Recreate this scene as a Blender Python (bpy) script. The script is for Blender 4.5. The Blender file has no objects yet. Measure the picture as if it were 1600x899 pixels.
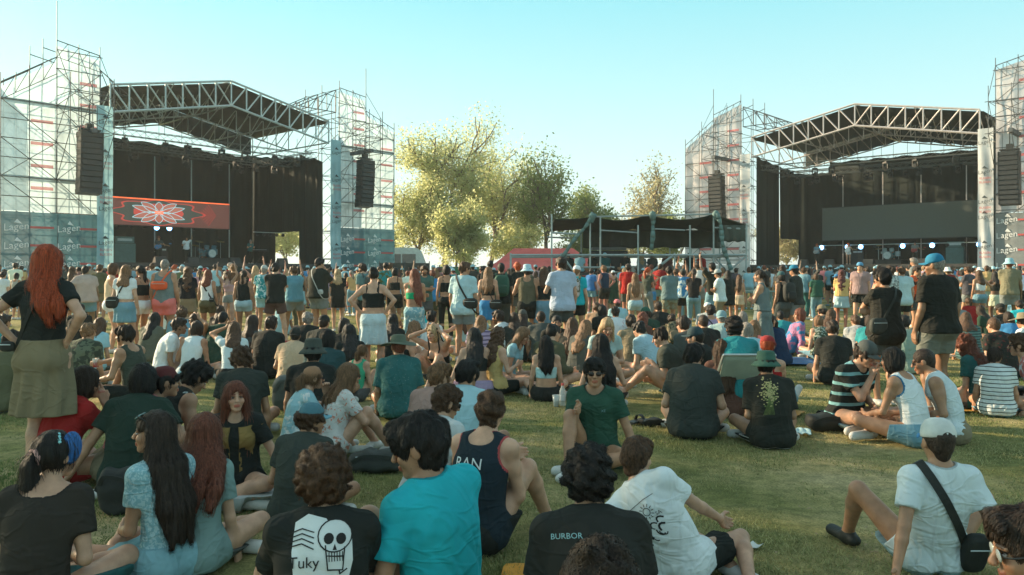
import bpy, math, random
import numpy as np
from math import radians as R, sin, cos, pi
from mathutils import Vector, Matrix

# ---------------------------------------------------------------- camera, light, exposure
scene = bpy.context.scene
C = scene.collection
cam_d = bpy.data.cameras.new("camera"); cam = bpy.data.objects.new("camera", cam_d); C.objects.link(cam)
cam.location = (0, 0, 1.5); cam.rotation_euler = (R(90), 0, 0)
cam_d.sensor_width = 36.0; cam_d.lens = 36.0*1250/1600; cam_d.shift_y = -25.5/1600
cam_d.clip_start = 0.1; cam_d.clip_end = 4000
scene.camera = cam

SUN_EL, SUN_AZ = 18.0, -66.0          # azimuth clockwise from +Y
sd = Vector((sin(R(SUN_AZ))*cos(R(SUN_EL)), cos(R(SUN_AZ))*cos(R(SUN_EL)), sin(R(SUN_EL))))
world = bpy.data.worlds.new("World"); scene.world = world; world.use_nodes = True
wn, wl = world.node_tree.nodes, world.node_tree.links
wn.clear()
sky = wn.new("ShaderNodeTexSky"); sky.sky_type = 'NISHITA'; sky.sun_disc = False
sky.sun_elevation = R(SUN_EL); sky.sun_rotation = R(SUN_AZ % 360)
sky.air_density = 1.3; sky.dust_density = 2.0; sky.ozone_density = 1.5
tint = wn.new("ShaderNodeMix"); tint.data_type = 'RGBA'; tint.blend_type = 'MULTIPLY'; tint.inputs[0].default_value = 1
wl.new(sky.outputs[0], tint.inputs[6]); tint.inputs[7].default_value = (0.68, 1.02, 0.86, 1)
even = wn.new("ShaderNodeMix"); even.data_type = 'RGBA'; even.inputs[0].default_value = 0.72
wl.new(tint.outputs[2], even.inputs[6])
wtc = wn.new("ShaderNodeTexCoord"); wsx = wn.new("ShaderNodeSeparateXYZ"); wl.new(wtc.outputs['Generated'], wsx.inputs[0])
wrp = wn.new("ShaderNodeValToRGB"); wl.new(wsx.outputs[2], wrp.inputs[0])
for q_, (p_, c_) in enumerate([(0.0,(.62,.70,.69)),(.10,(.53,.67,.67)),(.33,(.21,.53,.59)),(.60,(.29,.38,.40)),(1.0,(.30,.37,.39))]):
    e_ = wrp.color_ramp.elements[q_] if q_ < 2 else wrp.color_ramp.elements.new(p_)
    e_.position = p_; e_.color = (*c_,1)
wsc = wn.new("ShaderNodeVectorMath"); wsc.operation = 'SCALE'; wsc.inputs['Scale'].default_value = 9.6; wl.new(wrp.outputs[0], wsc.inputs[0]); wl.new(wsc.outputs[0], even.inputs[7])
bg = wn.new("ShaderNodeBackground"); bg.inputs[1].default_value = 0.096
out = wn.new("ShaderNodeOutputWorld")
wl.new(even.outputs[2], bg.inputs[0]); wl.new(bg.outputs[0], out.inputs[0])
sun_d = bpy.data.lights.new("sun", 'SUN'); sun_d.energy = 5.0; sun_d.angle = R(0.6); sun_d.color = (1.0, 0.77, 0.50)
sun = bpy.data.objects.new("sun", sun_d); C.objects.link(sun); sun.location = (-40, 20, 30)
sun.rotation_euler = (-sd).to_track_quat('-Z', 'Y').to_euler()
vs = scene.view_settings; vs.view_transform = 'Standard'; vs.look = 'None'; vs.gamma = 1; vs.use_curve_mapping = False
vs.exposure = 1.04
scene.cycles.max_bounces = 6; scene.cycles.diffuse_bounces = 3; scene.cycles.glossy_bounces = 2
scene.cycles.transmission_bounces = 4; scene.cycles.transparent_max_bounces = 12; scene.cycles.volume_bounces = 1
scene.cycles.use_denoising = True
scene.cycles.caustics_reflective = False; scene.cycles.caustics_refractive = False

# ---------------------------------------------------------------- helpers
rng = np.random.default_rng(7); random.seed(7)
def gpos(px, gy): Y = 1250*1.5/(gy-424.0); return ((px-800)*Y/1250, Y)      # ground point under a place of the photograph
def tag(o, label=None, cat=None, group=None, kind=None):
    if label: o['label'] = label
    if cat: o['category'] = cat
    if group: o['group'] = group
    if kind: o['kind'] = kind
    return o
def empty(name, loc=(0,0,0), rz=0, **k):
    o = bpy.data.objects.new(name, None); C.objects.link(o); o.location = loc; o.rotation_euler = (0,0,rz); o.empty_display_size = .2
    return tag(o, **k)
def np_mesh(name, V, F, mat=None, parent=None, smooth=False, cols=None, loc=None, mats=None, mi=None):
    """V (n,3), F (m,k) uniform polygons"""
    me = bpy.data.meshes.new(name); V = np.asarray(V, np.float32); F = np.asarray(F, np.int32)
    me.vertices.add(len(V)); me.vertices.foreach_set("co", V.ravel())
    k = F.shape[1]; me.loops.add(F.size); me.loops.foreach_set("vertex_index", F.ravel())
    me.polygons.add(len(F)); me.polygons.foreach_set("loop_start", np.arange(0, F.size, k, dtype=np.int32))
    try: me.polygons.foreach_set("loop_total", np.full(len(F), k, np.int32))
    except Exception: pass
    if mi is not None: me.polygons.foreach_set("material_index", np.asarray(mi, np.int32))
    me.polygons.foreach_set("use_smooth", np.full(len(F), smooth, bool))
    me.update(calc_edges=True)
    for m in (mats or ([mat] if mat else [])): me.materials.append(m)
    if cols is not None:
        a = me.color_attributes.new("Col", 'FLOAT_COLOR', 'POINT')
        c = np.ones((len(V), 4), np.float32); c[:, :cols.shape[1]] = cols; a.data.foreach_set("color", c.ravel())
    o = bpy.data.objects.new(name, me); C.objects.link(o)
    if parent: o.parent = parent
    if loc is not None: o.location = loc
    return o
class MB:
    """collects boxes, tubes, quads -> one mesh"""
    def __init__(s): s.v = []; s.f = []; s.n = 0
    def add(s, V, F):
        s.v.append(np.asarray(V, float).reshape(-1,3)); s.f += [tuple(i+s.n for i in f) for f in F]; s.n += len(s.v[-1]); return s
    def box(s, c, size, rz=0, M=None):
        c = np.array(c, float); h = np.array(size, float)/2
        V = np.array([[x,y,z] for z in (-1,1) for y in (-1,1) for x in (-1,1)])*h
        if M is not None: V = V @ np.array(M).T
        elif rz: V = V @ np.array([[cos(rz),sin(rz),0],[-sin(rz),cos(rz),0],[0,0,1]])
        return s.add(V+c, [(0,2,3,1),(4,5,7,6),(0,1,5,4),(2,6,7,3),(0,4,6,2),(1,3,7,5)])
    def tube(s, a, b, r, n=5, r2=None):
        a = np.array(a, float); b = np.array(b, float); d = b-a; L = np.linalg.norm(d)
        if L < 1e-6: return s
        d /= L; t = np.array([0,0,1.]) if abs(d[2]) < .9 else np.array([1.,0,0]); x = np.cross(d,t); x /= np.linalg.norm(x); y = np.cross(d,x)
        r2 = r if r2 is None else r2
        A = [a+r*(cos(2*pi*i/n)*x+sin(2*pi*i/n)*y) for i in range(n)]; B = [b+r2*(cos(2*pi*i/n)*x+sin(2*pi*i/n)*y) for i in range(n)]
        return s.add(A+B, [(i,i+n,(i+1)%n+n,(i+1)%n) for i in range(n)]+[tuple(range(n)),tuple(range(2*n-1,n-1,-1))])
    def poly(s, pts): return s.add(pts, [tuple(range(len(pts)))])
    def grid(s, fn, nu, nv, th=0.0):
        P = [[fn(i/nu, j/nv) for j in range(nv+1)] for i in range(nu+1)]
        V = [p for r in P for p in r]
        return s.add(V, [(i*(nv+1)+j, (i+1)*(nv+1)+j, (i+1)*(nv+1)+j+1, i*(nv+1)+j+1) for i in range(nu) for j in range(nv)])
    def lathe(s, prof, c=(0,0,0), n=12):
        V = []; F = []
        for (r,z) in prof:
            for i in range(n): V.append((c[0]+r*cos(2*pi*i/n), c[1]+r*sin(2*pi*i/n), c[2]+z))
        for k in range(len(prof)-1):
            for i in range(n): F.append((k*n+i, k*n+(i+1)%n, (k+1)*n+(i+1)%n, (k+1)*n+i))
        return s.add(V, F)
    def build(s, name, mat=None, parent=None, smooth=False, solid=0, loc=None):
        me = bpy.data.meshes.new(name); V = np.concatenate(s.v) if s.v else np.zeros((0,3))
        me.from_pydata(V.tolist(), [], s.f)
        if smooth: me.polygons.foreach_set("use_smooth", np.ones(len(me.polygons), bool))
        if mat: me.materials.append(mat)
        o = bpy.data.objects.new(name, me); C.objects.link(o)
        if parent: o.parent = parent
        if loc is not None: o.location = loc
        if solid:
            m = o.modifiers.new("thick", 'SOLIDIFY'); m.thickness = solid; m.offset = 0
        return o
MATS = {}
def base_mat(name):
    m = bpy.data.materials.new(name); m.use_nodes = True
    return m, m.node_tree.nodes, m.node_tree.links, m.node_tree.nodes["Principled BSDF"]
def mat(name, col, rough=.7, metal=0, var=.12, vs_=6.0, bump=0.0, bs=40.0, stretch=None, objcol=False, sheen=0, spec=.35):
    """plain painted / cloth / metal surface with wear noise in colour and a fine bump"""
    key = (name, tuple(col), rough, metal, var, vs_, bump, bs, objcol)
    if key in MATS: return MATS[key]
    m, N, L, P = base_mat(name)
    P.inputs['Roughness'].default_value = rough; P.inputs['Metallic'].default_value = metal; P.inputs['Specular IOR Level'].default_value = spec
    tc = N.new("ShaderNodeTexCoord"); no = N.new("ShaderNodeTexNoise"); no.inputs['Scale'].default_value = vs_; no.inputs['Detail'].default_value = 5
    L.new(tc.outputs['Object'], no.inputs['Vector'])
    rmp = N.new("ShaderNodeMapRange"); rmp.inputs['From Min'].default_value = .3; rmp.inputs['From Max'].default_value = .7
    rmp.inputs['To Min'].default_value = 1-var; rmp.inputs['To Max'].default_value = 1+var; L.new(no.outputs[0], rmp.inputs[0])
    mx = N.new("ShaderNodeVectorMath"); mx.operation = 'SCALE'; L.new(rmp.outputs[0], mx.inputs['Scale'])
    if objcol:
        oi = N.new("ShaderNodeObjectInfo"); L.new(oi.outputs['Color'], mx.inputs[0])
    else: mx.inputs[0].default_value = col[:3]
    L.new(mx.outputs[0], P.inputs['Base Color'])
    if bump:
        n2 = N.new("ShaderNodeTexNoise"); n2.inputs['Scale'].default_value = bs; n2.inputs['Detail'].default_value = 4
        if stretch:
            mp = N.new("ShaderNodeMapping"); mp.inputs['Scale'].default_value = stretch; L.new(tc.outputs['Object'], mp.inputs[0]); L.new(mp.outputs[0], n2.inputs['Vector'])
        else: L.new(tc.outputs['Object'], n2.inputs['Vector'])
        b = N.new("ShaderNodeBump"); b.inputs['Strength'].default_value = bump; b.inputs['Distance'].default_value = .02; L.new(n2.outputs[0], b.inputs['Height']); L.new(b.outputs[0], P.inputs['Normal'])
    if sheen: P.inputs['Sheen Weight'].default_value = sheen
    MATS[key] = m; return m
def emit(name, col, st):
    m, N, L, P = base_mat(name); P.inputs['Base Color'].default_value = (*col, 1); P.inputs['Emission Color'].default_value = (*col, 1); P.inputs['Emission Strength'].default_value = st
    return m
def mesh_fabric(name, col, alpha, trans=.5):
    """perforated banner net: part see-through, part translucent weave"""
    m, N, L, P = base_mat(name); N.remove(P); o = N["Material Output"]
    tr = N.new("ShaderNodeBsdfTransparent"); df = N.new("ShaderNodeBsdfDiffuse"); tl = N.new("ShaderNodeBsdfTranslucent")
    tc = N.new("ShaderNodeTexCoord"); no = N.new("ShaderNodeTexNoise"); no.inputs['Scale'].default_value = .9; no.inputs['Detail'].default_value = 4; L.new(tc.outputs['Object'], no.inputs['Vector'])
    rp = N.new("ShaderNodeMapRange"); rp.inputs['From Min'].default_value = .3; rp.inputs['From Max'].default_value = .7; rp.inputs['To Min'].default_value = .8; rp.inputs['To Max'].default_value = 1.15; L.new(no.outputs[0], rp.inputs[0])
    sc_ = N.new("ShaderNodeVectorMath"); sc_.operation = 'SCALE'; sc_.inputs[0].default_value = col; L.new(rp.outputs[0], sc_.inputs['Scale'])
    L.new(sc_.outputs[0], df.inputs[0]); L.new(sc_.outputs[0], tl.inputs[0])
    a = N.new("ShaderNodeMixShader"); a.inputs[0].default_value = trans; L.new(df.outputs[0], a.inputs[1]); L.new(tl.outputs[0], a.inputs[2])
    b = N.new("ShaderNodeMixShader"); b.inputs[0].default_value = alpha; L.new(tr.outputs[0], b.inputs[1]); L.new(a.outputs[0], b.inputs[2])
    L.new(b.outputs[0], o.inputs[0]); return m

# ---------------------------------------------------------------- ground, far terrain
def ground_mat():
    m, N, L, P = base_mat("lawn_soil"); P.inputs['Roughness'].default_value = .95; P.inputs['Specular IOR Level'].default_value = .1
    tc = N.new("ShaderNodeTexCoord")
    def noise(s, d=6, rough=.6):
        n = N.new("ShaderNodeTexNoise"); n.inputs['Scale'].default_value = s; n.inputs['Detail'].default_value = d; n.inputs['Roughness'].default_value = rough; L.new(tc.outputs['Object'], n.inputs['Vector']); return n
    def ramp(src, stops):
        r = N.new("ShaderNodeValToRGB"); L.new(src, r.inputs[0]); e = r.color_ramp.elements
        while len(e) < len(stops): e.new(.5)
        for q, (p, c) in zip(e, stops): q.position = p; q.color = (*c, 1)
        return r
    a = ramp(noise(.55).outputs[0], [(.28, (.13,.145,.06)), (.42, (.20,.205,.09)), (.52, (.32,.29,.155)), (.64, (.44,.37,.24))])
    b = ramp(noise(9).outputs[0], [(.3, (.45,.5,.42)), (.7, (1.35,1.25,1.15))])
    c = ramp(noise(70, 4).outputs[0], [(.3, (.55,.6,.5)), (.72, (1.5,1.45,1.3))])
    m1 = N.new("ShaderNodeMix"); m1.data_type = 'RGBA'; m1.blend_type = 'MULTIPLY'; m1.inputs[0].default_value = .8; L.new(a.outputs[0], m1.inputs[6]); L.new(b.outputs[0], m1.inputs[7])
    m2 = N.new("ShaderNodeMix"); m2.data_type = 'RGBA'; m2.blend_type = 'MULTIPLY'; m2.inputs[0].default_value = .9; L.new(m1.outputs[2], m2.inputs[6]); L.new(c.outputs[0], m2.inputs[7])
    L.new(m2.outputs[2], P.inputs['Base Color'])
    bp = N.new("ShaderNodeBump"); bp.inputs['Strength'].default_value = .7; bp.inputs['Distance'].default_value = .03; L.new(noise(55, 5, .7).outputs[0], bp.inputs['Height']); L.new(bp.outputs[0], P.inputs['Normal'])
    return m
def gz(x, y):                                     # gentle lumps of the lawn
    return .012*np.sin(x*1.7+.4*y)*np.cos(y*1.3-.3*x) + .008*np.sin(3.1*x+2.2*y)
xs = np.concatenate([np.linspace(-400,-34,10), np.linspace(-30,30,121), np.linspace(34,400,10)])
ys = np.concatenate([np.linspace(-60,-6,6), np.linspace(-4,30,69), np.linspace(34,120,12), np.linspace(160,600,6)])
GX, GY = np.meshgrid(xs, ys, indexing='ij')
GZ = np.where((abs(GX)<30)&(GY<30)&(GY>-4), gz(GX,GY), 0)
idx = np.arange(GX.size).reshape(GX.shape)
F = np.stack([idx[:-1,:-1], idx[1:,:-1], idx[1:,1:], idx[:-1,1:]], -1).reshape(-1,4)
tag(np_mesh("ground", np.stack([GX,GY,GZ],-1).reshape(-1,3), F, ground_mat(), smooth=True), kind='structure')

# lawn blades near the viewer: one uncountable sheet of grass
def blade_mat():
    m, N, L, P = base_mat("grass_blade"); P.inputs['Roughness'].default_value = .7; P.inputs['Specular IOR Level'].default_value = .2
    at = N.new("ShaderNodeVertexColor"); at.layer_name = "Col"; L.new(at.outputs[0], P.inputs['Base Color'])
    tl = N.new("ShaderNodeBsdfTranslucent"); L.new(at.outputs[0], tl.inputs[0]); mx = N.new("ShaderNodeMixShader"); mx.inputs[0].default_value = .35
    L.new(P.outputs[0], mx.inputs[1]); L.new(tl.outputs[0], mx.inputs[2]); L.new(mx.outputs[0], N["Material Output"].inputs[0]); return m
def sinfield(x, y, s, seed):
    g = np.random.default_rng(seed); v = 0
    for _ in range(7):
        a = g.uniform(0, 2*pi); f = s*g.uniform(.5, 2); v = v + np.sin(x*f*cos(a)+y*f*sin(a)+g.uniform(0,6))
    return v/3.0
def grass():
    n = 330000; g = np.random.default_rng(3)
    y = 3.6 + 13.4*g.random(n)**1.7; x = (g.random(n)*2-1)*(y*.70+.4)
    dens = sinfield(x, y, 1.3, 5)+.6*sinfield(x, y, 6, 6)
    keep = (dens > -.95+1.2*g.random(n)) ; x, y = x[keep], y[keep]; n = len(x); dens = dens[keep]
    h = (.012+.022*g.random(n)**2)*(1+.25*np.clip(dens,-1,1)); w = .0016+.0022*g.random(n)+ .00022*y
    a = g.uniform(0, 2*pi, n); la = g.uniform(0, 2*pi, n); lean = h*g.uniform(.2,1.3,n)
    z = gz(x,y)-.002
    A = np.stack([x-np.cos(a)*w, y-np.sin(a)*w, z],-1); B = np.stack([x+np.cos(a)*w, y+np.sin(a)*w, z],-1); T = np.stack([x+np.cos(la)*lean, y+np.sin(la)*lean, z+h],-1)
    V = np.stack([A,B,T],1).reshape(-1,3); F = np.arange(3*n).reshape(-1,3)
    dry = np.clip(.52+.45*sinfield(x,y,.9,11)+.25*sinfield(x,y,3.1,12)+.25*g.standard_normal(n),0,1)[:,None]
    col = (1-dry)*np.array([.12,.18,.058])+dry*np.array([.42,.39,.19]); col *= g.uniform(.7,1.3,(n,1))
    tag(np_mesh("grass", V, F, blade_mat(), cols=np.repeat(col,3,0)), kind='stuff', label="short trampled lawn grass between the seated people", cat="grass")
grass()
# dry leaf scraps on the lawn
lf = MB()
for k in range(420):
    y = 4.2+11*random.random()**1.4; x = random.uniform(-.66,.66)*y; s = random.uniform(.006,.022); a = random.uniform(0,6.28)
    z = float(gz(x,y))+.018; lf.poly([(x+s*cos(a),y+s*sin(a),z),(x-s*.4*sin(a),y+s*.4*cos(a),z+.006),(x-s*cos(a),y-s*sin(a),z+.002),(x+s*.4*sin(a),y-s*.4*cos(a),z+.007)])
tag(lf.build("litter", mat("dry_leaf", (.36,.28,.17), .9)), kind='stuff', label="scattered dry leaf scraps on the lawn", cat="litter")

# ---------------------------------------------------------------- trees
def leaf_mat(name, c1, c2, tr=.45):
    m, N, L, P = base_mat(name); P.inputs['Roughness'].default_value = .6; P.inputs['Specular IOR Level'].default_value = .25
    g = N.new("ShaderNodeNewGeometry"); tc = N.new("ShaderNodeTexCoord")
    mx = N.new("ShaderNodeMix"); mx.data_type = 'RGBA'; mx.inputs[6].default_value = (*c1,1); mx.inputs[7].default_value = (*c2,1)
    L.new(g.outputs['Random Per Island'], mx.inputs[0]); L.new(mx.outputs[2], P.inputs['Base Color'])
    tl = N.new("ShaderNodeBsdfTranslucent"); sc_ = N.new("ShaderNodeVectorMath"); sc_.operation = 'SCALE'; sc_.inputs['Scale'].default_value = 1.7
    L.new(mx.outputs[2], sc_.inputs[0]); L.new(sc_.outputs[0], tl.inputs[0])
    ms = N.new("ShaderNodeMixShader"); ms.inputs[0].default_value = tr; L.new(P.outputs[0], ms.inputs[1]); L.new(tl.outputs[0], ms.inputs[2]); L.new(ms.outputs[0], N["Material Output"].inputs[0]); return m
BARK = mat("bark", (.17,.13,.10), .9, var=.3, vs_=4, bump=.6, bs=20)
def tree(x, y, H, spread, label, lm, seed, leaves=9000, leaf=.16, low=.18, fork=2, sparse_top=.5, upright=.6, base=.0, group=None, trunk_r=None):
    g = np.random.default_rng(seed); random.seed(seed)
    root = empty("tree", (x,y,0), label=label, cat="tree", group=group)
    segs = []; tips = []
    def grow(p, d, L, r, lvl):
        n = 3; q = np.array(p, float); dd = np.array(d, float)
        for i in range(n):
            dd = dd + g.normal(0, .13, 3) + np.array([0,0,.05*upright]); dd /= np.linalg.norm(dd)
            q2 = q + dd*L/n; r2 = r*(1-.28/n*(i+1)) ; segs.append((q, q2, r*(1-.28*i/n), r2, lvl)); q = q2
            if lvl >= 2: tips.append((q.copy(), lvl))
            if lvl >= 1 and i < n-1 and lvl < 5:
                k = np.cross(dd, g.normal(0,1,3)); k /= np.linalg.norm(k)+1e-9
                grow(q, dd*.6+k*g.uniform(.5,.95), L*g.uniform(.5,.72), r*.5, lvl+1)
        if lvl < 5 and L > .35:
            for _ in range(2 if lvl else fork):
                k = np.cross(dd, g.normal(0,1,3)); k /= np.linalg.norm(k)+1e-9
                grow(q, dd+k*g.uniform(.35,.75)*(1.15 if lvl else .8), L*g.uniform(.66,.84), r*.66, lvl+1)
        else: tips.append((q.copy(), 6))
    r0 = trunk_r or H*.018
    grow((0,0,0), (g.normal(0,.05), g.normal(0,.05), 1), H*.26, r0, 0)
    P = np.array([s[1] for s in segs]); zmax = P[:,2].max(); rad = np.percentile(np.hypot(P[:,0],P[:,1]), 92)
    sx = spread/max(rad,.1); sz = H/zmax
    S = np.array([sx,sx,sz])
    mb = MB()
    for a,b,ra,rb,lvl in segs:
        if ra > .012 and lvl < 5: mb.tube(a*S, b*S, ra, 5 if lvl < 3 else 3, rb)
    mb.build("trunk", BARK, root, smooth=True)
    T = np.array([t[0] for t in tips])*S
    T = T[T[:,2] > H*low]
    # clumpy: each twig tip gets its own chance, thin towards the top
    w = g.random(len(T))**1.2*(1-sparse_top*np.clip(T[:,2]/H-.45,0,1)*1.8); w = np.clip(w, .01, None); w /= w.sum()
    c = T[g.choice(len(T), leaves, p=w)] + g.normal(0, 1, (leaves,3))*np.array([.34,.34,.26])*(H/11)
    c[:,2] = np.maximum(c[:,2], .15)
    s = leaf*g.uniform(.5,1.25,leaves)
    u = g.normal(0,1,(leaves,3)); u /= np.linalg.norm(u,axis=1)[:,None]; v = np.cross(u, g.normal(0,1,(leaves,3))); v /= np.linalg.norm(v,axis=1)[:,None]
    a = c-u*s[:,None]*.6; b = c+v*s[:,None]*.34; d = c+u*s[:,None]*.6; e = c-v*s[:,None]*.34
    V = np.stack([a,b,d,e],1).reshape(-1,3); F = np.arange(4*leaves).reshape(-1,4)
    np_mesh("crown", V, F, lm, root)
    return root
LM_A = leaf_mat("leaf_spring", (.31,.34,.16), (.46,.46,.26), .65)
LM_B = leaf_mat("leaf_olive", (.13,.18,.06), (.22,.25,.10), .5)
LM_C = leaf_mat("leaf_tan", (.27,.24,.14), (.36,.34,.20), .55)
LM_D = leaf_mat("leaf_dark", (.04,.065,.02), (.075,.10,.03), .35)
def P3(px, py, Y): return ((px-800)*Y/1250, Y, 1.5+(424-py)*Y/1250)
def haze():
    m = bpy.data.materials.new("haze_air"); m.use_nodes = True; N, L = m.node_tree.nodes, m.node_tree.links; N.remove(N["Principled BSDF"])
    v = N.new("ShaderNodeVolumePrincipled"); v.inputs['Color'].default_value = (.93,.98,.97,1); v.inputs['Density'].default_value = .0006; v.inputs['Anisotropy'].default_value = .35
    L.new(v.outputs[0], N["Material Output"].inputs['Volume']); o = MB().box((0,270,11),(830,690,24)).build("haze", m); tag(o, kind='stuff')
haze()
TG = "trees behind the field"
def tp(px, Y): return (px-800)*Y/1250, Y
tree(*tp(690,76), 17.0, 4.6, "tallest pale spring tree, airy top above a dense bright lower crown", LM_A, 11, 24000, .20, .12, 3, .75, group=TG)
tree(*tp(655,72), 10.5, 3.0, "bushy light green tree at the field edge beside the parked bus", LM_A, 12, 16000, .19, .04, 4, .2, group=TG)
tree(*tp(760,80), 15.0, 4.4, "round olive tree between the tallest tree and the bare-limbed one", LM_A, 13, 18000, .20, .10, 3, .6, group=TG)
tree(*tp(715,70), 8.2, 3.3, "low dense bright shrubby tree under the tallest tree", LM_A, 14, 13000, .22, .02, 4, .2, group=TG)
tree(*tp(852,78), 14.0, 4.0, "open tree with dark limbs showing through thin leaves", LM_B, 15, 8000, .24, .25, 3, .6, group=TG, trunk_r=.26)
tree(*tp(925,84), 11.0, 3.6, "smaller green tree rising just behind the dark canopy", LM_B, 16, 9000, .26, .2, 3, .4, group=TG)
tree(*tp(815,82), 12.0, 3.6, "pale tree merging the round olive tree into the bare-limbed one", LM_A, 41, 13000, .20, .10, 3, .5, group=TG)
tree(*tp(800,76), 6.5, 3.4, "low leafy tree behind the red tent", LM_A, 17, 6500, .22, .02, 4, .2, group=TG)
tree(*tp(900,74), 5.6, 4.0, "low dim green tree behind the canopy platform", LM_B, 18, 9000, .22, .02, 4, .2, group=TG)
tree(*tp(1040,92), 15.5, 3.8, "tan leaved tree beside the striped tower", LM_C, 19, 5000, .26, .2, 3, .4, group=TG)
tree(*tp(1000,94), 10.0, 2.9, "short tan leaved tree with ragged top", LM_C, 20, 5500, .26, .2, 3, .4, group=TG)
tree(*tp(1075,86), 8.5, 4.2, "bushy tree seen under the canopy roof", LM_B, 21, 7000, .25, .05, 3, .3, group=TG)
tree(*tp(620,98), 7.0, 3.4, "distant dull green tree behind the parked bus", LM_B, 22, 6000, .25, .05, 3, .3, group=TG)
tree(*tp(1232,95), 7.5, 4.0, "autumn coloured tree seen through the gap in the black drape", LM_C, 23, 6000, .26, .05, 3, .3, group=TG)
tree(*tp(450,88), 8.0, 4.5, "green tree showing behind the first stage through its open back", LM_A, 24, 6000, .26, .05, 3, .3, group=TG)
tree(-18.5, 13.6, 11.5, 4.4, "broad leafy tree shading the groups from beyond the view", LM_D, 31, 9000, .20, .12, 3, .2)
# ---------------------------------------------------------------- stages
STEEL_C = mat("painted_teal_steel", (.50,.58,.58), .45, .3, var=.1)  # cyan cast of the shaded first stage truss, put into the steel colour
STEEL_W = mat("pale_aluminium", (.66,.60,.58), .4, .4, var=.1)  # pinkish cast of the sunlit second stage truss, put into the metal colour
SCAF = mat("galvanised_scaffold", (.11,.12,.125), .6, .3, var=.2)
BLACK = mat("black_drape", (.014,.022,.019), .9, var=.25, vs_=.6, bump=.35, bs=2.2, stretch=(2.5,2.5,.12))
ROOFM = mat("black_roof_tarp", (.028,.040,.036), .7, var=.15, vs_=.8, bump=.3, bs=1.5)
DECK = mat("stage_deck", (.05,.05,.05), .7)
DARK = mat("black_equipment", (.03,.032,.032), .5, var=.2)
NETW = mesh_fabric("white_banner_net", (.50,.66,.74), .84, .62)
NETP = mesh_fabric("pale_striped_net", (.80,.77,.78), .93, .4)
NETD = mesh_fabric("dark_banner_net", (.08,.20,.24), .93, .2)  # grey banner net, with the stage's shadow put into its dark teal
NETG = mesh_fabric("grey_banner_net", (.26,.28,.28), .96, .1)
COLB = mesh_fabric("column_banner_blue", (.33,.58,.66), .97, .3)  # white cloth like the other banners; the blue of shade is coloured in
COLW = mesh_fabric("column_banner_white", (.70,.74,.76), .97, .3)
REDP = mat("banner_print_red", (.55,.10,.10), .8); WHP = mat("banner_print_white", (.75,.78,.78), .8); BLP = mat("banner_print_black", (.05,.07,.08), .8)
REDN = mesh_fabric("net_print_red", (.75,.22,.22), .8, .5)
LAMPW = emit("stage_lamp_lit", (.22,.55,1.0), 5)

def text_mesh(s, size, extr=0):
    c = bpy.data.curves.new("lettering", 'FONT'); c.body = s; c.size = size; c.align_x = 'CENTER'; c.align_y = 'CENTER'; c.resolution_u = 2; c.extrude = extr
    o = bpy.data.objects.new("lettering", c); C.objects.link(o)
    dg = bpy.context.evaluated_depsgraph_get(); me = bpy.data.meshes.new_from_object(o.evaluated_get(dg)); bpy.data.objects.remove(o)
    V = np.array([v.co[:] for v in me.vertices]); F = [tuple(p.vertices) for p in me.polygons]; bpy.data.meshes.remove(me); return V, F

class Frame:
    """local frame: s along the front, t away from the crowd, z up"""
    def __init__(f, o, u, v): f.o = np.array([*o,0.]); f.u = np.array([*u,0.]); f.v = np.array([*v,0.])
    def __call__(f, s, t, z): return f.o+f.u*s+f.v*t+np.array([0,0,z])
    @property
    def rz(f): return math.atan2(f.u[1], f.u[0])

def cloth_panel(fr, s0, s1, t, z0, z1, amp=.05, nu=16, nz=14, seed=0, top=None, t1=None):
    g = np.random.default_rng(seed); ph = g.uniform(0,6,6)
    def fn(a, b):
        s = s0+(s1-s0)*a; z = z0+((top(a) if top else z1)-z0)*b; tt = t+((t1-t)*a if t1 is not None else 0)
        w = amp*(sin(9*a+ph[0]+2.5*b)+.7*sin(5*b*3+ph[1]+7*a)+.6*sin(23*a+ph[2]-5*b))*(sin(pi*b)*.6+.4)
        return fr(s, tt+w, z)
    return MB().grid(fn, nu, nz)

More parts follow.
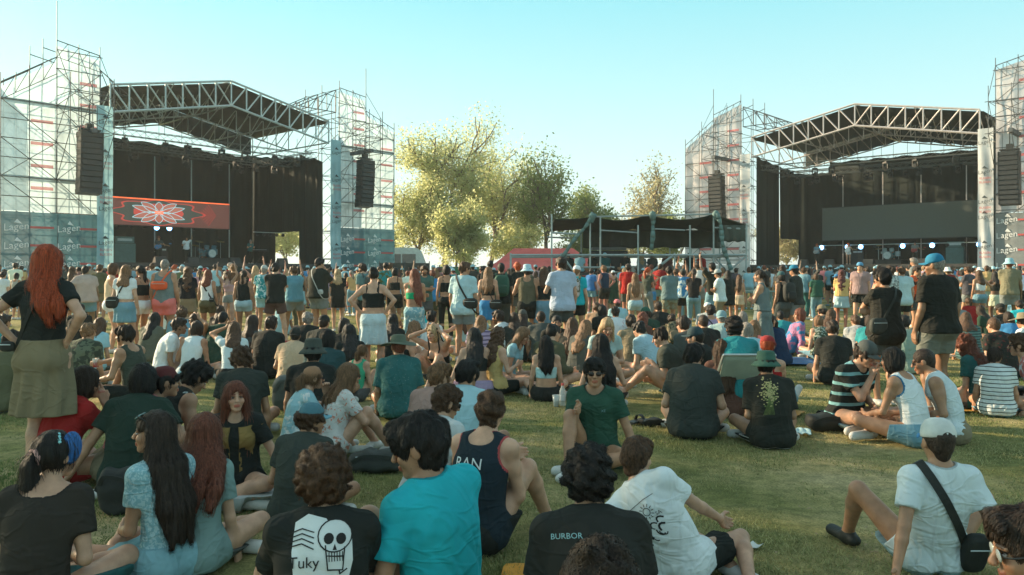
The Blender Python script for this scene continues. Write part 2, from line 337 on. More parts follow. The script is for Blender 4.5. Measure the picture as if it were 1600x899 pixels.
def tower(fr, bays, label, upper, lower, d=4.2, seed=0, zlow=4.6, logos=True, mast=True, cant=True, upper_parts=None, warm=False):
    """scaffold PA tower; bays = (s0, s1, height at s0, height at s1)"""
    g = np.random.default_rng(seed)
    root = empty("scaffold_tower", fr(bays[0][0], 0, 0), label=label, cat="scaffold tower")
    m0 = fr(bays[0][0],0,0)
    W = lambda s,t,z: fr(s,t,z)-m0
    mb = MB(); br = MB(); r = .026
    smin = min(min(b[0],b[1]) for b in bays); smax = max(max(b[0],b[1]) for b in bays)
    for (s0,s1,h0,h1) in bays:
        ts = [0, d/2, d]
        n = 3
        for t in ts:
            for k in range(n):
                s = s0+(s1-s0)*k/(n-1); h = h0+(h1-h0)*k/(n-1)+(.5 if k != 1 else .2)
                mb.tube(W(s,t,0), W(s,t,h), r, 4)
            z = .4
            while z < min(h0,h1):
                mb.tube(W(s0-.15*np.sign(s1-s0),t,z), W(s1,t,z), r*.9, 4); z += 1.0 if t == 0 else 2.0
            z = .4; k = 0
            while z < min(h0,h1)-1.8:
                a, b = (s0,s1) if (k%2 == 0 or t != 0) else (s0,s1)
                br.tube(W(a,t,z), W(b,t,z+2.0), r*.85, 4)
                if t == 0 and k%2: br.tube(W(b,t,z), W(a,t,z+2.0), r*.7, 4)
                z += 2.0; k += 1
            mb.tube(W(s0,t,h0), W(s1,t,h1), r*1.1, 4)
        for s in (s0,s1):
            z = .4
            while z < (h0 if s == s0 else h1):
                mb.tube(W(s,0,z), W(s,d,z), r*.8, 4)
                if z < min(h0,h1)-2: br.tube(W(s,0,z), W(s,d/2,z+2), r*.7, 4); br.tube(W(s,d,z), W(s,d/2,z+2), r*.7, 4)
                z += 2.0
        # top truss working along the head
        for q in range(4):
            a = q/4; b = (q+1)/4
            s_a, s_b = s0+(s1-s0)*a, s0+(s1-s0)*b; ha, hb = h0+(h1-h0)*a, h0+(h1-h0)*b
            br.tube(W(s_a,0,ha), W(s_b,0,hb-.9), r*.6, 4); br.tube(W(s_b,0,hb), W(s_b,0,hb-.9), r*.6, 4)
        mb.tube(W(s0,0,h0-.9), W(s1,0,h1-.9), r*.7, 4)
    if mast:
        s = bays[0][1]; mb.tube(W(s,0,bays[0][3]), W(s,0,bays[0][3]+2.1), .025, 4)
    if cant:      # cantilevered bracket that carries the loudspeaker column
        s0,s1 = bays[0][0], bays[0][1]; h = bays[0][2]
        for s in (s0, (s0+s1)/2, s1):
            for z in (h-4.6, h-3.6, h-2.6):
                mb.tube(W(s,0,z), W(s,-1.9,z), r*.8, 4)
            mb.tube(W(s,-1.9,h-4.8), W(s,-1.9,h-1.6), r*.9, 4); br.tube(W(s,0,h-7.0), W(s,-1.9,h-4.6), r*.8, 4); br.tube(W(s,0,h), W(s,-1.9,h-2.3), r*.8, 4)
            br.tube(W(s,0,h-4.6), W(s,-1.9,h-2.6), r*.7, 4)
        for z in (h-4.6, h-3.6, h-2.6): mb.tube(W(s0-.2,-1.9,z), W(s1+.2,-1.9,z), r*.9, 4)
        for k in range(2): br.tube(W(s0,-1.9,h-4.6+k), W(s1,-1.9,h-3.6+k), r*.7, 4); br.tube(W(s1,-1.9,h-4.6+k), W(s0,-1.9,h-3.6+k), r*.7, 4)
        mb.box(W((s0+s1)/2,-1.0,h-4.55), (.25,2.4,.25), fr.rz)
    mb.build("tube_frame", SCAF, root); br.build("bracing", SCAF, root)
    # planks at two levels
    pk = MB()
    for (s0,s1,h0,h1) in bays:
        for z in (6.5, 10.5):
            if z < min(h0,h1): pk.add(*(lambda b: (b.v[0], b.f))(MB().box(W((s0+s1)/2,.5,z),(abs(s1-s0)-.1,.6,.05), fr.rz)))
    pk.build("walkway", mat("scaffold_plank", (.42,.36,.26), .8), root)
    # banners
    for i,(s0,s1,h0,h1) in enumerate(bays):
        zt0, zt1 = h0-.25, h1-.25
        b = cloth_panel(fr, s0, s1, .12, zlow+.05, 0, .05, 14, 16, seed+i, top=lambda a: zt0+(zt1-zt0)*a); b.v = [q-m0 for q in b.v]
        b.build("banner", upper, root, smooth=True)
        b = cloth_panel(fr, s0, s1, -.06, .1, zlow, .03, 10, 6, seed+i+9); b.v = [q-m0 for q in b.v]; b.build("banner", lower, root, smooth=True)
        # printed bars and logos, standing just off the cloth
        rb = MB(); wt = MB(); n = 0
        sc0, sc1 = (s0,s1) if s0 < s1 else (s1,s0); w = sc1-sc0
        z = zlow+1.2
        while z < min(zt0,zt1)-.5:
            a0 = sc0+w*.52; a1 = sc0+w*.93
            MB().add([W(a0,-.02,z),W(a1,-.02,z),W(a1,-.02,z+.17),W(a0,-.02,z+.17)], [(0,1,2,3)]).build("printed_bar", REDN, root); z += 1.18
        if logos:
            rb = MB(); z = .9
            V, Fc = text_mesh("Lagen", .52)
            while z < zlow-.3:
                a0 = sc0+w*.50; a1 = sc0+w*.93
                MB().add([W(a0,-.12,z),W(a1,-.12,z),W(a1,-.12,z+.11),W(a0,-.12,z+.11)], [(0,1,2,3)]).build("printed_bar", REDP, root); wt = MB()
                wt.add(np.array([W(sc0+w*.26+p[0], -.12, z+.05+p[1]+.12*p[0]) for p in V]), Fc)
                wt.add([W(sc0+w*.22,-.12,z+.28),W(sc0+w*.36,-.12,z+.22),W(sc0+w*.27,-.12,z+.47)], [(0,1,2)])
                z += .95; wt.build("logo", WHP, root)
    # net on the outer flank and the back
    so = smax if abs(bays[-1][1]-smax) < 1e-6 else smin; ho = min(bays[-1][2], bays[-1][3])
    b = MB().grid(lambda a,c: W(so+.06*sin(8*c+5*a), d*a, .3+(ho-.6)*c), 6, 12); b.build("side_net", upper, root, smooth=True)
    return root

def speaker_array(fr, s, t, ztop, label, n=10, w=1.15, dirsign=1):
    p = fr(s,t,ztop); root = empty("speaker_array", p, rz=fr.rz, label=label, cat="loudspeaker", group="hanging line arrays")
    a = 0; y = 0; z = 0; h = .30
    MB().box((0,.1,.12), (w*.9,.5,.08)).box((0,.1,.32),(.35,.3,.28)).tube((0,.1,.4),(0,.1,1.5),.03).tube((-.4,.1,.15),(-.4,.1,1.4),.015).tube((.4,.1,.15),(.4,.1,1.4),.015).build("rigging_frame", DARK, root)
    for i in range(n):
        ang = R(.9*i) ; c = np.array([0, y, z-h/2])
        M = np.array([[1,0,0],[0,cos(ang),sin(ang)],[0,-sin(ang),cos(ang)]])
        mb = MB(); mb.box(c, (w,.62,h*.93), M=M); mb.box(c+np.array([0,-.33,0]), (w*.84,.03,h*.72), M=M)
        mb.box(c+np.array([w*.47,-.3,0]), (.03,.09,h*.95), M=M); mb.box(c+np.array([-w*.47,-.3,0]), (.03,.09,h*.95), M=M)
        mb.build("speaker_box", DARK, root)
        y += -(-sin(ang))*h*1.0; z -= cos(ang)*h
    return root

def truss_seg(mb, p, q, w=.4, r=.03, n=8):
    p = np.array(p,float); q = np.array(q,float); d = q-p; L = np.linalg.norm(d); d /= L
    s = np.cross(d, [0,0,1.]); s /= np.linalg.norm(s); uu = np.cross(s, d)
    cs = [s*w/2+uu*w/2, -s*w/2+uu*w/2, -s*w/2-uu*w/2, s*w/2-uu*w/2]
    for c in cs: mb.tube(p+c, q+c, r, 4)
    for i in range(n):
        a = p+d*L*i/n; b = p+d*L*(i+1)/n; m = (a+b)/2
        for k in range(4): mb.tube(a+cs[k], b+cs[(k+1)%4], r*.55, 3)

def moving_head(fr, s, t, z, label, lit=False):
    p = fr(s,t,z); root = empty("stage_light", p, rz=fr.rz+random.uniform(-.5,.5), label=label, cat="stage light", group="moving lights under the roof trusses")
    MB().box((0,0,-.05),(.34,.3,.14)).tube((0,0,0),(0,0,.14),.04).build("base", DARK, root)
    MB().box((.19,0,-.3),(.05,.16,.42)).box((-.19,0,-.3),(.05,.16,.42)).box((0,0,-.105),(.36,.15,.05)).build("yoke", DARK, root)
    a = random.uniform(-.6,.6); h = MB(); h.tube((0,-.12*cos(a),-.42-.12*sin(a)-.05), (0,.14,-.38), .15, 10, .13); h.tube((0,.14,-.38),(0,.22,-.36),.13,10,.08); h.build("lamp_head", DARK, root, smooth=False)
    return root

def curtain(fr, s0, t0, s1, t1, z0, z1, name_label, top2=None, n=46, seed=0):
    g = np.random.default_rng(seed); ph = g.uniform(0,6,4)
    ds, dt = s1-s0, t1-t0; L = math.hypot(ds,dt); nx, ny = -dt/L, ds/L
    z1b = top2 if top2 is not None else z1
    def fn(a,b):
        w = (.10*sin(a*L*5+ph[0])+.06*sin(a*L*9.3+ph[1]))*(1.1-.5*b)
        return fr(s0+ds*a+nx*w, t0+dt*a+ny*w, z0+(z1+(z1b-z1)*a-.12*sin(a*L*1.6)**2-z0)*b)
    o = MB().grid(fn, n, 6).build("stage_drape", BLACK, smooth=True); tag(o, name_label, "curtain"); return o

def stage(fr, name, colm, steel, label, W=14.7, D=10.0, seed=0):
    root = empty("stage", fr(0,0,0), label=label, cat="stage")
    m0 = fr(0,0,0); Wd = lambda s,t,z: fr(s,t,z)-m0
    d = MB(); c = Wd(W/2, D/2, 1.9); d.box(c, (W+.6, D, .2), fr.rz); d.build("deck", DECK, root)
    sk = MB().grid(lambda a,b: Wd(W*a, -.05+.04*sin(a*60), .05+1.75*b), 60, 2); sk.build("skirt", BLACK, root, smooth=True)
    # roof: front and rear pitched trusses, three purlins, tarpaulin
    rf = MB(); E, Pk, dp = 12.0, 13.5, 1.55; Hn = 7
    def roofz(s): return E+(Pk-E)*(1-abs(s-W/2)/(W/2))
    for t in (0, D/2, D):
        pts = [(W*i/(2*Hn)) for i in range(2*Hn+1)]; k = 1.0 if t == 0 else .7
        rr = .075*k
        for a,b in zip(pts[:-1], pts[1:]):
            rf.tube(Wd(a,t,roofz(a)), Wd(b,t,roofz(b)), rr, 5)
            za, zb = roofz(a)-dp, roofz(b)-dp
            rf.tube(Wd(a,t,za), Wd(b,t,zb), rr, 5)
        for i,s in enumerate(pts):
            rf.tube(Wd(s,t,roofz(s)), Wd(s,t,roofz(s)-dp), rr*.75, 5)
            if i < len(pts)-1:
                s2 = pts[i+1]
                if i < Hn: rf.tube(Wd(s,t,roofz(s)), Wd(s2,t,roofz(s2)-dp), rr*.7, 5)
                else: rf.tube(Wd(s,t,roofz(s)-dp), Wd(s2,t,roofz(s2)), rr*.7, 5)
    for s in (0.1, W*.25, W*.5, W*.75, W-.1):
        for dz in (0, -dp):
            rf.tube(Wd(s,0,roofz(s)+dz), Wd(s,D,roofz(s)+dz), .05, 4)
        for q in range(5): rf.tube(Wd(s,D*q/5,roofz(s)), Wd(s,D*(q+1)/5,roofz(s)-dp), .035, 4)
    rf.build("roof_truss", steel, root)
    def rt(a,b):
        s = -.2+(W+.4)*a; return Wd(s, .15+(D-.1)*b, roofz(min(max(s,0),W))-.10-.05*sin(b*pi*5)*abs(sin(a*pi*7)))
    MB().grid(rt, 28, 20).build("roof_tarpaulin", ROOFM, root, smooth=True)
    MB().grid(lambda a,b: Wd(W*a, D+.25, roofz(W*a)-.05-1.35*b+.04*sin(a*70)*b), 60, 2).build("rear_valance", ROOFM, root, smooth=True)
    # four corner legs of square truss
    lg = []
    for s in (-.3, W+.3):
        for t in (.1, D): 
            mb = MB(); truss_seg(mb, Wd(s,t,.0), Wd(s,t,11.6), .45, .035, 14); mb.build("corner_leg", steel, root)
    # lighting grid hung under the roof
    gr = MB()
    for t, z in ((1.6,9.6),(4.2,9.3),(7.5,9.6)):
        truss_seg(gr, Wd(.3,t,z+.1), Wd(W-.3,t,z), .38, .022, 30)
    for s in (.5, W-.5): truss_seg(gr, Wd(s,1,9.7), Wd(s,D-.5,9.7), .38, .022, 20)
    gr.build("lighting_truss", mat("dark_truss_alloy",(.22,.24,.24),.5,.4), root)
    # loose tubes, chains and cable at the back of the grid
    ch = MB()
    for s in np.linspace(1.5, W-1.5, 6):
        for t in (1.6,4.2,7.5): ch.tube(Wd(s,t,9.8), Wd(s,t,roofz(s)-dp), .018, 3)
    ch.build("hoist_chain", DARK, root)
    # upright truss poles visible in front of the drapes
    up = MB()
    for s in (W*.24, W*.44, W*.62, W*.82): up.tube(Wd(s,D-1.2,2), Wd(s,D-1.2,9.5), .045, 4)
    up.build("upright_pole", steel, root)
    k = 0
    for t, z, n in ((1.6,9.35,7),(4.2,9.05,8),(7.5,9.3,6)):
        for i in range(n):
            s = 1.0+(W-2)*(i+.5+random.uniform(-.25,.25))/n
            moving_head(fr, s, t, z, f"dark moving light clamped under the roof truss of the {name} stage"); k += 1
    return root

def column_banner(fr, s0, s1, matl, label, ink, seed=0):
    root = empty("column_banner", fr(s0,-.3,0), label=label, cat="banner", group="tall printed banners on the stage columns"); m0 = fr(s0,-.3,0)
    b = cloth_panel(fr, s0, s1, -.3, .1, 10.7, .045, 6, 40, seed); b.v = [q-m0 for q in b.v]; b.build("cloth", matl, root, smooth=True)
    lo, hi = min(s0,s1), max(s0,s1); w = hi-lo
    V1, F1 = text_mesh("Lagen", .34); bk = MB(); rd = MB(); z = 1.2; k = 0
    V2, F2 = text_mesh("BLASEN", .2)
    while z < 10.2:
        bk = MB(); rd = MB(); bk.add(np.array([fr((lo+hi)/2+p[0], -.44, z+p[1]+.15*p[0])-m0 for p in V1]), F1)
        bk.add([fr(lo+w*.3,-.44,z+.22)-m0, fr(lo+w*.7,-.44,z+.18)-m0, fr(lo+w*.45,-.44,z+.38)-m0], [(0,1,2)])
        if k%3 != 2:
            for dz in (-.42,-.68): rd.add(np.array([fr((lo+hi)/2+p[0]*.95, -.44, z+dz+p[1])-m0 for p in V2]), F2)
            rd.build("lettering", REDP, root)
        bk.build("logo", ink, root); z += 1.0 if k%3 == 2 else 1.9; k += 1
    return root

FL = Frame((-22.6,45),(.665,.747),(-.747,.665)); WL = 14.7
FRt = Frame((18.8,62.8),(.732,-.681),(.681,.732)); WR = 15.85
stage(FL, "first", COLB, STEEL_C, "open air stage with pale teal roof truss and a red pattern screen", WL)
stage(FRt, "second", COLW, STEEL_W, "open air stage with cream roof truss and a blank grey screen", WR, seed=2)
column_banner(FL, -.85, .05, COLB, "light blue column banner between the glassy net tower and the red screen stage", BLP, 1)
column_banner(FL, WL-.05, WL+.8, COLB, "light blue column banner beside the pale blue net tower near the bus", BLP, 2)
column_banner(FRt, -.85, .05, COLW, "crumpled white column banner next to the dark canopy platform", BLP, 3)
column_banner(FRt, WR-.05, WR+.85, COLW, "white column banner next to the big striped tower at the picture's edge", BLP, 4)
tower(FL, [(-.55,-2.75,13.5,13.9),(-2.75,-5.4,13.0,11.2)], "scaffold tower wrapped in glassy white net beyond the red haired woman", NETW, NETD, seed=1)
tower(FL, [(WL+.9,WL+3.25,14.5,14.2),(WL+3.25,WL+5.9,13.2,12.2)], "scaffold tower with pale blue net beside the parked bus", NETW, NETD, seed=2)
tower(FRt, [(-.9,-3.3,15.0,14.2),(-3.3,-5.9,13.8,12.0)], "scaffold tower in crumpled red striped cloth behind the canopy", NETP, NETP, seed=3, logos=False, zlow=2.0)
tower(FRt, [(WR+.9,WR+3.4,14.7,15.3),(WR+3.4,WR+6,15.3,14.0)], "scaffold tower with red striped white net over grey logo banner at picture's edge", NETP, NETG, seed=4, zlow=5.2)
# outrigger scaffold joining tower heads to the roof
def head_frame(fr, s0, s1, z, label, n=4):
    root = empty("outrigger_frame", fr(s0,0,z), label=label, cat="scaffold frame"); m0 = fr(s0,0,z); mb = MB()
    for t in (.4, 2.6, 4.2):
        for i in range(n):
            a = s0+(s1-s0)*i/n; b = s0+(s1-s0)*(i+1)/n; za = 1.6*(1-i/n); zb = 1.6*(1-(i+1)/n)
            mb.tube(fr(a,t,z)-m0, fr(b,t,z)-m0, .032, 4); mb.tube(fr(a,t,z+za)-m0, fr(b,t,z+zb)-m0, .032, 4); mb.tube(fr(a,t,z+za)-m0, fr(b,t,z)-m0, .028, 4); mb.tube(fr(a,t,z)-m0, fr(a,t,z+za)-m0, .03, 4)
    for i in range(n+1):
        a = s0+(s1-s0)*i/n; mb.tube(fr(a,.4,z)-m0, fr(a,4.2,z)-m0, .03, 4)
    mb.build("tubes", SCAF, root); return root
head_frame(FL, WL+.9, WL-2.2, 12.8, "scaffold outrigger between the blue net tower and the teal roof")
head_frame(FRt, -.9, 2.6, 13.0, "scaffold outrigger between the striped tower and the cream roof")
head_frame(FL, -.9, 1.2, 11.6, "scaffold outrigger between the glassy tower and the teal roof")
speaker_array(FL, -1.7, -1.7, 8.9, "curved black line array hanging in front of the glassy net tower", 11)
speaker_array(FL, WL+1.9, -1.7, 9.3, "curved black line array hanging in front of the pale blue tower", 11)
speaker_array(FRt, -2.1, -1.7, 9.0, "curved black line array above the dark canopy", 11)
speaker_array(FRt, WR+2.0, -1.7, 8.9, "curved black line array beside the picture's edge on the striped net", 11)
# drapes
curtain(FL, .2, 9.6, WL*.70, 9.6, 2.0, 10.6, "black back drape behind the red pattern screen")
curtain(FL, WL*.70, 9.6, WL-.2, 9.6, 2.0, 10.4, "black back drape reaching the corner of the red screen stage", seed=3)
curtain(FL, WL-.1, 9.75, WL-.1, 6.7, 2.0, 10.5, "black side drape just behind the bright gap of the red screen stage", top2=10.1, n=16, seed=14)
curtain(FL, WL-.1, 6.7, WL-.1, 3.4, 4.4, 10.1, "short black side drape over the bright gap of the red screen stage", top2=9.8, n=16, seed=15)
curtain(FL, WL-.1, 3.4, WL-.1, .6, 2.0, 10.0, "black side drape by the second blue column banner", top2=9.3, n=30, seed=4)
curtain(FL, .1, .9, .1, 9.0, 2.0, 10.2, "black side drape behind the blue column banner", n=30, seed=5)
curtain(FRt, .1, .7, .1, 4.7, 2.0, 10.6, "tall black side drape of the blank screen stage", top2=10.2, n=20, seed=6)
curtain(FRt, .1, 4.7, .1, 8.6, 4.2, 10.2, "short black side drape over the autumn tree gap", top2=9.9, n=20, seed=7)
curtain(FRt, .1, 8.6, 2.4, 9.6, 2.0, 9.9, "narrow black corner drape of the blank screen stage", n=14, seed=8)
curtain(FRt, 2.4, 9.6, WR-.2, 9.6, 2.0, 10.8, "black back drape behind the blank grey screen", seed=9)
curtain(FRt, WR-.1, 9.0, WR-.1, .8, 2.0, 10.8, "black side drape by the white column banner", n=30, seed=10)
# upper rear gauze, warm
# screens
def screen(fr, s0, s1, t, z0, z1, label, flower):
    root = empty("led_screen", fr((s0+s1)/2, t, (z0+z1)/2), rz=fr.rz, label=label, cat="screen")
    w, h = s1-s0, z1-z0
    MB().box((0,.12,0),(w+.1,.2,h+.1)).build("cabinet", DARK, root)
    if not flower:
        MB().box((0,-.01,0),(w,.04,h)).build("panel", mat("led_off", (.10,.115,.10), .6, var=.04), root); return
    MB().box((0,-.01,0),(w,.04,h)).build("panel", emit("led_dim", (.13,.045,.035), .35), root)
    ORG = emit("led_orange", (1.0,.15,.04), .6); RD = emit("led_red", (.45,.055,.04), .45); CY = emit("led_cyan", (.35,.60,.64), .45); DK = emit("led_dark", (.045,.05,.04), .5)
    def shape(pts, y, m, nm): MB().poly([(x, y, z) for x,z in pts]).build(nm, m, root)
    MB().box((0,-.035,h/2-.03),(w,.02,.07)).build("top_line", ORG, root)
    cx = -w*.12
    lob = [(cx+w*.34*cos(a)*(1+.12*cos(8*a)), h*.43*sin(a)*(1+.08*cos(8*a))) for a in np.linspace(0,2*pi,72,endpoint=False)]
    shape([(cx+(x-cx)*1.06, z*1.07) for x,z in lob], -.036, RD, "outline_shape"); shape(lob, -.040, DK, "inner_shape")
    for k in range(8):                                      # small red star behind the petals
        pass
    shape([(cx+w*.21*cos(a), h*.34*sin(a)) for a in np.linspace(0,2*pi,13,endpoint=False)], -.044, RD, "star_shape")
    pet = MB(); inn = MB()
    def petal(ang, L, wd):
        pts = []
        for q in np.linspace(0,1,13): pts.append((L*q, wd*sin(pi*q)**.8))
        for q in np.linspace(1,0,13): pts.append((L*q, -wd*sin(pi*q)**.8))
        return [(cx+(x*cos(ang)-y*sin(ang))*1.0, (x*sin(ang)+y*cos(ang))) for x,y in pts]
    for (ang,L,wd) in [(90,h*.40,h*.15),(270,h*.40,h*.15),(12,w*.22,h*.10),(-12,w*.22,h*.10),(168,w*.22,h*.10),(192,w*.22,h*.10),(28,w*.165,h*.13),(-28,w*.165,h*.13),(152,w*.165,h*.13),(208,w*.165,h*.13)]:
        P_ = petal(R(ang),L,wd); n = len(P_); c = (np.mean([p[0] for p in P_]), np.mean([p[1] for p in P_]))
        for i in range(n):
            a, b = P_[i], P_[(i+1)%n]
            if abs(a[0]-b[0])+abs(a[1]-b[1]) > 1e-5: pet.tube((a[0],-.055,a[1]),(b[0],-.055,b[1]),.018,4)
        inn.poly([(c[0]+(x-c[0])*.93,-.049,c[1]+(z-c[1])*.9) for x,z in P_])
    pet.build("petal_outline", CY, root); inn.build("petal_fill", emit("led_petal", (.30,.10,.07), .6), root)
    MB().box((cx,-.06,0),(w*.07,.02,h*.11)).build("centre_spot", ORG, root)
    che = MB()
    for k in range(5):
        x0 = w*(.12+.03*k)+cx*0; zz = h*(.13+.07*k)
        pts = [(w*.24+w*.016*k, zz),(w*.29+w*.02*k, 0),(w*.24+w*.016*k, -zz)]
        for a,b in zip(pts[:-1],pts[1:]): che.tube((a[0],-.04,a[1]),(b[0],-.04,b[1]),.014,4)
    che.build("chevron_lines", RD, root)
screen(FL, 1.6, 9.4, 4.0, 4.38, 6.08, "long narrow led screen glowing red with a flower pattern", True)
screen(FRt, 3.2, 15.0, 6.0, 4.0, 6.6, "long blank grey screen hanging on the second stage", False)
# lamp rows
def lamp_bar(fr, s0, s1, t, z, lit, n, label):
    root = empty("lamp_bar", fr(s0,t,z), label=label, cat="lamp bar"); m0 = fr(s0,t,z)
    MB().tube((0,0,0), fr(s1,t,z)-m0, .03).build("bar", STEEL_C, root)
    for i in range(n):
        s = s0+(s1-s0)*(i+.5)/n; p = fr(s,t-.12,z-.16)-m0
        b = MB(); b.lathe([(0,.1),(.09,.08),(.13,0),(.13,-.02)], (0,0,0), 10); b.v = [q@np.array([[1,0,0],[0,0,1],[0,-1,0]]).T for q in b.v]
        o = b.build("lamp_can", DARK, root); o.location = p; o.rotation_euler = (0,0,fr.rz)
        if i in lit:
            l = MB().lathe([(0,-.03),(.08,-.025),(.12,0)], (0,0,0), 12); l.v = [q@np.array([[1,0,0],[0,0,1],[0,-1,0]]).T*1.5-np.array([0,.03,0]) for q in l.v]
            l = l.build("lens", LAMPW, o)
lamp_bar(FL, 1.0, 9.6, 7.0, 4.6, (5,6), 10, "thin bar of small lamps with two lit under the red screen")
lamp_bar(FRt, 3.0, 15.2, 5.2, 3.55, (0,2,3,6,8,11), 12, "bar of glowing blue white lamps under the blank screen")
lamp_bar(FL, 11.8, 14.4, 5.0, 4.3, (), 5, "short bar of unlit lamps in the bright gap")
# backline
def amp(fr, s, t, w, h, m, label):
    root = empty("amplifier_stack", fr(s,t,2.0), rz=fr.rz, label=label, cat="amplifier")
    MB().box((0,0,h*.32),(w,.5,h*.62)).box((0,-.26,h*.32),(w*.9,.02,h*.54)).build("cabinet", m, root)
    MB().box((0,0,h*.75),(w*.9,.4,h*.2)).build("head_unit", m, root); MB().box((0,-.21,h*.75),(w*.7,.02,h*.08)).build("control_panel", STEEL_C, root)
TEALB = mat("teal_case", (.10,.20,.19), .6)
amp(FL, 3.0, 5.5, 1.3, 2.0, TEALB, "tall teal amplifier case at the side of the first stage")
amp(FL, 6.3, 7.6, .9, 1.3, DARK, "small black amplifier near the lit lamps of the first stage")
amp(FRt, 12.7, 7.0, 1.2, 2.0, TEALB, "tall teal case near the white column banner on the second stage")
amp(FRt, 5.5, 7.6, 1.0, 1.4, DARK, "low black amplifier behind the singer of the second stage")
def drums(fr, s, t, label, col):
    root = empty("drum_kit", fr(s,t,2.0), rz=fr.rz, label=label, cat="drum kit")
    MB().box((0,0,.2),(2.2,1.8,.4)).build("riser", DARK, root)
    def cyl(c, r, h, tilt, nm, m):
        b = MB().lathe([(0,h/2),(r,h/2),(r,-h/2),(0,-h/2)], (0,0,0), 16); ca, sa = cos(tilt), sin(tilt)
        b.v = [q@np.array([[1,0,0],[0,ca,-sa],[0,sa,ca]]).T+np.array(c) for q in b.v]; b.build(nm, m, root, smooth=False)
    dm = mat("drum_shell_"+nm_col(col), col, .4)
    cyl((0,-.4,.72), .30, .45, R(90), "bass_drum", dm); cyl((0,-.635,.72), .27, .02, R(90), "drum_head", mat("drum_skin",(.6,.65,.62),.6))
    for x in (-.26,.26): cyl((x,-.35,1.15), .16, .22, R(20), "tom_drum", dm)
    cyl((.55,.1,.85), .20, .38, 0, "floor_tom", dm); cyl((-.5,.05,.95), .18, .15, R(8), "snare_drum", dm)
    br_ = mat("cymbal_brass",(.55,.42,.16),.35,.8)
    for x,y,z in ((-.75,-.3,1.5),(.75,-.35,1.55),(-.85,.1,1.25)):
        cyl((x,y,z), .25, .012, R(14), "cymbal", br_); MB().tube((x,y,.4),(x,y,z),.012).build("cymbal_stand", STEEL_C, root)
def nm_col(c): return "_".join(str(int(v*100)) for v in c)
drums(FL, 8.7, 5.6, "drum kit on a black riser under the red screen", (.10,.22,.28))
drums(FRt, 8.2, 6.6, "drum kit with a pale bass drum under the blank screen", (.35,.45,.45))
def wedge(fr, s, t, label):
    root = empty("floor_monitor", fr(s,t,2.0), rz=fr.rz, label=label, cat="loudspeaker", group="wedge monitors along the stage edges")
    b = MB().add([(-.35,-.2,0),(.35,-.2,0),(.35,.3,0),(-.35,.3,0),(-.35,-.1,.35),(.35,-.1,.35),(.35,.05,.38),(-.35,.05,.38)], [(0,3,2,1),(0,1,5,4),(4,5,6,7),(7,6,2,3),(0,4,7,3),(1,2,6,5)]); b.build("cabinet", DARK, root)
    MB().add([(-.3,.075,.35),(.3,.075,.35),(.3,.28,.05),(-.3,.28,.05)], [(0,1,2,3)]).build("grille", mat("speaker_grille",(.08,.085,.085),.5,.5), root)
for i,(s) in enumerate((3.2,5.2,8.0,11.5)): wedge(FL, s, .8, "black wedge monitor at the lip of the red screen stage"); wedge(FRt, s+.6, .8, "black wedge monitor at the lip of the blank screen stage")
def mic(fr, s, t, label):
    root = empty("microphone_stand", fr(s,t,2.0), rz=fr.rz, label=label, cat="microphone stand")
    b = MB().lathe([(0,.03),(.14,.01),(.14,0)],(0,0,0),12).tube((0,0,0),(0,0,1.35),.012).tube((0,0,1.35),(0,.35,1.5),.01); b.build("stand", DARK, root); MB().tube((0,.33,1.49),(0,.45,1.53),.02,8,.03).build("microphone", DARK, root)
mic(FL, 4.9, 2.6, "microphone stand in front of the first stage guitarist"); mic(FRt, 7.3, 2.2, "microphone stand beside the second stage singer")

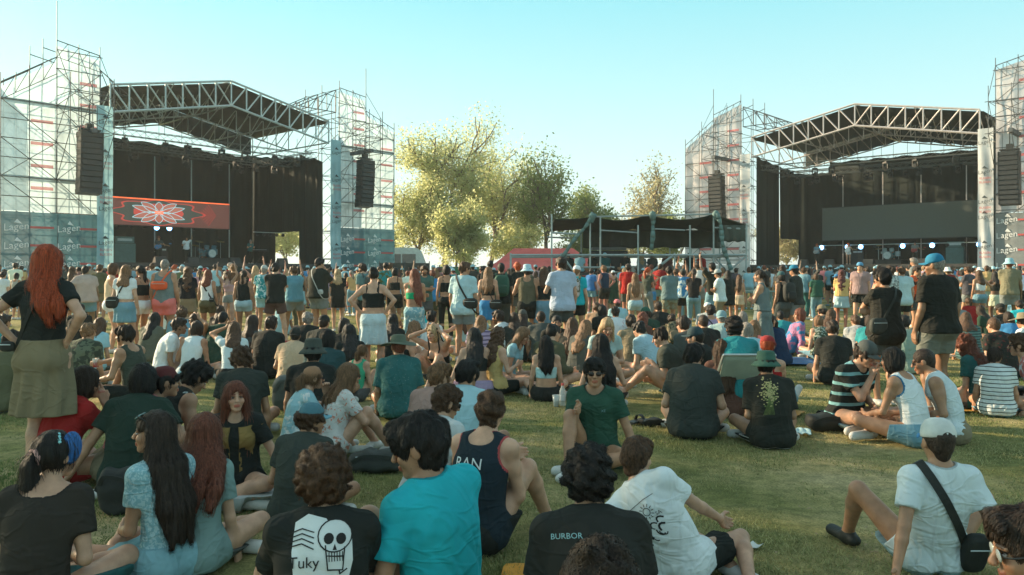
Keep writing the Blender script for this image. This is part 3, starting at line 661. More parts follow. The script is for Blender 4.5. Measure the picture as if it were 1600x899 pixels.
# ---------------------------------------------------------------- canopy platform between the stages
TARP = mat("dark_green_tarp", (.055,.070,.058), .75, var=.2, vs_=1.5, bump=.4, bs=2.5)
TARPL = mat("teal_tarp_strip", (.12,.20,.19), .7, var=.2, vs_=2, bump=.5, bs=3)
def canopy():
    Y0 = 33.0; X = lambda px: (px-800)*Y0/1250; Z = lambda py: 1.5+(424-py)*Y0/1250
    root = empty("canopy_platform", (X(1015),Y0,0), label="scaffold platform with a sagging dark tarp roof between the stages", cat="platform"); m0 = np.array([X(1015),Y0,0])
    Q = lambda px,py,t=0: np.array([X(px),Y0+t,Z(py)])-m0
    D = 4.2; r = .038; fr_ = MB()
    for px in (922,938,997,1054,1078,1115,1166):
        for t in (0,D):
            top = {922:338,938:338,997:352,1054:395,1078:352,1115:335,1166:352}[px]
            if px in (1054,) and t: continue
            fr_.tube(np.array([X(px)-m0[0],t,0]), Q(px,top,t), r, 6)
    fr_.tube(np.array([X(862)-m0[0],0,0]), Q(862,335), r, 6); fr_.tube(np.array([X(798)-m0[0],0,0]), Q(798,396), r*1.2, 6)
    for t in (0,D):
        fr_.tube(Q(798,399,t), Q(1166,399,t), r*1.5, 6); fr_.tube(Q(922,339,t), Q(1115,335,t), r, 6); fr_.tube(Q(862,364,t), Q(905,366,t), r, 5)
        fr_.tube(Q(938,360,t), Q(997,364,t), r*.8, 5); fr_.tube(Q(1022,358,t), Q(1070,360,t), r*.8, 5); fr_.tube(Q(1115,356,t), Q(1166,358,t), r, 5)
    fr_.tube(Q(905,418), Q(960,418), r, 5); fr_.tube(Q(1052,399), Q(1015,428), r*1.5, 6); fr_.tube(Q(1166,400), Q(1130,432), r, 6); fr_.tube(Q(1116,400), Q(1140,430), r, 6)
    fr_.tube(Q(860,440), Q(884,405), r*1.2, 6); fr_.tube(Q(876,396), Q(896,424), r*1.2, 6)
    for px in (922,1054,1166): fr_.tube(Q(px,399,0), Q(px,399,D), r, 5)
    fr_.build("tube_frame", mat("grey_tube", (.36,.42,.42), .5, .4), root)
    MB().box(Q(1010,426,D/2)+np.array([0,0,-.06]), (X(1166)-X(880), D, .12)).build("deck", DECK, root)
    # roof tarps: three sagging sheets between ridge knots
    kn = [(866,343),(925,337),(1000,337),(1020,334),(1078,336),(1118,335)]
    def sheet(A, B, sag, drop, seed, back=None):
        g = np.random.default_rng(seed); p = g.uniform(0,6,3)
        def fn(a,b):
            # a along the front, b from front edge to the low back edge
            x = A[0]+(B[0]-A[0])*a; y = A[1]+(B[1]-A[1])*a + sag*sin(pi*a)*(1-b*.3) + drop*b + 1.6*sin(9*a+p[0])*sin(pi*b)
            return Q(x, y, D*b)
        return MB().grid(fn, 20, 14)
    sheet((866,343),(935,338),1.5,10,1).build("roof_tarp", TARP, root, smooth=True, solid=.02)
    sheet((925,338),(1015,335),8,14,2).build("roof_tarp", TARP, root, smooth=True, solid=.02)
    sheet((1008,335),(1120,334),9,14,3).build("roof_tarp", TARP, root, smooth=True, solid=.02)
    def fn2(a,b): return Q(1115+52*a, 335+17*a+(10*b)+2*sin(6*a)*b, D*b)
    MB().grid(fn2, 8, 6).build("roof_tarp", TARP, root, smooth=True, solid=.02)
    def fn3(a,b): return Q(924+242*a, 352+31*b+1.2*sin(a*40)*b, D-.15+.05*sin(a*50))
    MB().grid(fn3, 60, 6).build("back_tarp", TARP, root, smooth=True, solid=.02)
    def fn4(a,b): return Q(1122+44*a, 352+ 26*b+1*sin(a*20)*b, -.02+.04*sin(a*20))
    MB().grid(fn4, 20, 4).build("valance_tarp", TARP, root, smooth=True, solid=.02)
    # rolled tarp lengths hanging from the knots
    def roll(pts, w, nm="rolled_tarp"):
        mb = MB()
        for k,(a,b) in enumerate(zip(pts[:-1],pts[1:])): mb.tube(a, b, w*(1+.25*sin(k*2.1)), 8, w*(1+.25*sin((k+1)*2.1)))
        mb.build(nm, TARPL, root, smooth=True)
    roll([Q(925+(872-925)*q, 338+(408-338)*q**.95+2*sin(q*9), -.1) for q in np.linspace(0,1,9)], .075)
    roll([Q(1021+(-4)*q, 335+55*q, -.15+.1*sin(q*7)) for q in np.linspace(0,1,7)], .09)
    roll([Q(1118+20*q+2*sin(q*8), 334+88*q, -.2) for q in np.linspace(0,1,11)], .085)
    for (a,b) in ((925,338),(1019,337),(1118,335)):
        g = np.random.default_rng(a); c = Q(a,b,-.1); mb = MB()
        prof = [(.03,.16),(.13,.10),(.16,0),(.12,-.14),(.04,-.26)]; mb.lathe(prof, c, 9); mb.v = [v+g.normal(0,.025,v.shape) for v in mb.v]; mb.build("tarp_knot", TARPL, root, smooth=True)
    return root
canopy()
def mixing_desk(x, y, label):
    root = empty("mixing_desk", (x,y,1.5), label=label, cat="mixing desk")
    MB().box((0,0,.45),(1.6,.7,.9)).build("flight_case", DARK, root); b = MB().box((0,0,1.0),(1.5,.65,.12)); b.build("console", mat("console_grey",(.12,.13,.13),.5), root)
    MB().box((.3,.1,1.25),(.5,.04,.32)).build("monitor", DARK, root)
mixing_desk(4.3, 35.6, "mixing desk in a black flight case under the canopy")
# red tent
RT = mat("red_tent_cloth", (.62,.12,.10), .7, var=.12, vs_=2, bump=.3, bs=3)
def tent():
    Y = 44.0; c = ((851-800)*Y/1250, Y); root = empty("red_tent", (*c,0), label="red pop up tent with a small white logo near the canopy", cat="tent")
    w, d = 3.4, 2.6; e, p = 1.55, 2.75
    for sx in (-1,1):
        for sy in (-1,1): MB().tube((sx*w*.94,sy*d*.94,0),(sx*w*.94,sy*d*.94,e),.03).build("leg", STEEL_W, root)
    ring = [(-w,-d,e),(w,-d,e),(w,d,e),(-w,d,e)]; top = [(-w*.5,-.3,p),(w*.45,-.3,p),(w*.45,.3,p),(-w*.5,.3,p)]; mid = [tuple((np.array(a)*.55+np.array(b)*.45)-np.array([0,0,.12])) for a,b in zip(ring,top)]
    mb = MB(); mb.add(ring+mid+top, [(i,(i+1)%4,4+(i+1)%4,4+i) for i in range(4)]+[(4+i,4+(i+1)%4,8+(i+1)%4,8+i) for i in range(4)]+[(8,9,10,11)]); mb.build("roof", RT, root)
    mb = MB()
    for i in range(4):
        a, b = np.array(ring[i]), np.array(ring[(i+1)%4]); mb.add([a,b,b-[0,0,.3],a-[0,0,.3]], [(0,1,2,3)])
    mb.build("valance", RT, root)
    MB().grid(lambda a,b: (-w*.9+w*1.8*a, d*.9+.05*sin(a*30), e*b), 20, 2).build("back_wall", RT, root)
    V, Fc = text_mesh("PJ", .42); 
    nrm = np.array([0,-(p-e),0]); lg = MB(); lg.add([(V_[0]*1+.9, -d*.62+ (V_[1])*.75-.08, e+.62+V_[1]*.42+.10) for V_ in V], Fc); lg.build("logo", WHP, root)
tent()
# parked bus and site fence by the blue tower
def bus():
    Y = 64.0; c = ((640-800)*Y/1250-1.0, Y); root = empty("bus", (*c,0), rz=R(8), label="white bus parked beyond the dark fence by the blue tower", cat="bus")
    wh = mat("white_vehicle_paint", (.62,.66,.62), .35); gl = mat("dark_glass", (.10,.10,.085), .12, spec=.7)
    b = MB(); Pp = [(-4.5,.4),(2.4,.4),(2.4,1.6),(1.9,3.1),(1.5,3.35),(-4.5,3.35)]
    n = len(Pp); V = [(x,-1.2,z) for x,z in Pp]+[(x,1.2,z) for x,z in Pp]; b.add(V, [tuple(range(n)),tuple(range(2*n-1,n-1,-1))]+[(i,i+n,(i+1)%n+n,(i+1)%n) for i in range(n)]); b.build("body", wh, root)
    for k in range(5): MB().add([(-4.2+1.15*k,-1.215,1.75),(-3.15+1.15*k,-1.215,1.75),(-3.15+1.15*k,-1.215,2.85),(-4.2+1.15*k,-1.215,2.85)],[(0,1,2,3)]).build("window", gl, root)
    MB().add([(2.41,-1.05,1.75),(2.41,1.05,1.75),(1.97,1.05,2.95),(1.97,-1.05,2.95)],[(0,1,2,3)]).build("windscreen", gl, root)
    for x in (-3,1.3):
        for s in (-1,1):
            w_ = MB().lathe([(0,.14),(.3,.14),(.48,.1),(.48,-.1),(.3,-.14),(0,-.14)],(0,0,0),20); w_.v = [q@np.array([[1,0,0],[0,0,1],[0,-1,0]]).T+np.array([x,s*1.1,.48]) for q in w_.v]; w_.build("wheel", DARK, root)
bus()
def fence(x0,y0,x1,y1,h,label,matl):
    root = empty("site_fence", (x0,y0,0), label=label, cat="fence"); n = max(2,int(math.hypot(x1-x0,y1-y0)/2.4))
    dx,dy = (x1-x0)/n,(y1-y0)/n; rz = math.atan2(dy,dx); L = math.hypot(dx,dy)
    for i in range(n+1): MB().tube((dx*i,dy*i,0),(dx*i,dy*i,h+.1),.04).build("post", SCAF, root)
    for i in range(n): MB().box((dx*(i+.5),dy*(i+.5),h*.52),(L*.97,.04,h*.92),rz).build("fence_panel", matl, root)
fence(-9.7,58.5,-6.2,60,2.15,"dark site fence beside the blue tower", mat("dark_fence_panel",(.05,.055,.05),.8))
fence(-6.0,66,2.5,66,1.9,"green screened fence under the pale trees", mat("green_fence_net",(.04,.17,.09),.8))
fence(2.5,60,30,86,2.0,"grey site fence far behind the canopy", mat("grey_fence_panel",(.30,.32,.31),.8))
fence(30.5,46,46,42,2.2,"slatted barrier at the foot of the striped edge tower", mat("brown_grey_panel",(.16,.15,.13),.8))
def kiosk():
    root = empty("control_cabin", (30.9,42.6,0), rz=R(-8), label="low flat roofed grey brown cabin before the edge tower", cat="cabin")
    MB().box((0,0,.85),(4,2,1.7)).build("wall", mat("cabin_wall",(.17,.16,.14),.7), root); MB().box((0,-.05,1.8),(4.4,2.4,.18)).build("roof", mat("cabin_roof",(.45,.42,.36),.6), root)
    for x in (-1.2,0,1.2): MB().box((x,-1.01,1.2),(.95,.04,.6)).build("hatch", DARK, root)
kiosk()
def crate(x,y,z,w,h,label):
    root = empty("plank_bench", (x,y,z), label=label, cat="bench"); t = mat("teal_plank",(.16,.26,.25),.7)
    for k in range(3): MB().box((0,.18*k,h),(w,.14,.04)).build("plank", t, root)
    for s in (-1,1): MB().box((s*w*.42,.18,h/2),(.06,.4,h)).build("leg", t, root)
crate(7.4, 27.5, 0, 3.6, .8, "teal plank bench at the foot of the canopy platform"); crate(5.4,29,0,2.4,1.1,"second teal plank bench against the platform frame")
# ---------------------------------------------------------------- people: a body grown as one smooth skin, clothes and hair over it
from mathutils.kdtree import KDTree
A3 = lambda *v: np.array(v, float)
def nz_(v): v = np.asarray(v,float); return v/(np.linalg.norm(v)+1e-9)
def rotv(v, ax, a):
    ax = nz_(ax); v = np.asarray(v,float); return v*cos(a)+np.cross(ax,v)*sin(a)+ax*np.dot(ax,v)*(1-cos(a))
def smin(a, b, k):
    h = np.maximum(k-np.abs(a-b), 0)/k; return np.minimum(a,b)-h*h*k*.25
class Field:
    def __init__(s, xs, ys, zs): s.x, s.y, s.z = xs, ys, zs; s.shape = (len(xs),len(ys),len(zs))
    def new(s): return np.full(s.shape, .5, np.float32)
    def sl(s, lo, hi):
        r = []
        for a, l, h in zip((s.x,s.y,s.z), lo, hi):
            i = max(np.searchsorted(a,l)-1,0); j = min(np.searchsorted(a,h)+1,len(a)); r.append(slice(i,max(j,i)))
        return tuple(r)
    def pts(s, sl): return s.x[sl[0]][:,None,None], s.y[sl[1]][None,:,None], s.z[sl[2]][None,None,:]
def d_cap(X,Y,Z,a,b,r1,r2):
    ba = b-a; L = float(ba@ba)+1e-9
    t = np.clip(((X-a[0])*ba[0]+(Y-a[1])*ba[1]+(Z-a[2])*ba[2])/L, 0, 1)
    dx, dy, dz = X-a[0]-t*ba[0], Y-a[1]-t*ba[1], Z-a[2]-t*ba[2]
    return np.sqrt(dx*dx+dy*dy+dz*dz)-(r1+(r2-r1)*t)
def d_ecap(X,Y,Z,a,b,r1,r2,n,fl):
    """capsule flattened along unit n (depth = fl * radius)"""
    g = (1/fl-1)
    def q(px,py,pz): k = (px*n[0]+py*n[1]+pz*n[2])*g; return px+k*n[0], py+k*n[1], pz+k*n[2]
    ba = b-a; k = (ba@n)*g; ba2 = ba+k*n; L = float(ba2@ba2)+1e-9
    x,y,z = q(X-a[0],Y-a[1],Z-a[2])
    t = np.clip((x*ba2[0]+y*ba2[1]+z*ba2[2])/L, 0, 1); dx,dy,dz = x-t*ba2[0], y-t*ba2[1], z-t*ba2[2]
    r = r1+(r2-r1)*t; l = np.sqrt(dx*dx+dy*dy+dz*dz); kx = (x-t*ba2[0])*n[0]+(y-t*ba2[1])*n[1]+(z-t*ba2[2])*n[2]
    sc = 1-(1-fl)*np.clip(np.abs(kx)/(l+1e-6),0,1)**2
    return (l-r)*sc
def d_ell(X,Y,Z,c,r,M=None):
    x,y,z = X-c[0], Y-c[1], Z-c[2]
    if M is not None: x,y,z = x*M[0][0]+y*M[0][1]+z*M[0][2], x*M[1][0]+y*M[1][1]+z*M[1][2], x*M[2][0]+y*M[2][1]+z*M[2][2]
    k0 = np.sqrt((x/r[0])**2+(y/r[1])**2+(z/r[2])**2); k1 = np.sqrt((x/r[0]**2)**2+(y/r[1]**2)**2+(z/r[2]**2)**2)+1e-6
    return k0*(k0-1)/k1
def put(f, F, kind, args, k=.02, mode='add', pad=.09):
    if kind == 'cap': a,b,r1,r2 = args; m = max(r1,r2)+pad; lo = np.minimum(a,b)-m; hi = np.maximum(a,b)+m; fn = d_cap
    elif kind == 'ecap': a,b,r1,r2 = args[:4]; m = max(r1,r2)+pad; lo = np.minimum(a,b)-m; hi = np.maximum(a,b)+m; fn = d_ecap
    else: c, r = args[:2]; m = max(r)+pad; lo = c-m; hi = c+m; fn = d_ell
    sl = f.sl(lo,hi); X,Y,Z = f.pts(sl)
    if X.size == 0 or Y.size == 0 or Z.size == 0: return
    d = fn(X,Y,Z,*args).astype(np.float32)
    if mode == 'add': F[sl] = smin(F[sl], d, k)
    else: F[sl] = -smin(-F[sl], d, k)
def nets(f, V):
    ins = V < 0; nx,ny,nz = V.shape; cs = ((nx-1)*(ny-1)*(nz-1)); st = ((ny-1)*(nz-1), nz-1, 1)
    cells = []; pos = []; quads = []
    ax = (f.x, f.y, f.z)
    for d in range(3):
        s0 = [slice(None)]*3; s1 = [slice(None)]*3; s0[d] = slice(0,-1); s1[d] = slice(1,None)
        ch = ins[tuple(s0)] != ins[tuple(s1)]
        I = np.argwhere(ch)
        if not len(I): continue
        o1, o2 = [q for q in range(3) if q != d]
        sh = V.shape; ok = (I[:,o1] > 0) & (I[:,o2] > 0) & (I[:,o1] < sh[o1]-1) & (I[:,o2] < sh[o2]-1); I = I[ok]
        J = I.copy(); J[:,d] += 1
        a = V[I[:,0],I[:,1],I[:,2]]; b = V[J[:,0],J[:,1],J[:,2]]; t = a/(a-b)
        P = np.stack([ax[q][I[:,q]] for q in range(3)],1).astype(float); P[:,d] += t*(ax[d][J[:,d]]-ax[d][I[:,d]])
        cc = []
        for (u,v) in ((-1,-1),(0,-1),(0,0),(-1,0)):
            K = I.copy(); K[:,o1] += u; K[:,o2] += v; c = K@np.array(st); cc.append(c); cells.append(c); pos.append(P)
        q = np.stack(cc,1); flip = (a < 0) if d != 1 else ~(a < 0)
        q[~flip] = q[~flip][:,::-1]; quads.append(q)
    if not quads: return np.zeros((0,3)), np.zeros((0,4),int)
    cells = np.concatenate(cells); pos = np.concatenate(pos); q = np.concatenate(quads)
    u, inv = np.unique(cells, return_inverse=True); n = np.bincount(inv)
    Vt = np.stack([np.bincount(inv, pos[:,k])/n for k in range(3)],1)
    return Vt, np.searchsorted(u, q)
def ik(a, t, l1, l2, pole):
    a = np.array(a,float); t = np.array(t,float); d = t-a; L = np.linalg.norm(d); u = d/L
    L2 = min(L, (l1+l2)*.998)
    L2 = max(L2, abs(l1-l2)+.02); x = (L2*L2+l1*l1-l2*l2)/(2*L2); h = math.sqrt(max(l1*l1-x*x,1e-6))
    p = np.array(pole,float); p = p-u*(p@u); p = nz_(p)
    return a+u*x+p*h, a+u*L2

# cloth, skin and hair materials (colour of each person is the object's own colour)
def skin_mat():
    m, N, L, P = base_mat("skin"); P.inputs['Roughness'].default_value = .48; P.inputs['Specular IOR Level'].default_value = .4
    oi = N.new("ShaderNodeObjectInfo"); vc = N.new("ShaderNodeVertexColor"); vc.layer_name = "Col"; tc = N.new("ShaderNodeTexCoord")
    no = N.new("ShaderNodeTexNoise"); no.inputs['Scale'].default_value = 14; no.inputs['Detail'].default_value = 4; L.new(tc.outputs['Object'], no.inputs[0])
    r = N.new("ShaderNodeMapRange"); r.inputs[1].default_value = .3; r.inputs[2].default_value = .7; r.inputs[3].default_value = .80; r.inputs[4].default_value = 1.16; L.new(no.outputs[0], r.inputs[0])
    a = N.new("ShaderNodeVectorMath"); a.operation = 'MULTIPLY'; L.new(oi.outputs['Color'], a.inputs[0]); L.new(vc.outputs[0], a.inputs[1])
    b = N.new("ShaderNodeVectorMath"); b.operation = 'SCALE'; L.new(a.outputs[0], b.inputs[0]); L.new(r.outputs[0], b.inputs['Scale']); L.new(b.outputs[0], P.inputs['Base Color'])
    P.inputs['Subsurface Weight'].default_value = .12; P.inputs['Subsurface Radius'].default_value = (.02,.008,.004); P.inputs['Subsurface Scale'].default_value = 1.0
    return m
def hair_mat(name, sc, wav=0):
    m, N, L, P = base_mat(name); P.inputs['Roughness'].default_value = .55; P.inputs['Specular IOR Level'].default_value = .35
    oi = N.new("ShaderNodeObjectInfo"); tc = N.new("ShaderNodeTexCoord"); mp = N.new("ShaderNodeMapping"); mp.inputs['Scale'].default_value = sc; L.new(tc.outputs['Object'], mp.inputs[0])
    no = N.new("ShaderNodeTexNoise"); no.inputs['Scale'].default_value = 1; no.inputs['Detail'].default_value = 6; no.inputs['Distortion'].default_value = wav; L.new(mp.outputs[0], no.inputs[0])
    r = N.new("ShaderNodeMapRange"); r.inputs[1].default_value = .32; r.inputs[2].default_value = .68; r.inputs[3].default_value = .38; r.inputs[4].default_value = 1.85; L.new(no.outputs[0], r.inputs[0])
    b = N.new("ShaderNodeVectorMath"); b.operation = 'SCALE'; L.new(oi.outputs['Color'], b.inputs[0]); L.new(r.outputs[0], b.inputs['Scale']); L.new(b.outputs[0], P.inputs['Base Color'])
    bp = N.new("ShaderNodeBump"); bp.inputs['Strength'].default_value = .75; bp.inputs['Distance'].default_value = .012; L.new(no.outputs[0], bp.inputs['Height']); L.new(bp.outputs[0], P.inputs['Normal'])
    return m
def cloth_mat(name, pattern=None, c2=(1,1,1), sc=8.0, sheen=0.0, rough=.85, thr=.5):
    """weave bump + folds; pattern mixes the object's colour with c2"""
    m, N, L, P = base_mat(name); P.inputs['Roughness'].default_value = rough; P.inputs['Specular IOR Level'].default_value = .18
    oi = N.new("ShaderNodeObjectInfo"); tc = N.new("ShaderNodeTexCoord"); src = oi.outputs['Color']; ob = tc.outputs['Object']
    def noise(s, d=4, dist=0, stretch=None):
        n = N.new("ShaderNodeTexNoise"); n.inputs['Scale'].default_value = s; n.inputs['Detail'].default_value = d; n.inputs['Distortion'].default_value = dist
        if stretch: mp = N.new("ShaderNodeMapping"); mp.inputs['Scale'].default_value = stretch; L.new(ob, mp.inputs[0]); L.new(mp.outputs[0], n.inputs[0])
        else: L.new(ob, n.inputs[0])
        return n.outputs[0]
    if pattern:
        mx = N.new("ShaderNodeMix"); mx.data_type = 'RGBA'; mx.inputs[7].default_value = (*c2,1); L.new(src, mx.inputs[6])
        if pattern == 'stripes':
            w = N.new("ShaderNodeTexWave"); w.wave_type = 'BANDS'; w.bands_direction = 'Z'; w.inputs['Scale'].default_value = sc; w.inputs['Distortion'].default_value = .35; L.new(ob, w.inputs[0]); v = w.outputs['Fac']
        elif pattern == 'dots':
            w = N.new("ShaderNodeTexVoronoi"); w.inputs['Scale'].default_value = sc; L.new(ob, w.inputs[0]); iv = N.new("ShaderNodeMath"); iv.operation = 'SUBTRACT'; iv.inputs[0].default_value = 1; L.new(w.outputs[0], iv.inputs[1]); v = iv.outputs[0]
        else: v = noise(sc, 3, .8)
        st = N.new("ShaderNodeMapRange"); st.inputs[1].default_value = thr-.02; st.inputs[2].default_value = thr+.02; L.new(v, st.inputs[0]); L.new(st.outputs[0], mx.inputs[0]); src = mx.outputs[2]
    r = N.new("ShaderNodeMapRange"); r.inputs[1].default_value = .3; r.inputs[2].default_value = .7; r.inputs[3].default_value = .86; r.inputs[4].default_value = 1.1; L.new(noise(5), r.inputs[0])
    b = N.new("ShaderNodeVectorMath"); b.operation = 'SCALE'; L.new(src, b.inputs[0]); L.new(r.outputs[0], b.inputs['Scale']); L.new(b.outputs[0], P.inputs['Base Color'])
    def crease(s, dist, st, w):                    # thin ridges where a stretched noise crosses its middle
        c = N.new("ShaderNodeMath"); c.operation = 'SUBTRACT'; c.inputs[1].default_value = .5; L.new(noise(s,2,dist,st), c.inputs[0]); a = N.new("ShaderNodeMath"); a.operation = 'ABSOLUTE'; L.new(c.outputs[0], a.inputs[0])
        r = N.new("ShaderNodeMapRange"); r.interpolation_type = 'SMOOTHSTEP'; r.inputs[1].default_value = 0; r.inputs[2].default_value = w; r.inputs[3].default_value = .8; r.inputs[4].default_value = 0; L.new(a.outputs[0], r.inputs[0]); return r.outputs[0]
    c12 = N.new("ShaderNodeMath"); c12.operation = 'ADD'; L.new(crease(2.6,1.2,(1.4,1.4,.5),.09), c12.inputs[0]); L.new(crease(5.5,.8,(.7,.7,1.5),.07), c12.inputs[1])
    ad = N.new("ShaderNodeMath"); ad.operation = 'MULTIPLY_ADD'; ad.inputs[1].default_value = .10; L.new(noise(230,2), ad.inputs[0]); L.new(c12.outputs[0], ad.inputs[2])
    bp = N.new("ShaderNodeBump"); bp.inputs['Strength'].default_value = .34; bp.inputs['Distance'].default_value = .022; L.new(ad.outputs[0], bp.inputs['Height']); L.new(bp.outputs[0], P.inputs['Normal'])
    return m
SKIN = skin_mat()
HAIRM = {'straight': hair_mat("hair_straight", (130,130,5), .5), 'curl': hair_mat("hair_curly", (60,60,48), 1.5), 'short': hair_mat("hair_short", (85,60,38), .8)}
CLOTH = {None: cloth_mat("cotton")}
def cloth(p):
    """p: None or (pattern, c2, scale, thr)"""
    key = p
    if key not in CLOTH: CLOTH[key] = cloth_mat("patterned_cotton", p[0], p[1], p[2], thr=p[3] if len(p) > 3 else .5)
    return CLOTH[key]
EYEM = None
def eye_mat():
    m, N, L, P = base_mat("eye"); vc = N.new("ShaderNodeVertexColor"); vc.layer_name = "Col"; L.new(vc.outputs[0], P.inputs['Base Color']); P.inputs['Roughness'].default_value = .15; return m
EYEM = eye_mat()
GLASS_D = mat("sunglass_lens", (.02,.015,.012), .2, spec=.4); GLASS_G = mat("tinted_lens", (.10,.22,.22), .1, spec=.9)
SHOEM = mat("shoe", (1,1,1), .6, objcol=True, bump=.2); SOLE = mat("shoe_sole", (.7,.7,.66), .7)
HATM = mat("hat_cloth", (1,1,1), .85, objcol=True, bump=.35, bs=18, var=.12, vs_=12)
LEATH = mat("bag_fabric", (1,1,1), .7, objcol=True, bump=.3, bs=25)

def frame_from(U, Fd):
    U = nz_(U); Rr = nz_(np.cross(Fd, U)); Fw = np.cross(U, Rr); return Rr, Fw, U
class Pose: pass
def skeleton(p):
    J = Pose(); S = p.get('H', 1.70 if not p.get('fem') else 1.62)/1.70; fem = p.get('fem', 0); B = p.get('bulk', 1.0)
    J.S = S; J.B = B; J.fem = fem; legs = p.get('legs','stand')
    pz = {'stand':.92,'cross':.115,'knees':.115,'ext':.115,'one':.115,'kneel':.30,'side':.13,'bend':.92,'seat':.47}[legs]
    J.P = A3(0,0,pz)
    lean = p.get('lean', {'stand':1,'cross':10,'knees':6,'ext':-24,'one':2,'kneel':4,'side':4,'bend':35,'seat':5}[legs]); curl = p.get('curl', 3 if legs in ('stand','ext','kneel') else 13); tw = p.get('tw',0); sl = p.get('sl',0)
    def dirn(a, s): v = A3(sin(R(s))*1.0, sin(R(a)), cos(R(a))*cos(R(s))); return nz_(v)
    d1 = dirn(lean-3, sl*.6); d2 = dirn(lean+curl*.5, sl); d3 = dirn(lean+curl, sl*1.1)
    J.d1 = d1; W = J.P+d1*.19; Cc = W+d2*.16; N = Cc+d3*.155; J.W, J.C, J.N = W, Cc, N
    fw = rotv(A3(0,1,0), (0,0,1), R(tw)); J.R, J.F, J.U = frame_from(d3, fw)
    fw0 = rotv(A3(0,1,0), (0,0,1), R(tw*.35)); J.Rp, J.Fp, J.Up = frame_from(d1, fw0); J.Rm, J.Fm, J.Um = frame_from(d2, rotv(A3(0,1,0),(0,0,1),R(tw*.7)))
    sw = (.142 if fem else .160)*(1+.25*(B-1)); shr = p.get('shrug',0)
    J.Sh = {s: N-J.U*(.050-shr)+J.R*sw*s for s in (-1,1)}
    hd = nz_(J.U*.55+A3(0,0,1)*.45+J.F*.18); hy, hp, hr = p.get('hy',0), p.get('hp',4), p.get('hr',0)
    hf = rotv(J.F, (0,0,1), R(hy)); hf = nz_(A3(hf[0],hf[1],0)); hrr = nz_(np.cross(hf,(0,0,1)))
    hf2 = rotv(hf, hrr, -R(hp)); hu = np.cross(hrr, hf2); hrr2 = rotv(hrr, hf2, R(hr)); hu2 = rotv(hu, hf2, R(hr))
    hs = p.get('hs',.94); J.hs = hs*(.97 if fem else 1.0)
    J.H = N+hd*.120+hu2*.033+hf2*.018; J.M = np.array([hrr2, hf2, hu2])
    # legs
    hw = .095 if fem else .090; J.hip = {s: J.P+J.Rp*hw*s-J.Up*.01 for s in (-1,1)}; J.knee = {}; J.ank = {}; J.toe = {}
    TH, CA = .43, .41
    leg = {}
    if legs == 'stand': 
        st = p.get('stance', .10); wt = p.get('wt',0)
        for s in (-1,1): leg[s] = (A3(st*s+.02*wt, (.05*s*p.get('step',0)), .085), A3(.12*s,1,0))
        tw_ = {s: A3(.25*s,1,0) for s in (-1,1)}
    elif legs == 'bend':
        for s in (-1,1): leg[s] = (A3(.11*s, -.05, .085), A3(.1*s,1,0))
    elif legs == 'cross':
        w = p.get('kw', 1.0)
        leg[-1] = (A3(.13,.30,.075), A3(-1.0*w,.35,.30)); leg[1] = (A3(-.12,.38,.07), A3(1.0*w,.35,.30))
    elif legs == 'knees':
        st = p.get('stance',.13)
        for s in (-1,1): leg[s] = (A3(st*s,.50+.02*s,.08), A3(.15*s,.2,1))
    elif legs == 'one':
        u = p.get('up',1); leg[u] = (A3(.16*u,.44,.08), A3(.15*u,.2,1)); leg[-u] = (A3(.10*u,.36,.07), A3(-1.0*u,.3,.25))
    elif legs == 'ext':
        st = p.get('stance',.14); 
        for s in (-1,1): b = p.get('kb',(.74,.80)); leg[s] = (A3(st*s, b[0] if s < 0 else b[1], .08), A3(.25*s,0,1))
    elif legs == 'kneel':
        for s in (-1,1): leg[s] = (A3(.12*s,-.14,.07), A3(.25*s,1,-.2))
    elif legs == 'side':
        u = p.get('up',1); leg[u] = (A3(.42*u,.02,.07), A3(.55*u,1,.1)); leg[-u] = (A3(.26*u,.22,.06), A3(-.15*u,1,.15))
    elif legs == 'seat':
        for s in (-1,1): leg[s] = (A3(.13*s,.42,.085), A3(.1*s,.5,1))
    for s in (-1,1):
        if p.get('leg'+('L' if s<0 else 'R')): leg[s] = tuple(A3(*q) for q in p['leg'+('L' if s<0 else 'R')])
        k, a = ik(J.hip[s], leg[s][0], TH, CA, leg[s][1]); 
        if legs == 'kneel': k[2] = max(k[2],.07)
        J.knee[s], J.ank[s] = k, a
        sh = nz_(a-k)
        if legs in ('stand','bend','seat','knees','one') and (legs != 'one' or s == p.get('up',1)): t = nz_(A3(.22*s,1,0)); z_ = -.045
        elif legs == 'ext': t = nz_(A3(.35*s,.45,.85)); z_ = -.01
        elif legs == 'kneel': t = nz_(A3(0,-1,-.1)); z_ = 0
        else: t = nz_(A3(sh[0]*.8,.25+sh[1],-.05)); z_ = -.02
        J.toe[s] = (a+A3(0,0,z_)-t*.05, a+A3(0,0,z_)+t*.155)
    # arms
    J.el = {}; J.wr = {}; J.hd = {}; J.curl = {}
    UA, FA = .275, .245
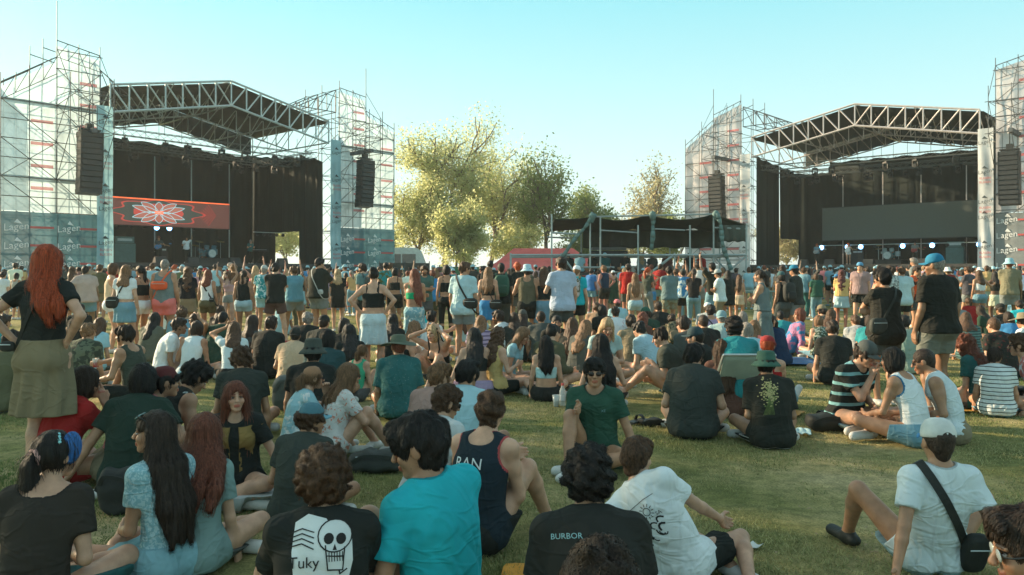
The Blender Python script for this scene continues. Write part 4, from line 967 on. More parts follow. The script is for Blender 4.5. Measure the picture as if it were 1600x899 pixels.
    for s in (-1,1):
        pr = p.get('armL' if s < 0 else 'armR', 'down'); Sj = J.Sh[s]; cu = .5
        if isinstance(pr, (tuple,list)): t = A3(*pr[:3]); pole = A3(*(pr[3:6] if len(pr) >= 6 else (.5*s,-.7,-.5))); hdv = None
        elif pr == 'down': t = Sj+A3(.07*s,.06,-.50); pole = A3(.4*s,-1,0); hdv = A3(0,.12,-1)
        elif pr == 'back': t = A3(.30*s+Sj[0]*.3, J.P[1]-.22+min(0,Sj[1])*.75, .045); pole = A3(.35*s,-1,.1); hdv = A3(.35*s,-1,-.12); cu = .12
        elif pr == 'backflat': t = A3(.24*s, J.P[1]-.34+Sj[1]*.5, .045); pole = A3(1*s,-.3,.1); hdv = A3(.2*s,-1,-.1); cu = .1
        elif pr == 'hug': t = A3(.02*s, max(J.knee[s][1],.34)+.02, J.knee[s][2]-.12); pole = A3(1.0*s,-.1,-.35); hdv = A3(-1*s,.15,-.1)
        elif pr == 'knee': t = J.knee[s]+A3(-.06*s,-.05,.085); pole = A3(.35*s,-.7,-.6); hdv = A3(-.15*s,1,-.45)
        elif pr == 'lap': t = J.P+A3(.07*s,.27,.12); pole = A3(.45*s,-.7,-.4); hdv = A3(-.7*s,.8,-.2)
        elif pr == 'phone': t = J.N+J.F*.27+J.R*.06*s-J.U*.16; pole = A3(.55*s,-.35,-1); hdv = A3(-.25*s,.6,.7); cu = .9
        elif pr == 'cup': t = J.N+J.F*.25+J.R*.17*s-J.U*.20; pole = A3(.6*s,-.5,-1); hdv = A3(-.4*s,.9,.2); cu = .9
        elif pr == 'hip': t = J.P+J.Rp*.185*s+A3(0,-.03,.10); pole = A3(1*s,-.55,0); hdv = A3(-.6*s,.6,-.4)
        elif pr == 'fold': t = J.N+J.F*.17-J.R*.08*s-J.U*(.25+.02*s); pole = A3(1*s,.0,-.7); hdv = A3(-1*s,.1,.15)
        elif pr == 'up': t = Sj+A3(.12*s,.16,.44); pole = A3(1*s,-.1,-.4); hdv = A3(0,.05,1)
        elif pr == 'chin': t = J.H+J.M[1]*.13-J.M[2]*.15; pole = A3(.5*s,.2,-1); hdv = A3(-.2*s,-.2,.9); cu = .9
        elif pr == 'head': t = J.H+J.M[0]*.10*s+J.M[2]*.04-J.M[1]*.0; pole = A3(1*s,.4,-.3); hdv = A3(-.8*s,0,.5)
        elif pr == 'ground': t = A3(.36*s,.05,.045); pole = A3(.5*s,-1,.2); hdv = A3(.4*s,.8,-.1); cu = .15
        elif pr == 'out': t = Sj+A3(.40*s,.22,-.10); pole = A3(0,-.6,-1); hdv = None
        else: raise ValueError(pr)
        e, w = ik(Sj, t, UA, FA, pole); J.el[s], J.wr[s] = e, w; J.hd[s] = nz_(hdv) if hdv is not None else nz_(w-e); J.curl[s] = cu
    return J

def hand_prims(J, s, fine, r):
    w, d = J.wr[s], nz_(J.hd[s]*.8+.2*nz_(J.wr[s]-J.el[s])); n = nz_(np.cross(d, A3(0,0,1)) if abs(d[2]) < .85 else A3(-s,0,0))
    lat = A3(0,0,1)-d*d[2] if abs(d[2]) < .85 else A3(0,1,0); lat = nz_(lat-d*(lat@d))
    if abs(d[2]) < .35 and w[2] < .09: lat = nz_(np.cross(d,A3(0,0,1))*(-s)); n = A3(0,0,-1)
    nrm = nz_(np.cross(lat, d)); 
    if nrm@n < 0: nrm = -nrm
    P = []; cu = J.curl[s]
    if w[2] < .09: cu = .08
    for k in range(4):
        o = (k-1.5)*.0195; base = w+d*.010+lat*o*.55; kn = w+d*(.088-.004*abs(k-1.2))+lat*o
        P.append(('cap',(base,kn,.0150,.0115)))
        if fine:
            L = (.062,.080,.086,.078)[k]; a = kn; dd = d
            for q,f in enumerate((.45,.31,.24)):
                dd = nz_(rotv(dd, lat, R(34*cu+7*q*cu)*(1 if np.cross(lat,dd)@nrm > 0 else -1))); b = a+dd*L*f; P.append(('cap',(a,b,.0094-.0008*q,.0086-.0008*q))); a = b
        else: P.append(('cap',(kn,kn+nz_(d+nrm*.5*cu)*.07,.011,.009)))
    tb = w+d*.025+lat*.022; tm = tb+nz_(d*.75+lat*.75+nrm*.3)*.045; P += [('cap',(tb,tm,.0135,.0105)),('cap',(tm,tm+nz_(d+lat*.25+nrm*.4)*.034,.0100,.0085))]
    return P

def build_person(p, name="person"):  # noqa
    """p: dict of pose and clothes; returns root"""
    Y = p['pos'][1]; h = max(.0095, 1.3*Y/800)*p.get('res',1); hh = max(.0050, .55*h) if p.get('face',1) else h*.7
    J = skeleton(p); S = J.S; B = J.B; fem = J.fem; g = np.random.default_rng(p.get('seed', int(abs(p['pos'][0]*917+Y*131))%99991)); fine = Y < 8.5
    if fine: hfine = .0058
    # grid
    allp = np.array([J.P,J.W,J.C,J.N,J.H]+[q[s] for q in (J.knee,J.ank,J.el,J.wr,J.Sh) for s in (-1,1)]+[J.toe[s][i] for s in (-1,1) for i in (0,1)]+[J.wr[s]+J.hd[s]*.12 for s in (-1,1)])
    lo = allp.min(0)-.20; hi = allp.max(0)+.20; lo[2] = max(lo[2],-.03); hi[2] = max(hi[2], J.H[2]+.24)
    hairy = p.get('hair','short'); 
    if hairy in ('long','pony','longcurl','braids'): lo[1] -= .06
    fineI = [(J.H-.145*1.0, J.H+.155)]
    if fine:
        for s in (-1,1):
            c = J.wr[s]+J.hd[s]*.08; fineI.append((c-.10, c+.10))
    axs = []
    for d in range(3):
        a = [lo[d]]
        while a[-1] < hi[d]:
            c = a[-1]; st = h
            if fineI[0][0][d] <= c <= fineI[0][1][d]: st = hh
            elif fine and any(q[0][d] <= c <= q[1][d] for q in fineI[1:]): st = min(h, hfine*1.15)
            a.append(c+st)
        axs.append(np.array(a, np.float32))
    f = Field(*axs); root = empty(name, (*p['pos'][:2], p['pos'][2] if len(p['pos']) > 2 else 0), R(p.get('rz',0))); root.scale = (S,S,S)
    sc = B
    T = f.new(); wd = (.162,.120,.138,.106) if fem else (.150,.136,.154,.118)
    wd = [w*(1+(B-1)*(1.0 if i in (0,1) else .7)) for i,w in enumerate(wd)]; fl = .68*(1+.35*(B-1)); belly = max(0,B-1.08)
    put(f,T,'ecap',(J.P+J.Up*.03, J.W, wd[0]-.01, wd[1], J.Fp, fl+.06), .02); put(f,T,'ecap',(J.W,J.C,wd[1],wd[2],J.Fm,fl),.05); put(f,T,'ecap',(J.C,J.N-J.U*.075,wd[2],wd[3],J.F,fl),.05)
    for s in (-1,1):
        put(f,T,'cap',(J.N-J.U*.01+J.R*.03*s-J.F*.01, J.Sh[s]+J.U*.004, .046, .052*(.9 if fem else 1.06)),.05)
        put(f,T,'ell',(J.P+J.Rp*.075*s-J.Fp*.055-J.Up*.03, (.092*B,.085*B,.088)),.04)
        if fem: put(f,T,'ell',(J.C+J.U*.010+J.F*.092+J.R*.062*s,(.052,.040,.050)),.04)
        else: put(f,T,'ell',(J.C+J.U*.05+J.F*.075+J.R*.07*s,(.075,.045,.06)),.04)
    if belly: put(f,T,'ell',(J.W+J.Fp*.06,(.14*B,.11*B,.14)),.06)
    AR = {}; FO = {}; TH = {}; CA = {}; am = .84 if fem else .95; am *= (1+.6*(B-1))
    for s in (-1,1):
        q = f.new(); put(f,q,'cap',(J.Sh[s],J.el[s],.052*am,.037*am),.01); m = J.Sh[s]*.62+J.el[s]*.38; put(f,q,'ell',(m,A3(.046,.046,.05)*am),.03); AR[s] = q
        q = f.new(); m = J.el[s]*.7+J.wr[s]*.3; put(f,q,'cap',(J.el[s],m,.037*am,.039*am),.01); put(f,q,'cap',(m,J.wr[s],.038*am,.0245*am),.01); FO[s] = q
        q = f.new(); put(f,q,'cap',(J.hip[s],J.knee[s],.088*(1+.8*(B-1))*(1.03 if fem else 1),.053*(1+.5*(B-1))),.02); TH[s] = q
        q = f.new(); m = J.knee[s]*.68+J.ank[s]*.32; bk = nz_(np.cross(J.ank[s]-J.knee[s], J.Rp)) ; put(f,q,'cap',(J.knee[s],m-0*bk,.050,.054*(1+.4*(B-1))),.01); put(f,q,'cap',(m,J.ank[s],.053*(1+.4*(B-1)),.034),.02); CA[s] = q
    arms = {s: smin(AR[s],FO[s],.015) for s in (-1,1)}; legs = {s: smin(TH[s],CA[s],.02) for s in (-1,1)}
    body = T.copy()
    for s in (-1,1): body = smin(body, arms[s], .035); 
    for s in (-1,1): body = smin(body, legs[s], .03)
    # neck, head
    put(f,body,'cap',(J.N-J.U*.03, J.H-J.M[2]*.05-J.M[1]*.02, .056 if not fem else .047, .052 if not fem else .044),.035)
    Hs = J.hs; M = J.M; HP = lambda x,y,z: J.H+(M[0]*x+M[1]*y+M[2]*z)*Hs
    Hd = f.new(); er = lambda *r: A3(*r)*Hs
    put(f,Hd,'ell',(HP(0,-.016,.020),er(.0735,.092,.093),M),.01); put(f,Hd,'ell',(HP(0,.022,-.052),er(.054 if not fem else .050,.062,.062),M),.035)
    if hh < .013:
        put(f,Hd,'ell',(HP(0,.064,-.098),er(.024,.020,.017),M),.025)
        for s in (-1,1):
            put(f,Hd,'ell',(HP(.036*s,.058,-.030),er(.024,.024,.022),M),.02); put(f,Hd,'cap',(HP(.012*s,.084,.021),HP(.042*s,.073,.021),.009*Hs,.008*Hs),.014)
            put(f,Hd,'ell',(HP(.031*s,.096,.001),er(.016,.018,.012),M),.010,'sub'); put(f,Hd,'ell',(HP(.076*s,-.008,-.006),er(.010,.021,.032),M),.008)
            put(f,Hd,'ell',(HP(.011*s,.100,-.030),er(.009,.008,.007),M),.006)
        put(f,Hd,'cap',(HP(0,.084,.010),HP(0,.107,-.026),.0085*Hs,.0115*Hs),.012); put(f,Hd,'ell',(HP(0,.087,-.0585),er(.022,.010,.0065),M),.008); put(f,Hd,'ell',(HP(0,.085,-.070),er(.019,.011,.007),M),.008)
        put(f,Hd,'ell',(HP(0,.100,-.0645),er(.022,.008,.0022),M),.004,'sub')
    body = smin(body, Hd, .02)
    hands = f.new()
    for s in (-1,1):
        for kd, ar in hand_prims(J, s, fine, g): put(f,hands,kd,ar,.008 if fine else .015,pad=.04)
        hp_ = f.new()
    body = smin(body, hands, .012)
    feet = f.new()
    for s in (-1,1):
        a,b = J.toe[s]; put(f,feet,'ecap',(a,b,.036,.034,nz_(np.cross(nz_(b-a),J.Rp if abs((b-a)@J.Rp)<.9*np.linalg.norm(b-a) else A3(0,0,1))),.75),.02); put(f,feet,'cap',(J.ank[s],(a*.7+b*.3),.035,.036),.03)
    body = smin(body, feet, .02)
    V, Fc = nets(f, body)
    # vertex colour of lips, brows, lash line (in head space)
    Lc = (V-J.H)@M.T/Hs; col = np.ones((len(V),3),np.float32); x,y,z = np.abs(Lc[:,0]),Lc[:,1],Lc[:,2]
    fr_ = (y > .045)&(np.linalg.norm(Lc,axis=1)<.15)
    brow = fr_&(x>.012)&(x<.048)&(z>.019+.06*(x-.012)*(x<.035))&(z<.031+.06*(x-.012)*(x<.035)); eye = fr_&(x>.015)&(x<.047)&(z>.003)&(z<.012)
    lip = fr_&(x<.023)&(z>-.076)&(z<-.053)&(y>.074)
    hc = A3(*p.get('hc',(.03,.02,.015)))
    sk = A3(*p.get('skin',(.50,.31,.21)))
    col[brow] = np.clip(hc*1.3/sk,0,.75); col[eye] = np.clip(A3(.10,.07,.05)/sk,0,1)*.8; col[lip] = A3(.92,.55,.55) if not fem else A3(.85,.42,.42)
    if p.get('beard'):
        bd = (np.linalg.norm(Lc,axis=1)<.16)&(z<-.035)&(y>-.03)&(z<-.045+.35*np.maximum(0,x-.03))&~lip&(z>-.13); col[bd] = np.clip(hc*2/sk,0,.7)
    cheek = fr_&(x>.025)&(x<.055)&(z<-.01)&(z>-.045); col[cheek] = A3(1.0,.90,.88)
    o = np_mesh("body", V, Fc, SKIN, root, True, col); o.color = (*sk,1)
    up = lambda P_: P_
    X,Yy,Z = f.x[:,None,None], f.y[None,:,None], f.z[None,None,:]
    def plane(c, n): n = nz_(n); return ((X-c[0])*n[0]+(Yy-c[1])*n[1]+(Z-c[2])*n[2]).astype(np.float32)      # >0 along n
    ph = g.uniform(0,6.28,8); ra = [nz_(g.normal(0,1,3)) for _ in range(4)]
    def folds(amp, sc_=1.0):
        a = ra[0]*9*sc_; b = ra[1]*17*sc_; c = A3(g.choice([-1,1])*g.uniform(.5,1.1),g.normal(0,.5),.75)*50*sc_; d = nz_(A3(ra[2][0],ra[2][1],ra[2][2]*1.2))*46*sc_
        w = 1.3*np.sin(X*a[0]+Yy*a[1]+Z*a[2]+ph[0])+.8*np.sin(X*b[0]+Yy*b[1]+Z*b[2]+ph[1])
        n1 = 1-np.abs(np.sin(.5*(X*c[0]+Yy*c[1]+Z*c[2])+w+ph[2])); n2 = 1-np.abs(np.sin(.5*(X*d[0]+Yy*d[1]+Z*d[2])+w*1.2+ph[3]))
        mk = .55+.45*np.sin(X*7*ra[3][0]*2+Yy*6+Z*9+ph[5])*np.sin(Z*6+X*5+ph[6]); return (amp*.75*mk*(n1**4*1.1+n2**4*1.3-.45)).astype(np.float32)
    top = p.get('top','tee'); parts = {}
    sit = p.get('legs','stand') not in ('stand','bend','seat')
    t = .010+.003*p.get('loose',1); topF = None
    fitted = top in ('tank','crop','bandeau','bra','croptee','fitted','sleeveless','corset')
    if top not in (None,'none'):
        tf = T.copy(); loose = p.get('loose',1.0)*(0.25 if fitted else 1.0)
        if loose > .3: # cloth hangs from shoulder blades and bridges the waist
            lw = .012*loose; put(f,tf,'ecap',(J.P+J.Up*(.02), J.C, wd[0]+.004+lw, wd[2]-.004, J.Fm, fl+.02),.05)
        tf = tf-(.008 if fitted else t)
        hem = {'crop':.17,'croptee':.13,'bandeau':.20,'bra':.215,'corset':.05,'tank':.01,'sleeveless':-.02,'fitted':-.0}.get(top, -.06 if not sit else -.085)
        if p.get('bot') in ('skirt','mini','midi') and hem < .04: hem = .04
        if p.get('hem') is not None: hem = p['hem']
        drop = max(0,.10-hem)
        tf = tf+folds(.003 if fitted else .0062*min(loose,1.4)+.002)*np.clip(.35-plane(J.N,J.U)*2.2,.15,1.3)
        if not fitted and not sit: tf = tf-.02*loose*np.clip(-plane(J.W,J.Up)*4,0,1)
        if sit and hem < .0:
            for s in (-1,1): tf = smin(tf, np.maximum(TH[s]-.026, plane(J.hip[s]+(J.knee[s]-J.hip[s])*.28, J.knee[s]-J.hip[s])), .05)
        tf = np.maximum(tf, -plane(J.P+J.Up*hem, J.Up)) if not (sit and hem < 0) else np.maximum(tf, -plane(J.P+J.Up*hem, A3(0,0,1)))
        sleeve = p.get('sleeve', {'tee':.62,'croptee':.5,'fitted':.42,'long':1,'dress':0,'puff':.35}.get(top,0))
        if top == 'dress': sleeve = p.get('sleeve',0)
        if sleeve > 0:
            for s in (-1,1):
                ax_ = nz_(J.el[s]-J.Sh[s])
                if sleeve <= 1.0 and top != 'long':
                    e = J.Sh[s]+(J.el[s]-J.Sh[s])*sleeve
                    q = f.new(); fr0 = .008 if fitted else .015+.008*loose; put(f,q,'cap',(J.Sh[s]-ax_*.0,e+ax_*.05,.052*am+.010,.044*am+fr0+(.012 if top=='puff' else 0)),.02); q = smin(q, AR[s]-.010,.02)
                    q = q+folds(.0035,1.1); q = np.maximum(q, plane(e, nz_(ax_+A3(0,0,-.15))))
                else:
                    q = smin(AR[s],FO[s],.03)-.016+folds(.006,1.1); q = np.maximum(q, plane(J.wr[s]-nz_(J.wr[s]-J.el[s])*.015, J.wr[s]-J.el[s]))
                tf = smin(tf, q, .035)
        # neckline
        nr = p.get('neckr', .068 if not fem else .074); nc = f.new(); put(f,nc,'cap',(J.N+J.F*.012-J.U*.0, J.N+J.U*.2, nr, nr+.02),.01,pad=.2); tf = -smin(-tf, nc, .008)
        if top in ('tank','sleeveless','dress') and sleeve <= 0:
            for s in (-1,1):
                q = f.new(); put(f,q,'ell',(J.Sh[s]+J.R*s*(.045 if top!='sleeveless' else .058)-J.U*.015,(.085,.11,.105)),.01,pad=.2); tf = -smin(-tf, q, .01)
            q = f.new(); put(f,q,'ell',(J.N-J.F*.085-J.U*.0,(.085,.06,.07 if p.get('scoop',1)<1.5 else .13)),.01,pad=.2); 
            if top != 'sleeveless': tf = -smin(-tf, q, .01)
        if top in ('bandeau','bra','crop','corset'):
            lv = {'bandeau':.165,'bra':.17,'crop':.12,'corset':.17}[top]; tf = np.maximum(tf, plane(J.N-J.U*lv, J.U))
            st_ = MB()
            if top != 'bandeau' and not p.get('nostrap'):
                for s in (-1,1):
                    pts = []
                    for a in np.linspace(-1,1,9):                      # over the shoulder, back to front
                        dv = nz_(-J.F*cos((a+1)*pi/2)+J.U*sin((a+1)*pi/2)*1.2); c0 = J.N-J.U*.13+J.R*.082*s
                        pts.append((c0,dv))
                    parts.setdefault('straps',[]).append(pts)
        topF = tf
        V2,F2 = nets(f, tf); pm = cloth(p.get('pat'))
        if len(F2):
            tm, mi = trimfaces(p, V2, F2, J, nr, top, sleeve, J.Sh)
            o = np_mesh({'dress':'dress','tee':'shirt','tank':'tank_top','bandeau':'bandeau_top','bra':'bikini_top','crop':'crop_top'}.get(top,'shirt'), V2, F2, None, root, True, mats=[pm, tm], mi=mi); o.color = (*p.get('tc',(.5,.5,.5)),1); p['_top'] = o
            p['_topV'] = (V2,F2)
    allF = body if topF is None else np.minimum(body, topF)
    p['_f'] = (f, allF, J); p['_T'] = T
    if parts.get('straps'):
        for pts in parts['straps']:
            P_ = [march(f, body, c0, dv) for c0,dv in pts]; ribbon([q+d*.006 for q,(c,d) in zip(P_,pts)], [d for c,d in pts], p.get('strapw',.02), .004).build("strap", cloth(p.get('pat')), root).color = (*p.get('tc',(.5,.5,.5)),1)
    # bottoms
    bot = p.get('bot','shorts')
    if bot not in (None,'none'):
        q = T.copy(); k = .04; fr2 = {'shorts':.62,'mini':.35,'short':.30,'denim':.30,'pants':1,'jeans':1,'wide':1,'bermuda':.92,'skirt':.5,'midi':.9,'leggings':1}[bot]
        fr2 = p.get('bl', fr2)
        infl = {'shorts':.020,'bermuda':.026,'denim':.012,'short':.014,'pants':.020,'jeans':.014,'wide':.035,'leggings':.006,'skirt':.014,'mini':.012,'midi':.02}[bot]
        if bot in ('skirt','mini','midi') and not sit:
            z0 = J.P+J.Up*.10; z1 = J.P+A3(0,.0,-.43*fr2*2*.5-.12) ; flare = {'skirt':.045,'mini':.022,'midi':.05}[bot]+p.get('flare',0)
            qq = f.new(); put(f,qq,'ecap',(J.P+J.Up*.09,J.P,wd[1]+.004,wd[0]+.012,J.Fp,fl+.08),.03); put(f,qq,'ecap',(J.P,z1-A3(0,0,.08),wd[0]+.010,wd[0]+.012+flare,J.Fp,.78),.03)
            qq = smin(qq, T-.008, .03)
            az = np.arctan2(Yy,X+1e-6)
            qq = qq+(.006+flare*.14)*np.sin(az*9+ph[4]+2*np.sin(Z*6))*np.clip(-plane(J.P,A3(0,0,1))*5,0,1); q = np.maximum(qq, plane(z1, A3(0,0,-1)))
        else:
            for s in (-1,1):
                e = J.hip[s]+(J.knee[s]-J.hip[s])*min(fr2,1.0); ax_ = nz_(J.knee[s]-J.hip[s])
                r_ = f.new(); rr1 = .088*(1+.8*(B-1))+infl; rr2 = .053*(1+.5*(B-1))+infl*1.5+(.02 if bot in('bermuda','shorts','denim') else 0)
                put(f,r_,'cap',(J.hip[s],J.knee[s],rr1,rr2),.02); 
                if fr2 < 1: r_ = np.maximum(r_, plane(e, ax_))
                else:
                    cf = .022 if bot in ('pants','jeans') else (.05 if bot == 'wide' else .007)
                    c_ = f.new(); put(f,c_,'cap',(J.knee[s],J.ank[s],.054+cf*.8,.036+cf*1.25),.02); c_ = np.maximum(c_, plane(J.ank[s]-nz_(J.ank[s]-J.knee[s])*.02, J.ank[s]-J.knee[s])); r_ = smin(r_, c_, .03)
                q = smin(q+0, r_, k if bot not in ('skirt','midi','mini') else .10) if s > -1 else smin(T-(infl*.8 if not (sit and top in ('tee','long')) else .004), r_, k if bot not in ('skirt','midi','mini') else .10)
            if bot in ('skirt','mini','midi'):
                m_ = (J.hip[1]+J.hip[-1])/2; e_ = (J.knee[1]+J.knee[-1])/2; r_ = f.new(); put(f,r_,'cap',(m_,m_+(e_-m_)*fr2,.10,.09),.02); q = smin(q, np.maximum(r_, plane(m_+(e_-m_)*fr2, e_-m_)), .06)
            q = q+folds(.006 if bot != 'leggings' else .001, 1.2)
        wl = p.get('waist', .085 if not (sit and top in ('tee','long') ) else -.005); q = np.maximum(q, plane(J.P+J.Up*wl, J.Up))
        V2,F2 = nets(f, q)
        if len(F2): o = np_mesh({'skirt':'skirt','mini':'skirt','midi':'skirt','pants':'trousers','jeans':'jeans','wide':'trousers','leggings':'leggings'}.get(bot,'shorts'), V2, F2, cloth(p.get('bpat')), root, True); o.color = (*p.get('bc',(.1,.1,.1)),1)
    # shoes
    if p.get('shoes',1) and (not sit or p.get('shoes',1) == 2 or Y < 14):
        for s in (-1,1):
            q = f.new(); a,b = J.toe[s]; ax_ = nz_(b-a); nn = nz_(np.cross(ax_,J.Rp if abs(ax_@J.Rp)<.9 else A3(0,0,1)))
            put(f,q,'ecap',(a-ax_*.005,b+ax_*.012,.042,.042,nn,.85),.02,pad=.06); put(f,q,'cap',(J.ank[s]-A3(0,0,.02),(a*.7+b*.3),.043,.040),.03,pad=.06)
            V2,F2 = nets(f, q)
            if len(F2): o = np_mesh("shoe", V2, F2, SHOEM, root, True); o.color = (*p.get('shc',(.6,.6,.58)),1)
    hairbuild(p, f, J, root, HP, er, M, Hs, g, body, topF, h, hh)
    # eyes where a face can be read
    if Y < 9 and p.get('face',1) and not p.get('hideface'):
        for s in (-1,1):
            V_, F_ = uv_ball(10,8); e = V_*A3(.0125,.009,.0058)*Hs; c = HP(.031*s,.0775,.0)
            W_ = e@M+c; cc = np.where((V_[:,0]**2 < .26)&(V_[:,1]>0), 0, 1)[:,None]*A3(.42,.36,.33)+A3(.015,.01,.008); np_mesh("eye", W_, F_, EYEM, root, True, cc.astype(np.float32))
    if p.get('glasses'): glasses(p, root, HP, M, Hs)
    if p.get('hat'): hat(p, root, HP, M, Hs)
    return root
def rib_mat():
    m = mat("collar_rib", (1,1,1), .9, objcol=True, bump=.5, bs=300)
    for n in m.node_tree.nodes:
        if n.type == 'MAP_RANGE': n.inputs['To Min'].default_value = .55; n.inputs['To Max'].default_value = .78
    return m
def trimfaces(p, V, F, J, nr, top, sleeve, Sh):
    """neckband (and armhole edging) faces get the rib or the trim colour"""
    c = V[F].mean(1); a = J.N+J.F*.012; x,y,z = c[:,0],c[:,1],c[:,2]; d = d_cap(x,y,z,a,J.N+J.U*.2,nr,nr+.02); w = .014 if top in ('tee','fitted','long','puff') else .012
    on = d < w
    if top in ('tank','sleeveless','dress') and sleeve <= 0 and p.get('trim'):
        for s in (-1,1): on |= d_ell(x,y,z,Sh[s]+J.R*s*(.045 if top!='sleeveless' else .058)-J.U*.015,(.085,.11,.105)) < .013
    tm = mat("trim_edging", p['trim'], .85) if p.get('trim') else RIB[0]
    return tm, on.astype(np.int32)
RIB = []
RIB.append(rib_mat())
def uv_ball(n, m):
    V = []; F = []
    for j in range(m+1):
        for i in range(n): a = 2*pi*i/n; b = pi*j/m; V.append((sin(b)*cos(a), sin(b)*sin(a), cos(b)))
    for j in range(m):
        for i in range(n): F.append((j*n+i, (j+1)*n+i, (j+1)*n+(i+1)%n, j*n+(i+1)%n))
    return np.array(V), np.array(F)
def march(f, F, c, d, far=.45):
    """from far outside inwards to the surface"""
    d = nz_(d)
    for r in np.arange(far, 0.0, -.006):
        q = c+d*r; i = [min(max(np.searchsorted(a, q[k])-1,0),len(a)-2) for k,a in enumerate((f.x,f.y,f.z))]
        if F[i[0],i[1],i[2]] < .002: return q
    return c+d*.05
def ribbon(pts, nrm, w, th):
    mb = MB(); P = [np.array(q,float) for q in pts]; n = len(P); V = []
    for i in range(n):
        t = nz_(P[min(i+1,n-1)]-P[max(i-1,0)]); s = nz_(np.cross(t, nrm[i])); nn = nz_(np.cross(s,t))
        V += [P[i]-s*w/2-nn*th/2, P[i]+s*w/2-nn*th/2, P[i]+s*w/2+nn*th/2, P[i]-s*w/2+nn*th/2]
    F = []
    for i in range(n-1):
        for k in range(4): F.append((4*i+k, 4*i+(k+1)%4, 4*i+4+(k+1)%4, 4*i+4+k))
    F += [(0,3,2,1), (4*n-4,4*n-3,4*n-2,4*n-1)]
    return mb.add(V, F)
def glasses(p, root, HP, M, Hs):
    p['glasses'] = str(p['glasses']); up = p['glasses'] in ('head','headtint'); y0, z0 = (.086,.0) if not up else (.068,.100); lm = GLASS_G if 'tint' in p['glasses'] else GLASS_D
    if p['glasses'] == 'clear': lm = mat("clear_lens",(.45,.50,.50),.1,spec=.8)
    fr_ = MB()
    for s in (-1,1):
        V,F = uv_ball(12,8); c = HP(.032*s, y0+.006, z0); W_ = (V*A3(.026,.004 if not up else .006,.019 if 'tint' not in p['glasses'] else .024)*Hs)
        if up: W_ = W_@np.array([[1,0,0],[0,cos(.9),sin(.9)],[0,-sin(.9),cos(.9)]])
        np_mesh("lens", W_@M+c, F, lm, root, True)
        b = HP(.078*s,-.005,.004) if not up else HP(.082*s,-.03,.05); fr_.tube(HP(.058*s,y0,z0+.003), HP(.074*s,y0-.02,z0+.003), .003, 5).tube(HP(.074*s,y0-.02,z0+.003), b, .003, 5)
    fr_.tube(HP(-.060,y0+.004,z0+.008),HP(.060,y0+.004,z0+.008),.0028,5); fr_.build("glasses_frame", DARK, root)
def hat(p, root, HP, M, Hs):
    k = p['hat']; col = p.get('hatc',(.1,.15,.13)); mb = MB(); n = 20
    def L(prof, sx=1, sy=1.12, tilt=0, bend=None):
        b = MB().lathe(prof, (0,0,0), n); V = b.v[0]*A3(sx,sy,1)
        if bend: V[:,2] += bend(V)
        V = V*Hs; V[:,1] -= .016*Hs
        if tilt: c,s = cos(tilt),sin(tilt); V = np.stack([V[:,0], V[:,1]*c-V[:,2]*s, V[:,1]*s+V[:,2]*c],1)
        mb.add(V@M+np.asarray(HP(0,0,0)), b.f)
    if k == 'bucket':
        L([(0,.150),(.05,.148),(.078,.138),(.086,.120),(.094,.055),(.098,.048),(.128,.018),(.146,-.006),(.143,-.010),(.100,.040),(.0,.04)]); nm = "bucket_hat"
    elif k == 'sun':
        L([(0,.145),(.05,.143),(.078,.130),(.090,.065),(.094,.055),(.150,.040),(.205,.030),(.207,.026),(.10,.046),(.0,.046)], bend=lambda V: .02*np.sin(2*np.arctan2(V[:,1],V[:,0]))*(np.hypot(V[:,0],V[:,1])>.12)); nm = "sun_hat"
    elif k == 'bandana':
        L([(0,.124),(.04,.120),(.07,.10),(.086,.06),(.089,.030),(.083,.026),(0,.03)], tilt=.15); nm = "headscarf"
    else:
        L([(0,.136),(.035,.133),(.062,.118),(.082,.088),(.0905,.052),(.0905,.030),(.085,.026),(.0,.04)], tilt=-.08 if k=='cap' else .10); nm = "cap"
        d = 1 if k == 'cap' else -1; V = []; F = []
        for j in range(5):
            for i in range(11):
                a = -1.15+2.3*i/10; r = j/4; x = .090*sin(a)*(1-.12*r); y = d*(.092*cos(a)*1.0+.085*r*cos(a*.75)); z = .040-.010*r-.03*abs(sin(a))*0-.022*(x/.09)**2*(.3+r) - (.012 if d < 0 else 0)
                V.append((x,y-.016,z))
        m_ = len(V); V2 = [(x,y,z-.006) for x,y,z in V]; F = [(j*11+i,j*11+i+1,(j+1)*11+i+1,(j+1)*11+i) for j in range(4) for i in range(10)]; F += [tuple(q+m_ for q in fc[::-1]) for fc in F]
        F += [(44+i,44+i+1,m_+44+i+1,m_+44+i) for i in range(10)]
        b = MB().add((np.array(V+V2)*Hs)@M+np.asarray(HP(0,0,0)), F); o = b.build("cap_brim", HATM, root, smooth=True); o.color = (*p.get('brimc',col),1)
        if k == 'capback':                                                     # opening with strap at the front side
            pass
    o = mb.build(nm, HATM, root, smooth=True); o.color = (*col,1)

